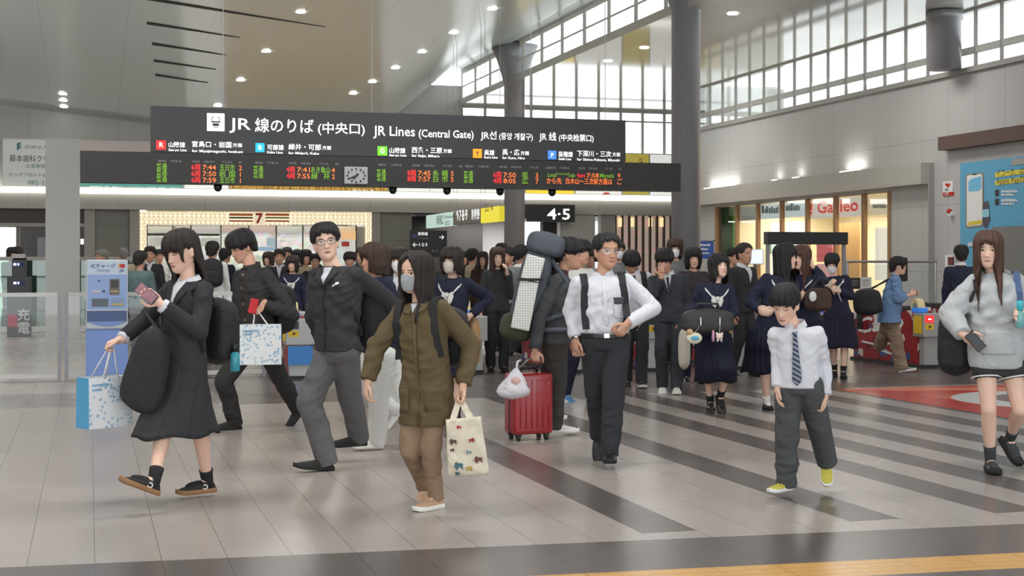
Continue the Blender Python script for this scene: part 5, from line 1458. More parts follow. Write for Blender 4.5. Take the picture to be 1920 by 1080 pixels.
def hair(S, parent, m, b, thick=.018, crown=.020, tip=.35, jag=.012, part=None, name='hair', vol=None, flare=0.0, seed=0, hang_in=0.0):
    """b: list of (degrees from the front, lower edge z in head coordinates) for both sides; long values hang free"""
    rs = np.random.RandomState(seed + int(S.d * 100)); n = 96; rows = 30
    if isinstance(b, tuple): bL, bR = b
    else: bL = bR = b
    outer, inner = [], []
    k1 = rs.rand(8) * 6.28
    hm = S.HM; bv = getattr(S, 'bvh', None)
    for q in range(n):
        phi = 2 * math.pi * q / n
        if phi > math.pi: phi -= 2 * math.pi
        tab = bL if phi >= 0 else bR
        ad = abs(math.degrees(phi))
        zb_ = np.interp(ad, [x[0] for x in tab], [x[1] for x in tab])
        zb_ += jag * (math.sin(phi * 11 + k1[0]) * .5 + math.sin(phi * 23 + k1[1]) * .5) * (.5 + .5 * rs.rand()) + jag * .5 * (rs.rand() - .5)
        strand = .0035 * math.sin(phi * 13 + k1[2]) + .0035 * math.sin(phi * 29 + k1[3]) + .005 * (rs.rand() - .5)
        co, ci = [], []
        for i in range(rows):
            t = i / (rows - 1)
            ztop = .1184
            # spend rows on the dome first
            z = ztop - (ztop - zb_) * (t ** 1.35 if zb_ > -.02 else t ** 1.5)
            zz = max(z, .018)                                   # below the widest line hair hangs straight
            dome = max(0.0, (z - .03) / .09)
            g = thick * (1 - dome * .2) + strand + (vol(phi, z) if vol else 0)
            endt = max(0, (t - .80) / .20)
            g2 = g * (1 - (1 - tip) * endt) if zb_ > -.05 else g * (1 - .5 * endt)
            if z >= .018 or ad < 58:
                p = head_r(phi, max(z, -.10), max(g2, .004))
                if ad < 58: p.y += .004
            else:
                p = head_r(phi, zz, g2)
                dz = (.018 - z); p.z = z
                s = 1 + flare * dz - hang_in * min(dz, .12)
                p.x *= s * (1 - .12 * min(1, max(0, -.10 - z) / .1) * (ad < 88)); p.y *= s
                if zb_ > -.05: p = head_r(phi, z, max(g2, .003))
            p.z += crown * max(0, dome) ** 1.5
            pin = p.lerp(V((0, -.01, p.z - .01)), min(.9, .016 / max(.02, math.hypot(p.x, p.y)))) if z < .02 else head_r(phi, min(z, .116), -.006)
            pw, iw = hm @ p, hm @ pin
            if bv is not None and z < -.09:
                dr = S.bf if ad < 88 else -S.bf
                loc, nor, _, dist = bv.ray_cast(pw + dr * .6, -dr, .9)
                if loc is not None and (loc - pw).dot(dr) > -.014:
                    mv = min(1, (-.09 - z) / .05)
                    pw = pw.lerp(loc + dr * .016, mv); iw = iw.lerp(loc + dr * .003, mv)
            co.append(pw); ci.append(iw)
        outer.append(co); inner.append(ci)
    bm = bmesh.new()
    O = [[bm.verts.new(p) for p in c[1:]] for c in outer]; I = [[bm.verts.new(p) for p in c[1:]] for c in inner]
    topo = bm.verts.new(hm @ V((0, -.006, .1184 + crown + .003))); topi = bm.verts.new(hm @ V((0, 0, .10)))
    R = rows - 1
    for q in range(n):
        w = (q + 1) % n
        bm.faces.new((topo, O[q][0], O[w][0])); bm.faces.new((topi, I[w][0], I[q][0]))
        for i in range(R - 1):
            bm.faces.new((O[q][i], O[q][i + 1], O[w][i + 1], O[w][i])); bm.faces.new((I[q][i], I[w][i], I[w][i + 1], I[q][i + 1]))
        bm.faces.new((O[q][R - 1], I[q][R - 1], I[w][R - 1], O[w][R - 1]))
    return obj(name, to_mesh(bm, 'hair', True), m, parent)

# ---- pieces laid onto the clothes
def tpt(S, x, s, off=.4):
    """torso place: x sideways (m, + = person's left), s along the spine"""
    return S.pelvis + (S.neck - S.pelvis) * s + S.bl * x + S.bf * off
def on_cloth(S, x, s, lift=.003, back=False):
    f = S.bf if not back else -S.bf
    o = S.pelvis + (S.neck - S.pelvis) * s + S.bl * x + f * .45
    loc, nor, i, d = S.bvh.ray_cast(o, -f, .9)
    if loc is None:
        loc = S.pelvis + (S.neck - S.pelvis) * s + S.bl * x + f * .05
    return loc + f * lift

def patch(S, parent, poly, m, name, lift=.003, thick=.004, back=False, cuts=3, label=None):
    """a flat shape (x, s) draped on the front (or back) of the garment"""
    bm = bmesh.new()
    hgt = (S.neck - S.pelvis).length
    vs = [bm.verts.new((x, s * hgt, 0)) for x, s in poly]
    f = bm.faces.new(vs)
    bmesh.ops.triangulate(bm, faces=[f])
    bmesh.ops.subdivide_edges(bm, edges=bm.edges[:], cuts=cuts, use_grid_fill=True)
    f = S.bf if not back else -S.bf
    for v in bm.verts: v.co = on_cloth(S, v.co.x, v.co.y / hgt, lift, back)
    g = bmesh.ops.extrude_face_region(bm, geom=bm.faces[:])
    for e in g['geom']:
        if isinstance(e, bmesh.types.BMVert): e.co += f * thick
    return obj(name, to_mesh(bm, name, True), m, parent, label=label)

def strip(S, parent, path, w, m, name, lift=.004, thick=.006, wrap=True):
    """a strap: path of torso places (x, s) up the front, then over the shoulder and down the back"""
    bm = bmesh.new(); rows = []
    def add(p, side, n):
        rows.append([p - side * w / 2, p + side * w / 2, p + side * w / 2 + n * thick, p - side * w / 2 + n * thick])
    for x, s in path: add(on_cloth(S, x, s, lift), S.bl, S.bf)
    if wrap:
        x, s = path[-1]
        c = S.pelvis + (S.neck - S.pelvis) * s + S.bl * x
        for a in range(10, 171, 16):
            r = math.radians(a); dr = S.bf * math.cos(r) + S.up * math.sin(r)
            loc, nor, i, d = S.bvh.ray_cast(c + dr * .5, -dr, .6)
            if loc is None: continue
            add(loc + dr * lift, S.bl, dr)
        for s2 in (s - .05, s - .2, s - .35): add(on_cloth(S, x, s2, lift, True), S.bl, -S.bf)
    loft(bm, rows)
    return obj(name, to_mesh(bm, name), m, parent)

def buttons(S, parent, xs, m, r=.008, name='button'):
    for x, s in xs:
        p = on_cloth(S, x, s, .002); bm = bmesh.new()
        ellipsoid(bm, p, (r, r, .004), (S.bl, S.up, S.bf), 10, 6)
        obj(name, to_mesh(bm, name, True), m, parent)

def shirt_collar(S, parent, m, open_=.03, h=.040, spread=.055, name='collar', r=.068):
    """stand collar with two folded points"""
    bm = bmesh.new(); k = S.k
    c = S.neck + S.up * .026 * k; rows = []
    for q in range(25):
        a = math.radians(-168 + 336 * q / 24)                # open at the front
        dr = -S.bf * math.cos(a) + S.bl * math.sin(a)
        fr = abs(a) / math.radians(168)
        base = c + dr * (r * k) - S.up * (.012 + .035 * fr ** 2) * k
        topp = c + dr * (r * .93 * k) + S.up * (h - .045 * fr ** 2) * k
        flap = c + dr * ((r + .018) * k) - S.up * (.004 + (.035 + .03 * fr) * fr ** 2) * k
        rows.append([base, topp, topp + dr * .006 * k, flap, flap - S.up * .004 * k - dr * .006 * k])
    loft(bm, rows)
    return obj(name, to_mesh(bm, name), m, parent)

def band_collar(S, parent, m, h=.045, r=.068, name='collar', gap=20, tilt=.02, t=.006):
    bm = bmesh.new(); k = S.k; rows = []
    for q in range(29):
        a = math.radians(-(180 - gap) + 2 * (180 - gap) * q / 28)
        dr = -S.bf * math.cos(a) + S.bl * math.sin(a); fr = (1 - math.cos(a)) / 2
        b0 = S.neck + dr * (r + .008) * k - S.up * (.01 + tilt * fr) * k; b1 = S.neck + dr * r * k + S.up * (h + .012 - tilt * fr * 1.4) * k
        rows.append([b0, b1, b1 + dr * t, b0 + dr * t])
    loft(bm, rows)
    return obj(name, to_mesh(bm, name, True), m, parent)

def hood(S, parent, m, name='hood'):
    bm = bmesh.new(); k = S.k
    for a in range(-150, 151, 15):
        r = math.radians(a); dr = -S.bf * math.cos(r) + S.bl * math.sin(r)
        back = max(0, math.cos(r))
        ellipsoid(bm, S.neck + dr * (.085 + .03 * back) * k - S.up * (.02 + .05 * (1 - math.cos(r)) / 2 - .01 * back) * k, (.034 + .03 * back) * k, None, 10, 7)
    return obj(name, remesh(bm, .009, 4, .003), m, parent)

def face_mask(S, parent, m, name='face_mask', top_z=-.012, fold=True):
    bm = bmesh.new(); rows = []
    for i in range(15):
        t = i / 14; z = top_z - .0 + (-.106 - top_z) * t
        r = []
        for q in range(23):
            u = -1 + 2 * q / 22; phi = math.radians(74 * u)
            zz = z + (.012 * math.exp(-(u / .22) ** 2) * (1 - t)) - .018 * abs(u) ** 2 * (0.5 - t) * 1.2
            bulge = .022 * math.exp(-(u / .38) ** 2) * (1 - abs(2 * t - .75) * .55) + .005
            p = head_r(phi, zz, bulge)
            r.append(S.HM @ p)
        rows.append(r)
    vs = [[bm.verts.new(p) for p in r] for r in rows]
    for a, b in zip(vs[:-1], vs[1:]):
        for q in range(22): bm.faces.new((a[q], a[q + 1], b[q + 1], b[q]))
    g = bmesh.ops.extrude_face_region(bm, geom=bm.faces[:])
    c = S.HM @ V((0, -.02, -.06))
    for e in g['geom']:
        if isinstance(e, bmesh.types.BMVert): e.co += (c - e.co).normalized() * .004
    o = obj(name, to_mesh(bm, name, True), m, parent)
    bm = bmesh.new()
    for sd in (-1, 1):
        for z0, z1 in ((-.022, -.004), (-.098, -.03)):
            tube(bm, [S.HM @ head_r(sd * math.radians(72), z0, .006), S.HM @ head_r(sd * math.radians(84), (z0 + z1) / 2, .006), S.HM @ V((sd * .078, -.012, z1))], .0016, 6)
    obj('ear_loop', bm, m, o)
    return o

def spectacles(S, parent, m, mg, lens=(.026, .017)):
    bm = bmesh.new(); M = S.HM
    bg = bmesh.new()
    for sd in (-1, 1):
        pts = []
        for q in range(21):
            a = 2 * math.pi * q / 20
            ca, sa = math.cos(a), math.sin(a)
            px = sd * .0335 + lens[0] * math.copysign(abs(ca) ** .75, ca); pz = -.002 + lens[1] * math.copysign(abs(sa) ** .8, sa)
            pts.append(M @ V((px, .106 - 5.0 * px * px, pz)))
        tube(bm, pts, .0017 * S.hs, 6)
        prism(bg, pts[:-1], (M.to_3x3() @ V((0, 1, 0))).normalized(), .0012)
        tube(bm, [M @ V((sd * .060, .088, .004)), M @ V((sd * .074, .070, .005)), M @ V((sd * .080, -.004, .006)), M @ V((sd * .078, -.022, -.006))], .0017 * S.hs, 6)
    tube(bm, [M @ V((-.0085, .1055, .001)), M @ V((0, .107, .005)), M @ V((.0085, .1055, .001))], .0016 * S.hs, 6)
    o = obj('glasses', to_mesh(bm, 'glasses', True), m, parent)
    obj('lens', bg, mg, o)
    return o

def sailor_collar(S, parent, navy, white, scarf=True, scarf_m=None):
    """square collar: V in front with a white line, flap at the back, tied scarf"""
    pol = lambda w: [(.035 + w, 1.0), (.125, .93), (.118, .86), (.012, .63), (.0, .66)]
    for sg in (1, -1):
        patch(S, parent, [(sg * .045, .985), (sg * .125, .915), (sg * .115, .85), (sg * .012, .62), (sg * .004, .70)], navy, 'collar', .006, .004)
        patch(S, parent, [(sg * .116, .905), (sg * .124, .905), (sg * .114, .845), (sg * .018, .63), (sg * .014, .65)], white, 'collar_stripe', .0115, .002, label='white stripe along the collar edge')
    patch(S, parent, [(-.13, .92), (.13, .92), (.14, .66), (-.14, .66)], navy, 'collar', .006, .004, back=True)
    patch(S, parent, [(-.128, .70), (.128, .70), (.128, .68), (-.128, .68)], white, 'collar_stripe', .0115, .002, back=True, label='white stripe along the collar edge')
    if scarf:
        for sg in (1, -1):
            patch(S, parent, [(sg * .0, .70), (sg * .05, .76), (sg * .062, .66), (sg * .045, .55), (sg * .012, .50), (sg * .004, .60)], scarf_m or white, 'scarf', .014, .008)
        patch(S, parent, [(-.016, .74), (.016, .74), (.014, .66), (-.014, .66)], scarf_m or white, 'scarf_knot', .022, .012)

def person(label, d, h, J, male=True, base_uv=None, group=None):
    S = skeleton(d, h, J, male)
    c = (S.ankle['l'] + S.ankle['r']) / 2
    t = thing('person', label, 'person', (c.x, c.y, 0), group)
    S.t = t
    return S, t
# ================================================================== PEOPLE: the ones in front
SK = skin_mat('skin_light', (226, 184, 160)); SKD = skin_mat('skin_light_eyes_down', (226, 184, 160), 'down')
SKT = skin_mat('skin_tan', (206, 158, 132)); SKTD = skin_mat('skin_tan_eyes_down', (210, 164, 138), 'down')
SKF = skin_mat('skin_fair', (235, 196, 174)); SKFD = skin_mat('skin_fair_eyes_down', (233, 192, 170), 'down')
H_BLK = hair_mat('hair_black', (38, 36, 36)); H_DK = hair_mat('hair_dark_brown', (50, 42, 40)); H_BR = hair_mat('hair_brown', (84, 60, 50)); H_GR = hair_mat('hair_grey', (132, 128, 124)); H_MB = hair_mat('hair_mid_brown', (66, 50, 44))
C_BLACK = cloth('black_wool', (60, 60, 62)); C_BLACK2 = cloth('black_suit', (54, 54, 57)); C_GAKU = cloth('black_uniform_wool', (58, 57, 56))
C_NYLON = cloth('black_fleece', (58, 57, 59), .8); C_GREYT = cloth('grey_trouser_cloth', (104, 103, 104)); C_OLIVE = cloth('olive_cotton', (100, 86, 62)); C_TAN = cloth('tan_trouser_cloth', (150, 126, 104))
C_WHITE = cloth('white_shirt_cotton', (216, 216, 223), .8, .04, bump=.3); C_DKTR = cloth('dark_suit_trousers', (58, 60, 64)); C_CHAR = cloth('charcoal_trousers', (82, 84, 86)); C_HOOD = cloth('heather_grey_fleece', (184, 186, 188), .9, .08, 80)
C_NAVY = cloth('navy_serge', (42, 45, 64)); C_NAVY2 = cloth('dark_navy_skirt', (36, 38, 54)); C_SUIT = cloth('charcoal_suit', (62, 65, 70)); C_PACKJ = cloth('dark_grey_shell', (72, 74, 76)); C_BLUE = cloth('blue_chambray', (112, 140, 178)); C_KHAKI = cloth('khaki_cotton', (150, 130, 110))
C_OFFW = cloth('off_white_cotton', (222, 222, 218), .8, .05); C_GREYK = cloth('grey_knit', (120, 122, 124)); C_TEAL = cloth('grey_teal_jacket', (92, 112, 114)); C_BEIGE = cloth('beige_cotton', (176, 160, 134)); C_BROWN = cloth('dark_brown_cloth', (78, 62, 54)); C_PLUM = cloth('dark_plum_knit', (66, 58, 66))
C_WMASK = cloth('white_mask_cloth', (236, 236, 238), .9, .03, bump=.1); C_GMASK = cloth('grey_mask_cloth', (162, 166, 170), .9, .04, bump=.1); C_BMASK = cloth('beige_mask_cloth', (205, 196, 186), .9, .03, bump=.1)
C_SOCKB = cloth('black_sock_knit', (44, 44, 46)); C_SOCKW = cloth('white_sock_knit', (228, 228, 226)); C_SOCKG = cloth('charcoal_sock_knit', (70, 72, 74))
L_BLK = mat('black_leather', (38, 37, 38), .35, spec=.5, bump=.05); L_SUEDE = mat('black_suede', (46, 45, 45), .8); L_TAN = mat('tan_canvas', (196, 160, 132), .8); L_YEL = mat('yellow_mesh_shoe', (198, 188, 78), .7); L_WHT = mat('white_leather', (226, 224, 220), .5); L_BLU = mat('blue_shoe_mesh', (84, 130, 176), .7)
R_GUM = mat('gum_rubber', (150, 112, 78), .7); R_WHT = mat('white_rubber', (232, 230, 224), .6); R_BLK = mat('black_rubber', (36, 36, 36), .7)
M_GOLD = mat('brass_button', (214, 180, 110), .3, .9); M_SILV = mat('silver_metal', (200, 200, 200), .25, 1.0); M_BLKP = mat('black_plastic', (34, 34, 36), .35)
M_LENS = glass('lens_glass', (248, 248, 248), .04)
C_STRAP = cloth('black_webbing', (48, 48, 50), .75)

def pose(u, d, h, yaw=0, step=.16, side=None, **over):
    """standing or walking pose of a person whose body is centred on picture column u at depth d"""
    s = F / d; v = lambda z: HY - (z - CZ) * s
    l, f = yaw_axes(yaw)
    def put(lx, fx, z):                                   # metres to the left / forward of the body axis
        w = l * lx + f * fx
        return (u + w.dot(RGT) * s, v(z), w.dot(FWD))
    J = dict(byaw=yaw, pelvis=put(0, 0, .525 * h), neck=put(0, .01, .822 * h), head=put(0, .045, .930 * h))
    k = h / 1.7
    J['la'] = put(.085 * k, step, .046 * h); J['ra'] = put(-.085 * k, -step, .046 * h + (.03 if step else 0))
    if step: J['rfoot'] = (yaw, -25)
    J['lw'] = put(.24 * k, -.05 + .1 * (step > 0), .475 * h); J['rw'] = put(-.24 * k, .1, .475 * h)
    J.update(over)
    return J

def face_head(S, t, hm, style, seed=0):
    st = {'short': ([(0, .052), (28, .044), (48, .036), (62, .010), (80, .005), (100, -.005), (125, -.050), (180, -.078)], .020),
          'fringe': ([(0, .020), (30, .018), (50, .014), (64, -.012), (82, -.012), (100, -.022), (130, -.060), (180, -.085)], .024),
          'thin': ([(0, .080), (30, .070), (50, .050), (66, .012), (85, .002), (110, -.02), (180, -.07)], .010),
          'bob': ([(0, .022), (32, .018), (44, -.02), (54, -.085), (80, -.11), (130, -.12), (180, -.12)], .026),
          'long': ([(0, .040), (20, .034), (36, .016), (48, -.10), (60, -.26), (90, -.30), (180, -.32)], .024),
          'tied': ([(0, .030), (34, .024), (50, -.030), (60, -.045), (74, .012), (96, .0), (120, -.06), (180, -.085)], .020)}[style]
    return hair(S, t, hm, st[0], st[1], seed=seed)

# ---------------------------------------------------------------- woman in black suit with phone
S, t = person('woman in black skirt suit looking down at her phone, paper bag on her other arm', 9.0, 1.67, dict(
    pelvis=(344, 688), neck=(355, 532), head=(341, 472), byaw=-38, pyaw=-42, hyaw=-40, hpitch=-14, hroll=-4,
    rw=(228, 636, -.06), re=(272, 600, .06), lw=(301, 570, -.30), le=(374, 622, -.20),
    la=('f', 390, 930), lfoot=(-52, 0), ra=(286, 920, -.45), rfoot=(-50, 24), sw=.155), male=False)
W1 = S
body(S, t, SKFD, .0050, 1.0, hand_l={'c': 'phone', 'd': (-.75, .66, -.1), 'p': (-.35, .3, -.85), 't': .7}, hand_r={'c': 'hold', 'd': (-.92, -.28, -.2), 'p': (-.25, -.95, .0), 't': .4})
top(S, t, C_BLACK2, 'suit_jacket', hem=-.10, sleeve=(.062, .056, .050), arm=.90, fold=.004)
skirt(S, t, C_BLACK2, .435, .12, (.160, .19, .222), 9, .008, shift=(-.03, 0), mg=.082)
patch(S, t, [(-.052, 1.0), (.052, 1.0), (.006, .70), (-.006, .70)], C_WHITE, 'shirt_front', .003)
for sg in (1, -1):
    patch(S, t, [(sg * .050, 1.0), (sg * .098, .93), (sg * .088, .84), (sg * .006, .66), (sg * .008, .72)], C_BLACK2, 'lapel', .007)
    e, w = S.elbow['l' if sg > 0 else 'r'], S.wrist['l' if sg > 0 else 'r']
    bm = bmesh.new(); tube(bm, [e.lerp(w, .84), e.lerp(w, .97)], [.047, .044], 18); obj('shirt_cuff', to_mesh(bm, 'c', True), C_WHITE, t)
shirt_collar(S, t, C_WHITE, h=.022, r=.062)
for s in 'lr':
    sock(S, t, s, C_SOCKB, .20); shoe(S, t, s, L_SUEDE, R_GUM, 'sneaker', L=.268)
    fl, ff, fu = S.foot[s]; c = S.ankle[s] - fu * .035 + ff * .035
    for sd in (1, -1):
        bm = bmesh.new()
        for q in range(9):
            a = math.radians(50 + q * 32); a2 = math.radians(50 + (q + 1) * 32)
            tube(bm, [c + fl * sd * .0385 + ff * .016 * math.cos(a) + fu * .014 * math.sin(a), c + fl * sd * .0385 + ff * .016 * math.cos(a2) + fu * .014 * math.sin(a2)], .0042, 6)
        obj('shoe_emblem', bm, R_WHT, t, label='white ring emblem on the shoe side')
hair(S, t, H_DK, ([(0, .020), (34, .014), (50, .0), (60, -.055), (70, .020), (96, .006), (112, -.10), (140, -.22), (180, -.22)], [(0, .020), (34, .010), (46, -.03), (56, -.12), (70, -.30), (110, -.32), (150, -.24), (180, -.22)]), .020, jag=.012, seed=1)

# ---------------------------------------------------------------- student in black high-collar uniform
S, t = person('young man in black high-collared uniform with brass buttons, carrying a white paper bag', 12.8, 1.79, dict(
    pelvis=(484, 640), neck=(474, 508), head=(453, 462), byaw=-40, hyaw=-50, hpitch=-24,
    lw=(494, 570, -.24), le=(548, 590, -.12), rw=(424, 590, .0), ra=('f', 440, 805), rfoot=(-62, 0), la=(562, 776, .55), lfoot=(-60, -48)))
W2 = S
body(S, t, SKTD, .0065, hand_l={'c': 'hold', 'd': (-.55, -.75, -.2), 'p': (-.7, .3, -.6), 't': .5})
top(S, t, C_GAKU, 'uniform_jacket', hem=-.12, sleeve=(.070, .062, .052), grow=1.02, fold=.005)
trousers(S, t, C_GAKU, (.100, .080, .068))
band_collar(S, t, C_GAKU, .050, .068, gap=6)
patch(S, t, [(.004, -.1), (.010, -.1), (.010, .97), (.004, .97)], C_BLACK, 'front_placket', .004, .003)
buttons(S, t, [(.0, .93), (.0, .75), (.0, .53), (.0, .31), (.0, .08)], M_GOLD, .014)
for s in 'lr': shoe(S, t, s, L_SUEDE, R_BLK, 'sneaker', L=.275)
face_head(S, t, H_BLK, 'fringe', 2)

# ---------------------------------------------------------------- man in black zip jacket
S, t = person('man with glasses in black zip jacket and grey trousers, head turned with mouth open', 10.4, 1.79, dict(
    pelvis=(634, 655), neck=(630, 505), head=(611, 456), byaw=-32, pyaw=-50, hyaw=8, hpitch=6, hroll=-8,
    lw=(762, 606, .42), le=(722, 560, .22), rw=(606, 645, .22), re=(590, 590, .12), ra=('f', 612, 882), rfoot=(-60, 8), la=('f', 676, 862), lfoot=(-62, 0)))
W3 = S
body(S, t, SKF, .0055)
top(S, t, C_NYLON, 'zip_jacket', hem=-.02, sleeve=(.074, .066, .054), grow=1.06, fold=.006)
trousers(S, t, C_GREYT, (.106, .088, .076), fold=.006)
patch(S, t, [(-.055, 1.0), (.055, 1.0), (.035, .90), (.0, .80), (-.035, .90)], C_WHITE, 't_shirt', .003)
for sg in (1, -1): patch(S, t, [(sg * .045, 1.02), (sg * .10, .95), (sg * .08, .86), (sg * .004, .77), (sg * .03, .88)], C_NYLON, 'jacket_collar', .008, .010)
patch(S, t, [(-.004, .02), (.004, .02), (.004, .77), (-.004, .77)], M_BLKP, 'zip', .006, .003)
patch(S, t, [(.082, .765), (.098, .768), (.106, .785), (.125, .79), (.135, .805), (.125, .822), (.108, .818), (.104, .795), (.088, .79)], R_WHT, 'chest_emblem', .006, .002, label='small white chest emblem')
spectacles(S, t, M_BLKP, M_LENS)
face_head(S, t, H_BLK, 'short', 3)
bm = bmesh.new(); ellipsoid(bm, S.HM @ V((0, .0895, -.069)), (.014, .006, .0075), [(S.HM.to_3x3() @ V(a)).normalized() for a in ((1, 0, 0), (0, 1, 0), (0, 0, 1))]); obj('open_mouth', to_mesh(bm, 'm', True), mat('mouth_dark', (96, 44, 42), .5), t)
for s in 'lr': shoe(S, t, s, L_SUEDE, R_BLK, 'sneaker', L=.285)

# ---------------------------------------------------------------- person in white trousers, mostly behind
S, t = person('person in white trousers and white shoes half hidden behind the olive-jacket woman', 11.3, 1.62, dict(
    pelvis=(712, 662), neck=(706, 524), head=(702, 487), byaw=-55, hyaw=-60, la=('f', 706, 843), lfoot=(-70, 0), ra=(738, 764, .40), rfoot=(-70, -50), lw=(722, 650, -.1), rw=(690, 640, .2)))
body(S, t, SKT, .009); top(S, t, C_NAVY, 'jacket', hem=.0); trousers(S, t, C_OFFW, (.108, .090, .082))
for s in 'lr': shoe(S, t, s, L_WHT, R_WHT)
face_head(S, t, H_MB, 'bob', 4)

# ---------------------------------------------------------------- woman in olive jacket
S, t = person('woman in long olive jacket and grey face mask carrying a cream tote bag', 8.68, 1.57, dict(
    pelvis=(801, 714), neck=(789, 572), head=(779, 512), byaw=-28, pyaw=-30, hyaw=-36, hpitch=-2, hroll=2,
    rw=(690, 716, -.04), re=(708, 650, .04), lw=(868, 726, -.10), le=(884, 648, .02), la=('f', 818, 953), lfoot=(-42, 0), rk=(768, 842, .0), ra=(794, 908, .42), rfoot=(-40, -55), sw=.140, drop=.040), male=False)
W5 = S
body(S, t, SK, .0050, hand_l={'c': 'fist', 'd': (-.05, -1, -.1), 'p': (-.8, 0, -.3)}, hand_r={'c': 'loose', 'd': (-.15, -1, -.1), 'p': (.8, 0, .3)})
top(S, t, C_OLIVE, 'long_jacket', rows=[(-.55, .188, .158), (-.3, .184, .150), (.0, .174, .138), (.30, .162, .126), (.6, .164, .128), (.78, .164, .120), (.88, .150, .102), (.955, .104, .082), (1.01, .072, .066)], sleeve=(.068, .066, .056), arm=.95, fold=.007, shoulder=.060)
trousers(S, t, C_TAN, (.092, .072, .054), fold=.005, end=1.04, grow=.86, waist=.12)
patch(S, t, [(-.03, 1.0), (.03, 1.0), (.0, .88)], C_WHITE, 't_shirt', .003)
for sg in (1, -1): patch(S, t, [(sg * .03, 1.01), (sg * .088, .96), (sg * .075, .90), (sg * .014, .87), (sg * .012, .92)], C_OLIVE, 'jacket_collar', .008, .007)
patch(S, t, [(.002, -.52), (.022, -.52), (.022, .87), (.002, .87)], C_OLIVE, 'front_placket', .004, .004)
for sg in (1, -1): patch(S, t, [(sg * .055, -.36), (sg * .145, -.36), (sg * .145, -.06), (sg * .055, -.06)], C_OLIVE, 'pocket_flap', .004, .004)
face_mask(S, t, C_GMASK)
hair(S, t, H_DK, ([(0, .085), (14, .075), (34, .030), (46, -.02), (56, -.13), (72, -.28), (110, -.32), (180, -.30)], [(0, .085), (16, .078), (34, .045), (48, -.005), (60, -.12), (74, -.22), (120, -.28), (180, -.30)]), .019, jag=.008, seed=5)
for s in 'lr': shoe(S, t, s, L_TAN, R_WHT, 'loafer', L=.252)

# ---------------------------------------------------------------- backpacker with red suitcase
S, t = person('young man in dark grey jacket seen from the side, pulling a red suitcase', 12.2, 1.73, dict(
    pelvis=(1040, 630), neck=(1046, 518), head=(1067, 477), byaw=82, hyaw=84, hpitch=-2, rw=(1003, 656, -.22), re=(1010, 598, -.2), lw=(1070, 640, .22), la=('f', 1040, 815), lfoot=(88, 0), ra=('f', 1016, 810), rfoot=(88, -10)))
W6 = S
body(S, t, SKT, .0065, hand_r={'c': 'fist', 'd': (0, -1, 0), 'p': (.2, 0, 1)})
top(S, t, C_PACKJ, 'shell_jacket', hem=-.12, sleeve=(.072, .064, .052), grow=1.03, fold=.006)
trousers(S, t, cloth('faded_black_trousers', (74, 72, 70)), (.104, .086, .076), fold=.006)
band_collar(S, t, cloth('dark_red_lined_collar', (74, 52, 54)), .055, .072, gap=14)
hair(S, t, H_BLK, [(0, .024), (30, .018), (46, .020), (62, -.004), (84, .004), (104, -.005), (130, -.050), (180, -.075)], .026, seed=6)
for s in 'lr': shoe(S, t, s, L_WHT, R_WHT)

# ---------------------------------------------------------------- man in white shirt
S, t = person('man with glasses in white shirt and black trousers, one hand on his belt', 10.6, 1.72, dict(
    pelvis=(1134, 636), neck=(1128, 520), head=(1137, 472), byaw=2, hyaw=20, hpitch=2, rw=(1080, 634, -.03), re=(1070, 582, .03), lw=(1176, 607, -.20), le=(1226, 578, -.02),
    la=('f', 1143, 873), lfoot=(-4, 0), ra=(1124, 824, .40), rfoot=(-5, -55), sw=.178))
W7 = S
body(S, t, SKT, .0055, hand_l={'c': 'hold', 'd': (-.6, -.8, -.1), 'p': (-.4, .1, .9), 't': .6}, hand_r={'c': 'loose', 'd': (.0, -1, -.05), 'p': (.8, 0, .3)})
top(S, t, C_WHITE, 'shirt', rows=[(.0, .150, .115), (.05, .160, .128), (.12, .182, .148), (.36, .186, .150), (.6, .198, .146), (.78, .200, .138), (.88, .188, .118), (.955, .130, .094), (1.0, .080, .072)], sleeve=(.068, .058, .048), fold=.005)
trousers(S, t, C_DKTR, (.110, .086, .070), fold=.005, waist=.10, grow=1.10)
bm = bmesh.new(); loft(bm, torso_rings(S, [(.03, .186, .146), (.04, .190, .150), (.09, .190, .150), (.10, .186, .146)])); obj('belt', bm, L_BLK, t)
bm = bmesh.new(); obox(bm, tpt(S, .0, .065, .155), S.bl, S.bf, S.up, .022, .006, .017, .004); obj('belt_buckle', bm, M_SILV, t)
shirt_collar(S, t, C_WHITE, h=.030, r=.072)
patch(S, t, [(-.014, .10), (.014, .10), (.014, .95), (-.014, .95)], C_WHITE, 'front_placket', .003, .003)
buttons(S, t, [(0, .3), (0, .46), (0, .62), (0, .78)], R_WHT, .006)
patch(S, t, [(.06, .36), (.078, .33), (.15, .33), (.165, .36), (.165, .62), (.06, .62)], C_WHITE, 'breast_pocket', .003, .004)
for sg in (1, -1): strip(S, t, [(sg * .145, .18), (sg * .150, .35), (sg * .152, .55), (sg * .148, .72), (sg * .140, .84)], .052, C_STRAP, 'backpack_strap', .006, .012)
spectacles(S, t, M_SILV, M_LENS)
hair(S, t, H_BLK, [(0, .070), (22, .064), (40, .056), (56, .012), (80, .004), (104, -.008), (130, -.05), (180, -.075)], .016, jag=.012, crown=.012, seed=7)
for s in 'lr': shoe(S, t, s, L_BLK, R_BLK, 'loafer', L=.28)

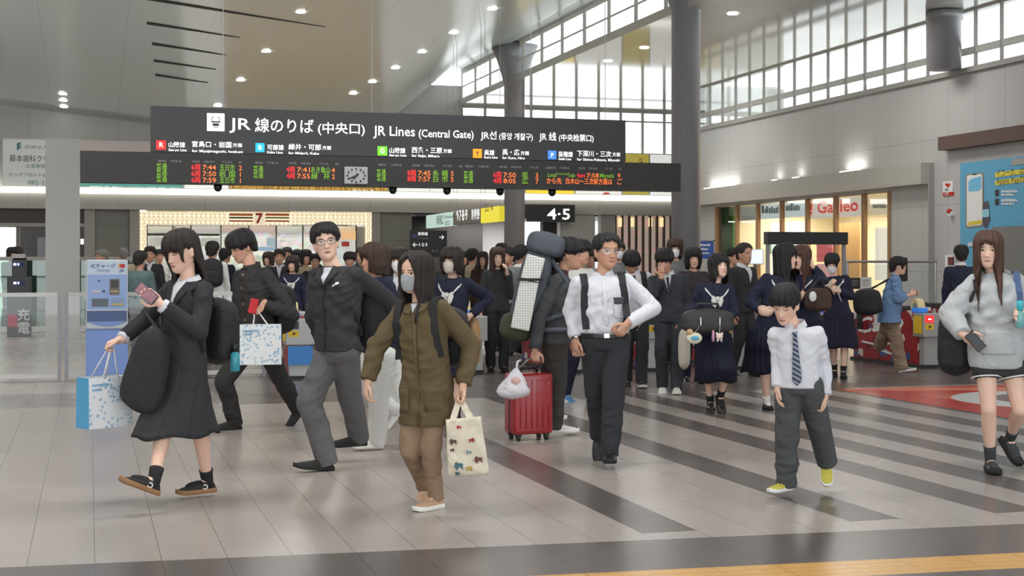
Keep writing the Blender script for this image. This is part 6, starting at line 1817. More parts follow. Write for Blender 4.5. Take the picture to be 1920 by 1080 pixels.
# ---------------------------------------------------------------- boy
S, t = person('small boy in white shirt, striped tie, grey trousers and yellow shoes looking down', 9.05, 1.36, dict(
    pelvis=(1498, 722), neck=(1494, 616), head=(1473, 571), byaw=-16, pyaw=-20, hyaw=-32, hpitch=-24, hroll=4, hs=1.0, sw=.132, lw=(1547, 742, .0), le=(1546, 682, .06), rw=(1458, 728, -.02), re=(1458, 668, .05),
    ra=('f', 1474, 930), rfoot=(-50, 0), la=(1555, 884, .40), lfoot=(-4, -62)))
W8 = S
body(S, t, SKFD, .0050, hand_l={'c': 'loose', 'd': (-.05, -1, -.05), 'p': (-.8, 0, .2)})
top(S, t, C_WHITE, 'shirt', rows=[(-.04, .168, .142), (.12, .172, .142), (.36, .164, .132), (.6, .168, .128), (.78, .170, .122), (.88, .166, .110), (.955, .118, .088), (1.0, .078, .070)], sleeve=(.064, .058, .050), fold=.005)
trousers(S, t, C_CHAR, (.112, .098, .086), fold=.006, waist=.16, grow=1.06)
shirt_collar(S, t, C_WHITE, h=.034, r=.070)
m_, b_, g_ = new_mat('navy_striped_tie'); o_ = g_.sep(g_.obj()); f_ = g_.m('FRACT', g_.mul(g_.add(o_[2], g_.mul(o_[0], .7)), 32.))
g_.link(g_.mix(g_.gt(f_, .62), lin((52, 60, 84)), lin((150, 158, 172))), b_.inputs['Base Color']); b_.inputs['Roughness'].default_value = .6
patch(S, t, [(-.016, .93), (.016, .93), (.012, .86), (-.012, .86)], m_, 'tie_knot', .012, .012)
patch(S, t, [(-.012, .87), (.012, .87), (.030, .10), (.0, .02), (-.030, .10)], m_, 'tie', .007, .006)
hair(S, t, H_BLK, [(0, .036), (34, .030), (50, .024), (64, -.004), (84, .004), (104, -.006), (130, -.048), (180, -.07)], .018, jag=.008, seed=8)
for s in 'lr':
    shoe(S, t, s, L_YEL, R_WHT, 'sneaker', L=.268)
    fl, ff, fu = S.foot[s]
    bm = bmesh.new()
    for q in range(4):
        c = S.ankle[s] + ff * (.045 + .02 * q) - fu * (.004 + .0085 * q); tube(bm, [c - fl * .02, c + fu * .006, c + fl * .02], .003, 6)
    obj('laces', bm, L_YEL, t)

# ---------------------------------------------------------------- girl in grey hoodie
S, t = person('long-haired young woman in grey hoodie and black shorts holding a bottle, at the right edge', 10.3, 1.70, dict(
    pelvis=(1868, 662), neck=(1867, 518), head=(1853, 470), byaw=-12, pyaw=-8, hyaw=-22, hpitch=0, rw=(1806, 628, -.16), re=(1782, 590, .02), lw=(1922, 590, -.26), le=(1936, 606, -.02),
    ra=('f', 1857, 884), rfoot=(-6, 0), la=(1894, 822, .22), lfoot=(30, -48)), male=False)
W9 = S
body(S, t, SKF, .0055, 1.02, hand_l={'c': 'grip', 'd': (-.95, .1, -.3), 'p': (-.2, .1, -.9), 't': .8}, hand_r={'c': 'loose', 'd': (.75, -.55, -.3), 'p': (.4, .3, .8)})
top(S, t, C_HOOD, 'hoodie', rows=[(-.19, .178, .148), (-.15, .190, .156), (.05, .200, .160), (.36, .196, .156), (.6, .192, .150), (.78, .186, .134), (.88, .172, .114), (.955, .120, .090), (1.01, .080, .072)], sleeve=(.082, .086, .062), fold=.007)
patch(S, t, [(-.12, .0), (.12, .0), (.12, .10), (.085, .30), (-.085, .30), (-.12, .10)], C_HOOD, 'front_pocket', .004, .006)
hood(S, t, C_HOOD)
bm = bmesh.new(); loft(bm, torso_rings(S, [(-.28, .150, .125), (-.1, .168, .125), (.05, .160, .115)]))
for s in 'lr': limb(bm, [S.hip[s], S.hip[s].lerp(S.knee[s], .28)], [.10, .104], 16)
obj('shorts', remesh(bm, .008, 2, .003), C_BLACK, t)
for s in 'lr':
    a = S.hip[s].lerp(S.knee[s], .50); dn = (S.knee[s] - S.hip[s]).normalized()
    bm = bmesh.new(); e1 = frame_of(dn); pts = [S.hip[s].lerp(S.knee[s], .44) + (e1[1] * math.cos(q) + e1[2] * math.sin(q)) * .104 for q in np.linspace(0, 6.283, 25)]
    tube(bm, pts, .006, 8); obj('shorts_piping', to_mesh(bm, 'p', True), C_OFFW, t, label='white piping along the hem')
    sock(S, t, s, C_SOCKG, .30); shoe(S, t, s, L_BLK, R_BLK, 'loafer', L=.25, sole=.036)
hair(S, t, H_BR, ([(0, .045), (16, .040), (34, .012), (44, -.06), (54, -.30), (80, -.36), (180, -.34)], [(0, .045), (16, .040), (32, .020), (44, -.06), (54, -.32), (80, -.40), (180, -.34)]), .022, jag=.012, seed=9)

# ---------------------------------------------------------------- sailor-uniform girl with charms on her bag
S, t = person('girl in navy sailor uniform with white scarf holding a big school bag in front', 14.35, 1.57, dict(
    pelvis=(1337, 624), neck=(1341, 534), head=(1348, 500), byaw=4, hyaw=22, hpitch=10, lw=(1364, 598, -.22), le=(1378, 584, .02), rw=(1298, 592, -.10), re=(1303, 572, .06), ra=('f', 1332, 771), rfoot=(-5, 0), la=(1351, 742, .08), lfoot=(6, -50)), male=False)
W10 = S
body(S, t, SKF, .007, 1.0, hand_l={'c': 'fist', 'd': (-.4, -.9, -.1), 'p': (-.5, 0, .8)})
top(S, t, C_NAVY, 'sailor_blouse', hem=-.05, sleeve=(.062, .058, .048), fold=.004)
skirt(S, t, C_NAVY2, zb(1330, 700, 14.2), .16, (.150, .19, .225), 22, .012)
sailor_collar(S, t, C_NAVY, C_OFFW)
for s in 'lr': sock(S, t, s, C_SOCKB, .22); shoe(S, t, s, L_BLK, R_BLK, 'loafer', L=.25)
hair(S, t, H_BLK, [(0, .032), (28, .020), (42, .0), (54, -.08), (70, -.15), (120, -.17), (180, -.17)], .022, seed=10)

# ---------------------------------------------------------------- sailor-uniform girl, long black hair
S, t = person('tall girl in navy sailor uniform with very long black hair, hands joined', 14.6, 1.68, dict(
    pelvis=(1442, 617), neck=(1464, 522), head=(1473, 482), byaw=10, hyaw=58, hpitch=2, rw=(1428, 580, -.22), re=(1404, 566, -.02), lw=(1444, 583, -.22), le=(1490, 572, -.05), ra=('f', 1437, 766), rfoot=(0, 0), la=('f', 1466, 756), lfoot=(8, 0)), male=False)
body(S, t, SKF, .007, 1.0, hand_r={'c': 'hold', 'd': (.8, -.5, -.2), 'p': (.3, .2, .9)}, hand_l={'c': 'hold', 'd': (-.9, -.2, -.2), 'p': (-.2, .2, .9)})
top(S, t, C_NAVY, 'sailor_blouse', hem=-.05, sleeve=(.062, .058, .048), fold=.004, arm=.92)
skirt(S, t, C_NAVY2, zb(1420, 686, 14.4), .18, (.150, .20, .25), 24, .014, shift=(-.05, 0))
sailor_collar(S, t, C_NAVY, C_OFFW)
for s in 'lr': sock(S, t, s, C_SOCKW, .16); shoe(S, t, s, L_BLK, R_BLK, 'loafer', L=.25)
hair(S, t, H_BLK, [(0, .020), (36, .012), (48, -.06), (58, -.26), (80, -.42), (180, -.46)], .022, seed=11)

# ---------------------------------------------------------------- girl with brown hair behind the boy
S, t = person('girl with long brown hair touching her hair, facing the black-haired girl', 15.6, 1.66, pose(
    1512, 15.6, 1.66, -40, 0, head=(1502, 484, -.02), lw=(1524, 500, -.05), le=(1545, 526, .0), rw=(1500, 560, -.2)), male=False)
body(S, t, SKF, .009, 1.0); top(S, t, C_NAVY, 'sailor_blouse', hem=-.05); skirt(S, t, C_NAVY2, .42, .18, (.150, .19, .23), 22, .012)
sailor_collar(S, t, C_NAVY, C_OFFW, scarf=False)
for s in 'lr': sock(S, t, s, C_SOCKB, .2); shoe(S, t, s, L_BLK, R_BLK, 'loafer')
hair(S, t, H_BR, [(0, .026), (34, .016), (46, -.06), (58, -.28), (80, -.40), (180, -.44)], .024, seed=12)

# ---------------------------------------------------------------- masked sailor girl with a card
S, t = person('girl in navy sailor uniform and white face mask looking down at a card', 18.9, 1.62, pose(
    1573, 18.9, 1.62, -12, .10, head=(1560, 494, -.06), neck=(1564, 520, 0), hyaw=-18, hpitch=-20, rw=(1556, 538, -.2), re=(1545, 560, 0), lw=(1574, 546, -.2), le=(1596, 556, .0)), male=False)
body(S, t, SKF, .010, 1.0, hand_r='phone'); top(S, t, C_NAVY, 'sailor_blouse', hem=-.05); skirt(S, t, C_NAVY2, .40, .18, (.150, .20, .25), 22, .012)
sailor_collar(S, t, C_NAVY, C_OFFW); face_mask(S, t, C_WMASK)
for s in 'lr': sock(S, t, s, C_SOCKB, .2); shoe(S, t, s, L_BLK, R_BLK, 'loafer')
face_head(S, t, H_BLK, 'tied', 13)

# ---------------------------------------------------------------- woman in blue shirt at the gate
S, t = person('woman with glasses in loose blue shirt and khaki trousers passing a ticket gate', 19.6, 1.57, pose(
    1672, 19.6, 1.57, 78, .0, head=(1684, 499, 0), neck=(1678, 521, 0), pelvis=(1667, 592, 0), rw=(1706, 553, -.12), re=(1682, 562, -.16), lw=(1708, 552, .12), la=('f', 1690, 698), lfoot=(80, 8), ra=('f', 1640, 691, .02), rfoot=(80, -22)), male=False)
body(S, t, SK, .009, hand_r='hold')
top(S, t, C_BLUE, 'loose_shirt', rows=[(-.17, .20, .175), (0, .19, .165), (.36, .17, .15), (.6, .17, .14), (.78, .170, .124), (.88, .158, .104), (.955, .112, .084), (1.01, .074, .066)], sleeve=(.074, .072, .058), arm=.72, fold=.007)
trousers(S, t, C_KHAKI, (.11, .10, .095), fold=.006); shirt_collar(S, t, C_BLUE, h=.02)
for s in 'lr': shoe(S, t, s, cloth('grey_shoe', (150, 152, 156)), R_WHT)
spectacles(S, t, M_SILV, M_LENS); face_head(S, t, H_BLK, 'tied', 14)

# ---------------------------------------------------------------- man in dark suit, hand over his face
S, t = person('young man in charcoal suit holding a hand over his face', 16.6, 1.73, pose(
    1255, 16.6, 1.73, -4, .08, head=(1246, 489, -.05), neck=(1251, 518, 0), hyaw=-14, hpitch=-16, rw=(1240, 519, -.24), re=(1222, 560, -.22), lw=(1276, 606, -.04)))
body(S, t, SKT, .008, hand_r={'c': 'flat', 'd': (.0, 1, .12), 'p': (.35, 0, .93)})
top(S, t, C_SUIT, 'suit_jacket', hem=-.18, arm=.93); trousers(S, t, C_SUIT, (.098, .078, .068))
patch(S, t, [(-.05, 1.0), (.05, 1.0), (.004, .60), (-.004, .60)], C_WHITE, 'shirt_front', .003); patch(S, t, [(-.016, .95), (.016, .95), (.014, .64), (-.004, .62)], C_BLACK, 'tie', .007)
for sg in (1, -1): patch(S, t, [(sg * .05, 1.0), (sg * .11, .90), (sg * .09, .80), (sg * .004, .55), (sg * .006, .62)], C_SUIT, 'lapel', .008)
shirt_collar(S, t, C_WHITE)
for s in 'lr': shoe(S, t, s, L_WHT, R_WHT)
face_head(S, t, H_BLK, 'fringe', 15)

# ---------------------------------------------------------------- bowed student with straps
S, t = person('schoolboy with bowed head in white shirt and black tie, backpack straps on', 17.5, 1.74, pose(
    1189, 17.5, 1.74, 2, .10, head=(1184, 492, -.10), neck=(1187, 514, -.03), hpitch=-40, rw=(1170, 600, -.05), lw=(1206, 602, -.05)))
body(S, t, SKT, .010); top(S, t, C_WHITE, 'shirt', hem=-.02); trousers(S, t, C_DKTR, (.098, .080, .070), waist=.12)
patch(S, t, [(-.016, .95), (.016, .95), (.02, .4), (0, .36), (-.02, .4)], C_BLACK, 'tie', .007)
for sg in (1, -1): strip(S, t, [(sg * .125, .2), (sg * .132, .5), (sg * .13, .72), (sg * .122, .84)], .07, C_STRAP, 'backpack_strap', .006, .012)
shirt_collar(S, t, C_WHITE)
for s in 'lr': shoe(S, t, s, L_SUEDE, R_WHT)
face_head(S, t, H_BLK, 'fringe', 16)

# ---------------------------------------------------------------- others by the gates
def dressed(label, u, vtop, d, yaw, male, skin, hm, style, tm, bm_, lower='trousers', shoes=(L_BLK, R_BLK), mask=None, shirt=None, glasses=False, straps=None, vox=.011, h=None, seed=0, step=.12, sailor=False, collar=None, **over):
    s = F / d
    h = h or (CZ + (HY - vtop) / s) / 1.025
    S, t = person(label, d, h, pose(u, d, h, yaw, step, **over), male)
    body(S, t, skin, vox, .86 if lower == 'trousers' else 1.0)
    top(S, t, tm, 'jacket' if shirt else 'upper_garment', hem=-.12 if lower == 'trousers' else -.06, vox=vox)
    if lower == 'trousers': trousers(S, t, bm_, (.098, .078, .068), vox=vox)
    else:
        skirt(S, t, bm_, .27 * h, .18, (.150, .195, .24), 18, .012)
        for q in 'lr': sock(S, t, q, C_SOCKB, .2)
    if shirt:
        patch(S, t, [(-.05, 1.0), (.05, 1.0), (.004, .62), (-.004, .62)], shirt, 'shirt_front', .004); shirt_collar(S, t, shirt)
    if sailor: sailor_collar(S, t, C_NAVY, C_OFFW)
    if collar: shirt_collar(S, t, collar)
    if straps:
        for sg in (1, -1): strip(S, t, [(sg * .125, .3), (sg * .13, .6), (sg * .122, .82)], .06, straps, 'backpack_strap', .006, .012)
    for q in 'lr': shoe(S, t, q, *shoes)
    if mask: face_mask(S, t, mask)
    if glasses: spectacles(S, t, M_BLKP, M_LENS)
    face_head(S, t, hm, style, seed)
    return S, t
dressed('woman with thick dark bob and dark plum top, behind the sailor girl with charms', 1299, 461, 18.2, 4, False, SK, H_BLK, 'bob', C_PLUM, C_NAVY, seed=21, vox=.010)
dressed('masked person with wavy brown hair standing beside the big column', 1266, 444, 21.0, -4, False, SK, H_MB, 'bob', C_GREYK, C_DKTR, mask=C_WMASK, seed=22, vox=.010)
dressed('older man in black suit and open white collar looking right, by the glowing monitor', 1392, 453, 19.2, 38, True, SKT, H_GR if False else H_DK, 'thin', C_BLACK2, C_BLACK2, shirt=C_WHITE, seed=23, vox=.010)
dressed('man turned away in dark navy jacket with white collar, before the blue poster', 1801, 457, 21.2, 165, True, SKT, H_BLK, 'short', C_NAVY, C_NAVY2, collar=C_WHITE, seed=24, vox=.010)
dressed('girl in navy sailor uniform and beige face mask behind the olive-jacket woman', 850, 459, 13.6, -22, False, SKF, H_DK, 'bob', C_NAVY, C_NAVY2, 'skirt', mask=C_BMASK, sailor=True, seed=25, vox=.009, lw=(884, 590, 0))
dressed('woman with long brown hair in black outfit raising one hand beside the gate', 932, 461, 19.9, 8, False, SKF, H_MB, 'long', C_BLACK, C_BLACK2, seed=26, vox=.010, step=.05, lw=(951, 513, -.15), le=(958, 555, .0))
dressed('young man with white face mask just left of the olive-jacket woman', 752, 462, 15.2, -20, True, SKF, H_DK, 'fringe', C_BLACK, C_BLACK2, mask=C_WMASK, shirt=C_WHITE, seed=27, vox=.010)
dressed('person in blue shoes walking close behind the backpacker', 1084, 446, 15.6, 40, True, SKT, H_BLK, 'fringe', C_OFFW, C_NAVY2, shoes=(L_BLU, R_WHT), seed=28)
dressed('person with white face mask between the white-shirt man and the bowed schoolboy', 1158, 450, 22.5, 10, True, SK, H_DK, 'short', C_GREYK, C_DKTR, mask=C_WMASK, seed=29)
dressed('person with dark hair behind the older suited man', 1374, 462, 22.0, 30, True, SKT, H_BLK, 'short', C_BLACK, C_BLACK2, seed=30)

# ---------------------------------------------------------------- the crowd beyond the gates
crowd = [
 ('man in grey teal jacket seen from behind, right of the blue machine', 262, 468, 22.0, 170, True, SKT, H_BLK, 'short', C_TEAL, C_DKTR, {}),
 ('man in black suit and dark tie facing us, right of the blue machine', 281, 460, 27.0, 8, True, SKT, H_BLK, 'short', C_BLACK2, C_BLACK2, dict(shirt=C_WHITE)),
 ('grey-haired person in white top behind the blue machine', 193, 466, 27.5, -40, False, SKT, H_GR, 'short', C_OFFW, C_DKTR, {}),
 ('bald-headed man in light collar behind the blue machine', 232, 463, 29.0, -150, True, SKT, H_GR, 'thin', C_BEIGE, C_DKTR, {}),
 ('person in black top beside the white square pillar, far left', 131, 468, 32.0, -60, True, SK, H_BLK, 'short', C_GREYK, C_DKTR, {}),
 ('person with black hair against the bright doorway at far left', 20, 462, 33.0, 40, False, SKT, H_BLK, 'bob', C_BLACK, C_DKTR, {}),
 ('person with brown hair behind the phone-charging tower', 33, 461, 34.5, -20, False, SK, H_MB, 'bob', C_BROWN, C_DKTR, {}),
 ('man in white shirt wearing a black backpack, seen from behind', 398, 450, 23.0, 176, True, SKT, H_BLK, 'short', C_OFFW, C_DKTR, dict(straps=C_STRAP)),
 ('young man in dark clothes between the white-shirted backpacker and the uniformed student', 421, 463, 28.0, 150, True, SKT, H_BLK, 'fringe', C_NAVY, C_DKTR, {}),
 ('person in pale shirt under the shop sign, behind the suited phone woman', 298, 466, 31.0, 20, True, SKT, H_BLK, 'short', C_OFFW, C_DKTR, {}),
 ('woman with brown hair right behind the uniformed student', 505, 470, 28.0, -20, False, SK, H_MB, 'bob', C_BLACK, C_BLACK2, {}),
 ('man in black suit with white shirt, second in the group behind the uniformed student', 524, 465, 26.0, 5, True, SKT, H_DK, 'short', C_BLACK2, C_BLACK2, dict(shirt=C_WHITE)),
 ('girl in sailor uniform with white scarf walking in the middle of the far crowd', 548, 477, 22.5, 0, False, SK, H_DK, 'bob', C_NAVY, C_NAVY2, dict(sailor=True, lower='skirt')),
 ('tall dark-haired man behind the far sailor girl', 538, 462, 31.0, 10, True, SKT, H_BLK, 'short', C_BLACK, C_DKTR, {}),
 ('person with a centre parting in black coat right of the far sailor girl', 558, 466, 29.5, -10, False, SK, H_BLK, 'tied', C_BLACK, C_DKTR, {}),
 ('woman in beige top beside the far sailor girl', 572, 466, 26.5, 20, False, SKT, H_BLK, 'bob', C_BEIGE, C_BLACK2, {}),
 ('person in dark coat just left of the man in the zip jacket', 590, 474, 25.0, 10, True, SKT, H_BLK, 'short', C_BLACK, C_DKTR, {}),
 ('man with white mask and dark suit far behind, left of the arrow board', 726, 466, 26.0, 0, True, SK, H_BLK, 'short', C_BLACK2, C_BLACK2, dict(mask=C_WMASK, shirt=C_WHITE)),
 ('brown-haired person in dark coat behind the black zip jacket', 682, 461, 23.2, -30, True, SKT, H_MB, 'short', C_BLACK, C_DKTR, {}),
 ('man in pale jacket under the yellow hanging sign', 884, 464, 27.0, 160, True, SKT, H_BLK, 'short', C_BEIGE, C_DKTR, dict(straps=C_STRAP)),
 ('person in white shirt below the arrow board', 868, 470, 30.0, 20, True, SKT, H_DK, 'bob', C_OFFW, C_DKTR, {}),
 ('man standing right behind the raised-hand woman', 941, 454, 24.5, -10, True, SK, H_BLK, 'short', C_OFFW, C_DKTR, {}),
 ('man in grey jacket right of the raised-hand woman', 957, 462, 23.5, -40, True, SKT, H_BLK, 'short', C_GREYK, C_DKTR, {}),
 ('person in white shirt with dark hair, turned away beside the far column', 975, 457, 24.0, 150, True, SKT, H_BLK, 'fringe', C_OFFW, C_DKTR, dict(straps=C_STRAP)),
 ('brown-haired woman just behind the left gate', 905, 470, 25.5, 0, False, SK, H_MB, 'long', C_BROWN, C_DKTR, {}),
 ('person in black partly hidden between the white-shirt man and the backpacker', 1106, 470, 26.0, 10, True, SKT, H_DK, 'short', C_BLACK, C_DKTR, {}),
 ('person in dark jacket left of the man in the zip jacket, behind his shoulder', 655, 470, 24.0, 10, True, SKT, H_DK, 'fringe', C_NAVY, C_DKTR, {}),
 ('dark-haired person in black right of the arrow board', 838, 474, 24.5, 10, False, SK, H_BLK, 'bob', C_BLACK, C_DKTR, {}),
 ('person in dark coat seen just right of the suited phone woman', 362, 474, 28.0, 30, True, SKT, H_BLK, 'short', C_BLACK, C_DKTR, {}),
 ('person in navy coat just right of the masked young man', 772, 480, 25.0, 20, False, SK, H_DK, 'bob', C_NAVY, C_DKTR, {}),
]
for i, (lab, u, vt, d, yw, ml, sk, hm, st, tm, lo, kw) in enumerate(crowd):
    dressed(lab, u, vt, d, yw, ml, sk, hm, st, tm, lo, kw.get('lower', 'trousers'), mask=kw.get('mask'), shirt=kw.get('shirt'), straps=kw.get('straps'), sailor=kw.get('sailor', False), vox=.013, seed=40 + i)
# ================================================================== THINGS PEOPLE CARRY
def axes(psi):
    l, f = yaw_axes(psi); return l, f, UP
def print_mat(name, base, spots, scale, thr=.28, z0=None):
    """paper or cloth with printed spots of the given colours"""
    m, b, g = new_mat(name); o = g.obj(); vo = g.new('ShaderNodeTexVoronoi'); vo.inputs['Scale'].default_value = scale; g.link(o, vo.inputs['Vector'])
    s = g.sep(vo.outputs['Color']); n = g.noise(o, scale * .35, 2)
    inside = g.mul(g.lt(vo.outputs['Distance'], thr), g.gt(n, .47))
    col = g.mix(g.gt(s[0], .5), lin(spots[0]), lin(spots[1]))
    if len(spots) > 2: col = g.mix(g.gt(s[1], .66), col, lin(spots[2]))
    if len(spots) > 3: col = g.mix(g.gt(s[2], .72), col, lin(spots[3]))
    g.link(g.mix(inside, lin(base), col), b.inputs['Base Color']); b.inputs['Roughness'].default_value = .6
    return m
M_PRINT = print_mat('white_paper_blue_blossom_print', (232, 234, 236), ((146, 180, 208), (170, 196, 216)), 38., .40)
M_BLUEP = mat('sky_blue_paper', (86, 164, 208), .5); M_PAPER = mat('white_paper', (236, 236, 236), .6)

def paper_bag(label, c, psi, w, h, dpt, grip, blue_side, group=None, tilt=0.0, text=None):
    """c = centre of the bottom, psi = facing of the wide front; grip = where the handles are held"""
    l, f, u = axes(psi); u2 = (u + f * tilt).normalized()
    t = thing('paper_bag', label, 'bag', c, group)
    bm = bmesh.new(); c = V(c)
    def pt(a, b, e): return c + l * a * w / 2 + f * b * dpt / 2 + u2 * e * h
    T = .93
    P_ = {(a, b): (pt(a, b, 0), pt(a * .99, b * T, 1)) for a in (-1, 1) for b in (-1, 1)}
    def quad(ps, mi):
        bm.faces.new([bm.verts.new(p) for p in ps]).material_index = mi
    for a0, b0, a1, b1, mi in ((-1, 1, 1, 1, 0), (1, 1, 1, -1, 1), (1, -1, -1, -1, 0), (-1, -1, -1, 1, 1)):
        p, q = P_[(a0, b0)], P_[(a1, b1)]; quad((p[0], q[0], q[1], p[1]), mi)
        ins = .985; cc = c + u2 * h * .5
        quad([cc + (x - cc) * ins for x in (p[0], p[1], q[1], q[0])], 2)
    quad([P_[(-1, -1)][0], P_[(1, -1)][0], P_[(1, 1)][0], P_[(-1, 1)][0]], 2)
    bmesh.ops.remove_doubles(bm, verts=bm.verts[:], dist=.0004)
    obj('bag_body', to_mesh_raw(bm), [M_PRINT, M_BLUEP, M_PAPER], t)
    for b in (1, -1):
        bm = bmesh.new(); a0 = pt(-.36, b * T, .97); a1 = pt(.36, b * T, .97); g_ = V(grip)
        mid = g_ + f * b * .008
        tube(bm, [a0, a0.lerp(mid, .5) + UP * .01, mid - l * .012, mid + l * .012, a1.lerp(mid, .5) + UP * .01, a1], .0045, 8)
        obj('handle', to_mesh(bm, 'h', True), M_PAPER, t)
    if text:
        o = pt(-.86, 1, .84) + f * .003
        for k, ln in enumerate(text):
            bm = bmesh.new(); x_ = 0; q_ = random.Random(k)
            while x_ < ln:
                w_ = q_.uniform(.006, .013); h_ = q_.uniform(.008, .014); obox(bm, o - u2 * .03 * k + l * (x_ + w_ / 2) + u2 * h_ / 2, l, u2, f, w_ * .4, h_ / 2, .001); x_ += w_
            obj('small_print', bm, mat('pale_blue_print', (126, 176, 210), .6), t)
    return t
def to_mesh_raw(bm):
    me = bpy.data.meshes.new('bag'); bm.to_mesh(me); bm.free(); return me

def grip_of(S, s, along=.085, out=.022):
    w, d, pn = S.hd[s]; d = d.normalized(); pn = (pn - d * pn.dot(d)).normalized()
    return w + d * along * S.k + pn * out * S.k

# paper bags
g1 = grip_of(W1, 'r', .075, .03)
c1 = P(196, 803, 8.95); c1.z = P(196, 800, 8.95).z
paper_bag('white and sky-blue paper bag hanging from the phone woman\'s outstretched hand', c1, 48, .31, .315, .15, g1, 1, text=(.11, .06))
g2 = grip_of(W2, 'l', .08, .028)
c2 = P(489, 683, 12.35)
paper_bag('white paper bag with pale blue flower print held by the uniformed student', c2, 8, .355, .345, .13, g2, 1, text=(.14, .08))

def bagform(c, l, f, u, w, h, d, e=.55, taper=.9, sag=.06, n=20, rows=14):
    """soft bag: superellipse sections, fuller at the bottom"""
    rr = []
    for i in range(rows + 1):
        t = i / rows; z = -h / 2 + h * t
        prof = (1 - abs(2 * t - 1) ** 4) ** .35 if 0 < t < 1 else .12
        ww = w / 2 * prof * (1 + (1 - t) * (1 - taper)) ; dd = d / 2 * prof * (1 + sag * 4 * (1 - t) * t * 2)
        rr.append([c + u * z + l * (ww * math.copysign(abs(math.sin(a)) ** e, math.sin(a))) + f * (dd * math.copysign(abs(math.cos(a)) ** e, math.cos(a))) for a in [2 * math.pi * k / n for k in range(n)]])
    return rr

def soft_bag(name, label, c, psi, w, h, d, m, cat='bag', tilt=(0, 0), handles=(), hm=None, pockets=True, group=None, strap_r=.010, taper=.9, trim=None):
    l, f, u = axes(psi); u = (UP + l * tilt[0] + f * tilt[1]).normalized(); f = (f - u * f.dot(u)).normalized(); l = l - u * l.dot(u); l.normalize()
    c = V(c); t = thing(name, label, cat, c - UP * h / 2, group)
    bm = bmesh.new(); loft(bm, bagform(c, l, f, u, w, h, d, taper=taper)); obj('bag_body', subsurf(bm, 1), m, t)
    if pockets:
        bm = bmesh.new(); loft(bm, bagform(c + f * d * .42 - u * h * .16, l, f, u, w * .72, h * .46, d * .35)); obj('front_pocket', subsurf(bm, 1), m, t)
        bm = bmesh.new(); tube(bm, [c + f * d * .54 + l * w * x + u * h * .05 for x in (-.26, 0, .26)], .004, 6); obj('zip', bm, trim or M_BLKP, t)
    for pts in handles:
        bm = bmesh.new(); rr = []
        tube(bm, pts, strap_r, 8); obj('strap', to_mesh(bm, 's', True), hm or m, t)
    return t, (c, l, f, u)
C_BAGK = cloth('black_nylon', (44, 44, 46), .6); C_BAGK2 = cloth('black_canvas', (40, 39, 40), .8); C_BAGG = cloth('grey_blue_pack_cloth', (84, 88, 96), .75); C_BAGB = cloth('brown_school_bag', (62, 50, 48), .6); C_CREAM = None

# black tote and backpack of the phone woman
sh = W1.sh['r'] + UP * .05
c = P(276, 694, 8.80)
soft_bag('shoulder_bag', 'big limp black bag hanging from the phone woman\'s forearm', c, -24, .21, .55, .11, C_BLACK2, tilt=(.30, .0), handles=([c + UP * .24 + RGT * .07, W1.elbow['r'] + UP * .06 - FWD * .02, W1.elbow['r'] + UP * .05 + FWD * .06, c + UP * .24 + RGT * .09 + FWD * .05],), pockets=False, taper=.35)
cb = W1.pelvis + (W1.neck - W1.pelvis) * .42 - W1.bf * .24
soft_bag('backpack', 'black backpack on the phone woman\'s back, teal bottle in its side', cb + W1.bl * .02, -38 + 180, .29, .44, .17, C_BAGK, handles=[[cb + UP * .20 + W1.bl * sg * .09 + W1.bf * .10, W1.sh['l' if sg > 0 else 'r'] + UP * .062 - W1.bf * .02 - W1.bl * sg * .03, W1.sh['l' if sg > 0 else 'r'] + W1.bf * .09 - W1.bl * sg * .04, cb + W1.bl * sg * .15 + W1.bf * .22 - UP * .12] for sg in (1, -1)], hm=C_STRAP, strap_r=.016)
bt = P(436, 712, 9.35)
def bottle(label, p, r, h, mb, mc, ax=UP, frac=.72):
    t = thing('bottle', label, 'bottle', p); a = frame_of(ax)
    bm = bmesh.new(); prof = [(0, r * .9), (.02, r), (frac - .1, r), (frac, r * .6), (frac + .03, r * .55)]
    tube(bm, [p + a[0] * h * z for z, q in prof], [q for z, q in prof], 18); obj('bottle_body', to_mesh(bm, 'b', True), mb, t)
    bm = bmesh.new(); tube(bm, [p + a[0] * h * (frac + .01), p + a[0] * h * .98, p + a[0] * h], [r * .72, r * .72, r * .6], 18); obj('cap', to_mesh(bm, 'c', True), mc, t)
    return t
M_TEALP = mat('teal_plastic', (60, 150, 165), .25)
bottle('teal drink bottle in the side pocket of the phone woman\'s backpack', cb + W1.bl * .19 - UP * .24 - W1.bf * .0, .030, .17, M_TEALP, M_BLKP)
# phones, cards
def slab(name, label, cat, c, ax, ay, az, w, h, t, m, ms=None, screen='screen'):
    o = thing(name, label, cat, c)
    bm = bmesh.new(); obox(bm, c, ax, ay, az, w / 2, h / 2, t / 2, min(t * .45, .006)); obj('case', bm, m, o)
    if ms: bm = bmesh.new(); obox(bm, c + az * (t / 2), ax, ay, az, w * .44, h * .44, .0008); obj(screen, bm, ms, o)
    return o
hw_, hd_, hp_ = W1.hd['l']; hp_ = (hp_ - hd_ * hp_.dot(hd_)).normalized()
pc_ = hw_ + hd_ * .105 + hp_ * .030
slab('phone', 'smartphone in the phone woman\'s raised hand, reddish picture on it', 'phone', pc_, hd_, hd_.cross(hp_), hp_, .145, .072, .010, mat('phone_case_dark', (60, 62, 74), .35), mat('phone_picture', (150, 110, 116), .3, var=.5, nscale=30, emit=.25))
hw_, hd_, hp_ = W2.hd['l']
slab('phone', 'red smartphone in the uniformed student\'s hand above his paper bag', 'phone', P(475, 574, 12.33), cam_vec((.25, 1, 0)), cam_vec((1, -.25, .3)), cam_vec((-.2, 0, -1)), .13, .07, .011, mat('red_phone_case', (206, 52, 60), .4))
hw_, hd_, hp_ = W9.hd['r']
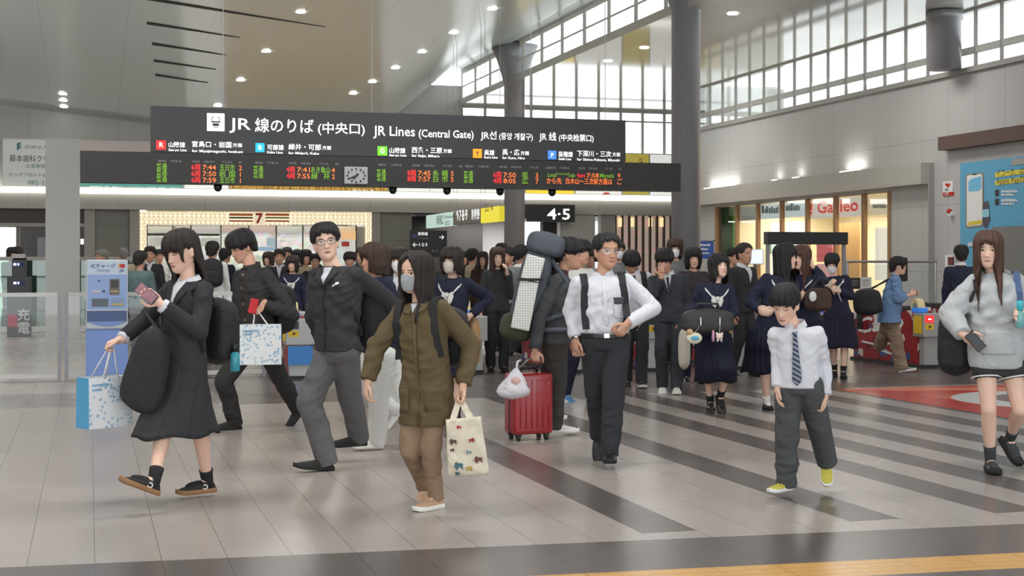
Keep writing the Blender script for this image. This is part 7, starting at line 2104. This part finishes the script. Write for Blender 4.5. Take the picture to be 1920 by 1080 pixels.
slab('phone', 'dark phone held at the hoodie girl\'s pocket', 'phone', hw_ + hd_ * .085 + cam_vec((.2, .2, -.9)) * .026, cam_vec((.6, -.75, -.2)), cam_vec((.7, .6, 0)), cam_vec((.1, .1, -1)), .15, .075, .012, mat('phone_case_black', (40, 38, 40), .3))
p = on_cloth(W7, .100, .60, .010)
slab('phone', 'dark phone standing in the white-shirt man\'s breast pocket', 'phone', p, W7.up, W7.bl, W7.bf, .05, .078, .011, M_BLKP)
slab('card', 'small cream card held by the masked sailor girl', 'card', P(1553, 532, 18.55), RGT, cam_vec((0, .9, -.4)), cam_vec((0, .4, -1)), .085, .075, .003, mat('cream_card', (232, 226, 206), .6))
bottle('bottle with teal cap and black band in the hoodie girl\'s hand', grip_of(W9, 'l', .07, .035) - UP * .10, .031, .19, mat('bottle_teal_clear', (120, 176, 176), .2), mat('bottle_cap_teal', (70, 190, 200), .4), UP, .62)
# hoodie girl's bag and strap
cb9 = W9.pelvis + (W9.neck - W9.pelvis) * .12 - W9.bl * .23 + FWD * .16
soft_bag('backpack', 'black bag hanging behind the hoodie girl\'s right arm', cb9, -30, .24, .50, .20, C_BAGK, handles=([cb9 + UP * .22, W9.sh['r'] + UP * .075 - W9.bf * .02, W9.sh['r'] + W9.bf * .12 - UP * .05, cb9 + UP * .1 + W9.bf * .12],), hm=C_STRAP, strap_r=.012)
strip(W9, W9.t, [(.15, .45), (.155, .62), (.15, .78), (.142, .88)], .045, cloth('slate_blue_webbing', (84, 104, 140), .7), 'blue_strap', .006, .010)
# student's and zip-jacket man's backpacks
cb = W2.pelvis + (W2.neck - W2.pelvis) * .42 - W2.bf * .26
soft_bag('backpack', 'black backpack on the uniformed student\'s back', cb, 140, .32, .48, .22, C_BAGK, handles=[[cb + UP * .2 + W2.bl * sg * .1 + W2.bf * .1, W2.sh['l' if sg > 0 else 'r'] + UP * .07 - W2.bf * .02, W2.sh['l' if sg > 0 else 'r'] + W2.bf * .085 - W2.bl * sg * .03, cb + W2.bl * sg * .17 + W2.bf * .24 - UP * .14] for sg in (1, -1)], hm=C_STRAP, strap_r=.016)
cb = W3.pelvis + (W3.neck - W3.pelvis) * .40 - W3.bf * .27 + W3.bl * .03
soft_bag('backpack', 'black backpack on the zip-jacket man\'s back', cb, 148, .32, .50, .24, C_BAGK2, handles=[[cb + UP * .2 + W3.bl * sg * .1 + W3.bf * .1, W3.sh['l' if sg > 0 else 'r'] + UP * .075 - W3.bf * .03, W3.sh['l' if sg > 0 else 'r'] + W3.bf * .075 - W3.bl * sg * .035, cb + W3.bl * sg * .17 + W3.bf * .24 - UP * .14] for sg in (1, -1)], hm=C_STRAP, strap_r=.016)
# white bag near the white trousers
c = P(736, 712, 11.7)
soft_bag('shopping_bag', 'white cloth bag with black cord beside the person in white trousers', c, -20, .19, .46, .13, C_OFFW, handles=([c + UP * .20 - RGT * .05, c + UP * .34, c + UP * .20 + RGT * .05],), hm=C_STRAP, pockets=False, strap_r=.006)
# olive woman's backpack and tote
cb = W5.pelvis + (W5.neck - W5.pelvis) * .52 - W5.bf * .24
soft_bag('backpack', 'black backpack on the olive-jacket woman\'s back', cb, 152, .30, .40, .17, C_BAGK)
for sg in (1, -1): strip(W5, W5.t, [(sg * .140, .30), (sg * .138, .46), (sg * .134, .62), (sg * .130, .76), (sg * .122, .86)], .052, C_STRAP, 'backpack_strap', .007, .012)
gt = grip_of(W5, 'l', .07, .02); ct = P(874, 838, 8.5)
l, f, u = axes(-8); u = (UP + l * -.10).normalized(); l = (l - u * l.dot(u)).normalized()
tt_ = thing('tote_bag', 'cream cotton tote with scattered animal prints carried by the olive-jacket woman', 'bag', ct - UP * .17)
M_TOTE = cloth('cream_cotton', (224, 214, 194), .85, .05, bump=.3)
bm = bmesh.new(); hT, wT = .345, .235
rr = []
for i in range(13):
    t = i / 12; z = -hT / 2 + hT * t; w = wT / 2 * (1.06 - .16 * t); d = .045 * (1.0 - .55 * t) * (1 if i else .35)
    rr.append([ct + u * z + l * (w * math.copysign(abs(math.sin(a)) ** .5, math.sin(a)) * (1 if i else .95)) + f * (d * math.copysign(abs(math.cos(a)) ** .6, math.cos(a)) + .006 * math.sin(3 * a + i)) for a in [2 * math.pi * k / 28 for k in range(28)]])
loft(bm, rr); obj('bag_body', to_mesh(bm, 'tote', True), M_TOTE, tt_)
for b in (.018, -.018):
    bm = bmesh.new(); rws = []
    a0, a1 = ct + u * hT * .46 - l * .065 + f * b, ct + u * hT * .46 + l * .05 + f * b
    for p_, sd in ((a0, l), (a0.lerp(gt, .5), l), (gt - UP * .01, l), (gt + UP * .004, f), (gt - UP * .01 + l * .008, -l), (a1.lerp(gt, .5), -l), (a1, -l)):
        wd = .019 if sd is not f else .012
        rws.append([p_ - sd * wd, p_ + sd * wd, p_ + sd * wd + f * .004, p_ - sd * wd + f * .004])
    loft(bm, rws); obj('handle', bm, M_TOTE, tt_)
rs_ = np.random.RandomState(5)
anim = [(-.9, -.1), (-.55, .05), (-.5, .5), (-.15, .7), (.1, .35), (.5, .5), (.75, .2), (.95, .45), (.7, -.1), (.85, -.55), (.6, -.5), (.45, -.2), (.1, -.15), (-.2, -.6), (-.45, -.55), (-.4, -.15)]
for k, (px_, pz_, cl_, sc_, fl_) in enumerate(((-.58, .12, (92, 72, 70), .030, 1), (.42, .12, (150, 62, 66), .024, -1), (.18, -.08, (120, 150, 150), .022, 1), (.62, -.22, (110, 70, 60), .034, 1), (-.42, -.30, (74, 110, 120), .038, 1), (.15, -.36, (180, 158, 84), .026, -1), (-.62, -.02, (96, 60, 66), .018, -1), (-.5, -.43, (70, 92, 110), .02, 1), (-.2, .36, (180, 60, 62), .02, 1))):
    base = ct + l * px_ * wT / 2 + u * pz_ * hT + f * (.055)
    bm = bmesh.new(); prism(bm, [base + l * (x * sc_ * fl_) + u * (z * sc_) for x, z in anim], f, .0015)
    obj('animal_print', bm, mat('tote_print_%d' % k, cl_, .8), tt_)

# backpacker: frame pack, roll mat, suitcase, plastic bag
cb = P(996, 545, 12.15); tl = cam_vec((-.0, 1, 0)); lean = (UP * 1 + RGT * .24).normalized()
fw = RGT - lean * RGT.dot(lean); fw.normalize(); sd = FWD
t6 = thing('trekking_backpack', 'big grey trekking backpack on the young man seen from the side', 'backpack', cb - UP * .45)
bm = bmesh.new(); loft(bm, bagform(cb, sd, fw, lean, .34, .80, .25)); obj('pack_body', subsurf(bm, 1), C_BAGG, t6)
bm = bmesh.new(); loft(bm, bagform(cb + lean * .41 + fw * .03, sd, fw, lean, .36, .22, .30)); obj('top_lid', subsurf(bm, 1), C_BAGG, t6)
bm = bmesh.new(); loft(bm, bagform(cb - lean * .33 - fw * .05, sd, fw, lean, .30, .24, .26)); obj('lower_pocket', subsurf(bm, 1), cloth('dark_olive_pack_cloth', (72, 76, 58), .8), t6)
for b in (-.1, .1):
    bm = bmesh.new(); tube(bm, [cb + lean * .30 + fw * .10 + sd * b, W6.neck + UP * .03 + sd * b * 1.3, W6.neck + RGT * .10 - UP * .12 + sd * b * 1.5, W6.neck + RGT * .06 - UP * .33 + sd * b * 1.7, cb - lean * .22 + fw * .15 + sd * b * 1.6], .022, 8); obj('shoulder_strap', to_mesh(bm, 's', True), C_BAGG, t6)
bm = bmesh.new(); pw = W6.pelvis + UP * .06; tube(bm, [pw + (RGT * math.cos(q) * .20 + FWD * math.sin(q) * .20) for q in np.linspace(-2.6, 2.6, 20)], .022, 8); obj('hip_belt', to_mesh(bm, 'b', True), C_BAGG, t6)
m_, b_, g_ = new_mat('white_quilted_foam'); o_ = g_.obj(); s_ = g_.sep(o_)
q1 = g_.m('SINE', g_.mul(g_.add(s_[2], g_.mul(s_[0], 1.0)), 150.)); q2 = g_.m('SINE', g_.mul(g_.sub(s_[2], g_.mul(s_[0], 1.0)), 150.))
g_.link(g_.mix(g_.gt(g_.mul(q1, q2), .25), lin((226, 226, 222)), lin((176, 180, 174))), b_.inputs['Base Color']); b_.inputs['Roughness'].default_value = .7; g_.link(g_.bump(g_.mul(q1, q2), .2, .006), b_.inputs['Normal'])
rm = thing('foam_mat', 'folded white quilted foam mat strapped to the trekking backpack', 'sleeping mat', P(974, 618, 11.85))
for (va, vb, ua, ub) in ((476, 521, 989, 977), (524, 614, 976, 958)):
    a, b2 = P(ua, va, 11.88), P(ub, vb, 11.88); ax = (a - b2).normalized(); wd = RGT - ax * RGT.dot(ax); wd.normalize(); L_ = (a - b2).length
    bm = bmesh.new(); obox(bm, (a + b2) / 2 + wd * .075, wd, FWD, ax, .078, .05, L_ / 2, .012); obj('mat_fold', bm, m_, rm)
a = P(957, 523, 11.88); bm = bmesh.new(); obox(bm, P(995, 524, 11.88), RGT, FWD, UP, .105, .062, .010, .004); obj('mat_strap', bm, C_STRAP, rm)

su = floor_pt(991, 824); ls, fs, _ = axes(24)
t = thing('suitcase', 'bright red hard-shell suitcase on black wheels', 'suitcase', su)
M_SUIT = mat('red_polycarbonate', (160, 34, 42), .28, spec=.6, var=.05, coat=.3)
W_, H_, D_ = .36, .52, .24; z0 = .055
cs_ = su + UP * (z0 + H_ / 2) - fs * .0
bm = bmesh.new(); obox(bm, cs_, ls, fs, UP, W_ / 2, D_ / 2, H_ / 2, .035); obj('shell', to_mesh(bm, 'shell', True), M_SUIT, t)
for k in range(6):
    bm = bmesh.new(); x = (-.36 + .145 * k) * W_; tube(bm, [cs_ + ls * x + fs * (D_ / 2 + .001) - UP * H_ * .40, cs_ + ls * x + fs * (D_ / 2 + .001) + UP * H_ * .40], .006, 8); obj('rib', to_mesh(bm, 'r', True), M_SUIT, t)
bm = bmesh.new(); obox(bm, cs_, ls, fs, UP, W_ / 2 + .003, .012, H_ / 2 + .003, .004); obj('frame_band', bm, mat('dark_red_band', (96, 26, 32), .4), t)
for zz in (.30, -.20):
    bm = bmesh.new(); obox(bm, cs_ + ls * (W_ / 2 + .008) + UP * H_ * zz, fs, UP, ls, .07, .022, .010, .004); obj('latch', bm, M_BLKP, t)
bm = bmesh.new(); obox(bm, cs_ + ls * (W_ / 2 + .006) + fs * .03 + UP * .02, fs, UP, ls, .007, .014, .004); obj('badge', bm, M_SILV, t)
bm = bmesh.new(); tube(bm, [cs_ + ls * x + UP * (H_ / 2 + z) for x, z in ((-.08, 0), (-.075, .035), (.075, .035), (.08, 0))], .012, 8); obj('carry_handle', to_mesh(bm, 'h', True), M_BLKP, t)
gr = grip_of(W6, 'r', .075, .0); hb = cs_ + UP * H_ / 2 - fs * .07
bm = bmesh.new(); tube(bm, [hb - ls * .08, V((gr.x, gr.y, gr.z)) - ls * .07, V((gr.x, gr.y, gr.z)) + ls * .07, hb + ls * .08], .009, 8); obj('pull_handle', to_mesh(bm, 'h', True), M_SILV, t)
for a_ in (-1, 1):
    for b2 in (-1, 1):
        wc = su + ls * a_ * (W_ / 2 - .05) + fs * b2 * (D_ / 2 - .045) + UP * .027
        bm = bmesh.new(); tube(bm, [wc - ls * .012, wc + ls * .012], .027, 16); wh = obj('wheel', bm, M_BLKP, t)
        bm = bmesh.new(); obox(bm, wc + UP * .026, ls, fs, UP, .022, .026, .016, .005); obj('caster_fork', bm, M_BLKP, wh)
m_ = bpy.data.materials.new('milky_plastic_film'); m_.use_nodes = True; g_ = NG(m_); b_ = m_.node_tree.nodes['Principled BSDF']
b_.inputs['Base Color'].default_value = lin((232, 232, 240)); b_.inputs['Roughness'].default_value = .3; tr_ = g_.new('ShaderNodeBsdfTransparent'); mx_ = g_.new('ShaderNodeMixShader'); mx_.inputs[0].default_value = .28
g_.link(b_.outputs[0], mx_.inputs[1]); g_.link(tr_.outputs[0], mx_.inputs[2]); g_.link(mx_.outputs[0], m_.node_tree.nodes['Material Output'].inputs[0]); g_.link(g_.bump(g_.noise(g_.obj(), 22, 4), .8, .02), b_.inputs['Normal'])
pb = thing('plastic_bag', 'translucent white plastic shopping bag tied to the red suitcase', 'bag', P(961, 748, 11.75))
bm = bmesh.new(); ax = P(968, 690, 11.8); c0 = P(960, 724, 11.75); rr = []
for i in range(12):
    t_ = i / 11; cc = (c0 - UP * .11).lerp(ax, t_)
    r_ = .135 * math.sqrt(max(.004, 1 - (1 - t_ / .26) ** 2)) if t_ < .26 else .135 * (1 - ((t_ - .26) / .74) ** 1.25 * .90)
    rr.append([cc + RGT * r_ * math.cos(a) * (1 + .10 * math.sin(5 * a + i)) + FWD * r_ * .6 * math.sin(a) * (1 + .08 * math.sin(4 * a + i * 2)) for a in [2 * math.pi * k / 24 for k in range(24)]])
loft(bm, rr); obj('film', to_mesh(bm, 'f', True), m_, pb)
bm = bmesh.new(); ellipsoid(bm, c0 - UP * .03, (.09, .06, .05), (RGT, FWD, UP)); ellipsoid(bm, c0 + RGT * .03 + UP * .03, (.05, .04, .05), (RGT, FWD, UP)); obj('contents', remesh(bm, .01, 2), mat('snack_wrappers', (206, 170, 160), .4, var=.5, nscale=18), pb)
bm = bmesh.new(); tube(bm, [ax - UP * .02, ax + UP * .05 + RGT * .01, P(976, 676, 11.95)], [.012, .01, .012], 8); obj('knot', to_mesh(bm, 'k', True), m_, pb)
# white-shirt man: pack on his back, wristwatch
cb = W7.pelvis + (W7.neck - W7.pelvis) * .55 - W7.bf * .26
soft_bag('backpack', 'black backpack on the white-shirt man\'s back', cb, 180, .30, .44, .20, C_BAGK)
def wristwatch(S, s, col=M_BLKP):
    e, w = S.elbow[s], S.wrist[s]; p = e.lerp(w, .97); d = frame_of(w - e)
    bm = bmesh.new(); tube(bm, [p + (d[1] * math.cos(q) + d[2] * math.sin(q)) * .031 * S.k for q in np.linspace(0, 6.283, 18)], .007, 6); o = obj('wristwatch', to_mesh(bm, 'w', True), col, S.t)
    f_ = -FWD - d[0] * (-FWD).dot(d[0]); f_.normalize(); bm = bmesh.new(); ellipsoid(bm, p + f_ * .034 * S.k, (.017, .017, .006), (d[0], d[0].cross(f_), f_), 16, 6); obj('dial', to_mesh(bm, 'd', True), M_SILV, o)
wristwatch(W7, 'r')
# sailor girl's bag with charms
c = P(1327, 602, 14.02)
tb, (c, l, f, u) = soft_bag('school_bag', 'large grey-black school bag with hanging charms held by the sailor girl', c, 6, .50, .25, .15, cloth('charcoal_leather_bag', (66, 64, 64), .5), pockets=False, handles=([c + l_ for l_ in (RGT * -.12 + UP * .10, RGT * -.10 + UP * .17, RGT * .10 + UP * .17, RGT * .12 + UP * .10)],), strap_r=.012)
for x_ in (-.09, .10):
    bm = bmesh.new(); tube(bm, [c + l * x_ + f * .085 + u * q for q in (.04, .0, -.04)], .010, 8); obj('buckle', bm, M_SILV, tb)
def charm(label, pc, build, base):
    t = thing('charm', label, 'charm', pc, 'charms on the school bag'); build(t); return t
def ch1(t):
    p = P(1302, 634, 13.88)
    bm = bmesh.new(); ellipsoid(bm, p, (.078, .028, .056), (l, f, u), 18, 12); o = obj('pouch', to_mesh(bm, 'p', True), mat('cream_plush', (226, 222, 196), .8), t)
    bm = bmesh.new(); ellipsoid(bm, p + f * .016, (.048, .016, .030), (l, f, u), 14, 8); obj('blue_patch', to_mesh(bm, 'p', True), mat('plush_blue', (104, 176, 206), .8), o)
    bm = bmesh.new(); ellipsoid(bm, p + u * .058 - l * .045, (.034, .026, .032), (l, f, u), 12, 8); obj('small_toy', to_mesh(bm, 'p', True), mat('plush_tan', (206, 172, 132), .8), t)
    bm = bmesh.new(); tube(bm, [p + u * .05, c - l * .09 + f * .09 - u * .03], .004, 6); obj('cord', bm, M_SILV, t)
charm('cream oval plush pouch with a blue patch hanging from the school bag', P(1302, 645, 13.88), ch1, None)
def ch2(t):
    p = P(1349, 631, 13.88)
    bm = bmesh.new(); ellipsoid(bm, p, (.036, .026, .032), (l, f, u), 14, 9)
    for sg in (-1, 1): ellipsoid(bm, p + l * sg * .026 + u * .028, .014, (l, f, u), 8, 6)
    for sg in (-1, 1): ellipsoid(bm, p + l * sg * .018 - u * .036, (.012, .014, .018), (l, f, u), 8, 6)
    obj('toy_body', remesh(bm, .004, 2), mat('plush_cream_pink', (232, 214, 206), .8), t)
    bm = bmesh.new()
    tube(bm, [p + u * .03, c + l * .10 + f * .09 - u * .03], .004, 6); obj('cord', bm, M_SILV, t)
    bm = bmesh.new(); q = p - l * .062; tube(bm, [q + u * .06, q, q - u * .05], [.010, .016, .013], 8); obj('pink_tassel', to_mesh(bm, 'p', True), mat('tassel_pink', (206, 150, 176), .8), t)
charm('small cream toy with a pink tassel hanging from the school bag', P(1349, 643, 13.88), ch2, None)
# bags of the others by the gates
c = P(1534, 562, 15.2)
tb, _q = soft_bag('shoulder_bag', 'dark brown bag with a small white keyring beside the brown-haired girl', c, -20, .27, .26, .13, C_BROWN, handles=([c + UP * .11 - RGT * .08, P(1530, 528, 15.35), P(1540, 524, 15.5), c + UP * .11 + RGT * .08],), strap_r=.009)
bm = bmesh.new(); ellipsoid(bm, P(1524, 556, 15.05), (.04, .014, .055), (RGT, FWD, UP), 12, 8); obj('keyring', to_mesh(bm, 'k', True), M_WHITE, tb)
c = P(1626, 566, 19.4)
soft_bag('shoulder_bag', 'bulky black shoulder bag behind the blue-shirted woman', c, 80, .28, .38, .34, C_BAGK, handles=([c + UP * .14, P(1664, 524, 19.45), P(1672, 522, 19.6), c + UP * .14 + FWD * .12],), hm=C_STRAP, strap_r=.012)
c = P(1588, 606, 18.9)
soft_bag('tote_bag', 'white and pink bag on a white strap beside the masked sailor girl', c, 10, .14, .40, .09, mat('white_canvas_bag', (222, 214, 210), .7), handles=([c + UP * .17 - RGT * .03, P(1568, 540, 18.62), P(1582, 528, 18.8), c + UP * .17 + RGT * .03],), hm=C_OFFW, pockets=False, strap_r=.008)
c = P(884, 640, 13.7)
soft_bag('paper_carrier', 'tan paper carrier bag held by the masked sailor girl beside the gate', c, -40, .17, .50, .11, mat('kraft_paper', (176, 140, 100), .7), pockets=False, handles=([c + UP * .22 - RGT * .03, P(884, 596, 13.6), c + UP * .22 + RGT * .03],), strap_r=.006)
c = P(1283, 654, 16.3)
soft_bag('tote_bag', 'narrow cream cloth bag hanging beside the suited man\'s left leg', c, 60, .16, .48, .10, mat('cream_canvas_bag', (206, 200, 186), .8), pockets=False, handles=([c + UP * .20, P(1279, 612, 16.4), c + UP * .2 + FWD * .06],), strap_r=.006)
c = P(1340, 556, 14.75)
soft_bag('bag_strap_pack', 'black bag on the far white-shirted man\'s back', P(398, 510, 22.72), 0, .32, .48, .16, C_BAGK, name_fix=None) if False else None
soft_bag('backpack', 'black backpack on the far man in white shirt below the shop sign', P(398, 512, 22.72), 0, .33, .48, .16, C_BAGK)
bpy.data.scenes.remove(TMP)
for me in [x for x in bpy.data.meshes if x.users == 0]: bpy.data.meshes.remove(me)
for cu in [x for x in bpy.data.curves if x.users == 0]: bpy.data.curves.remove(cu)
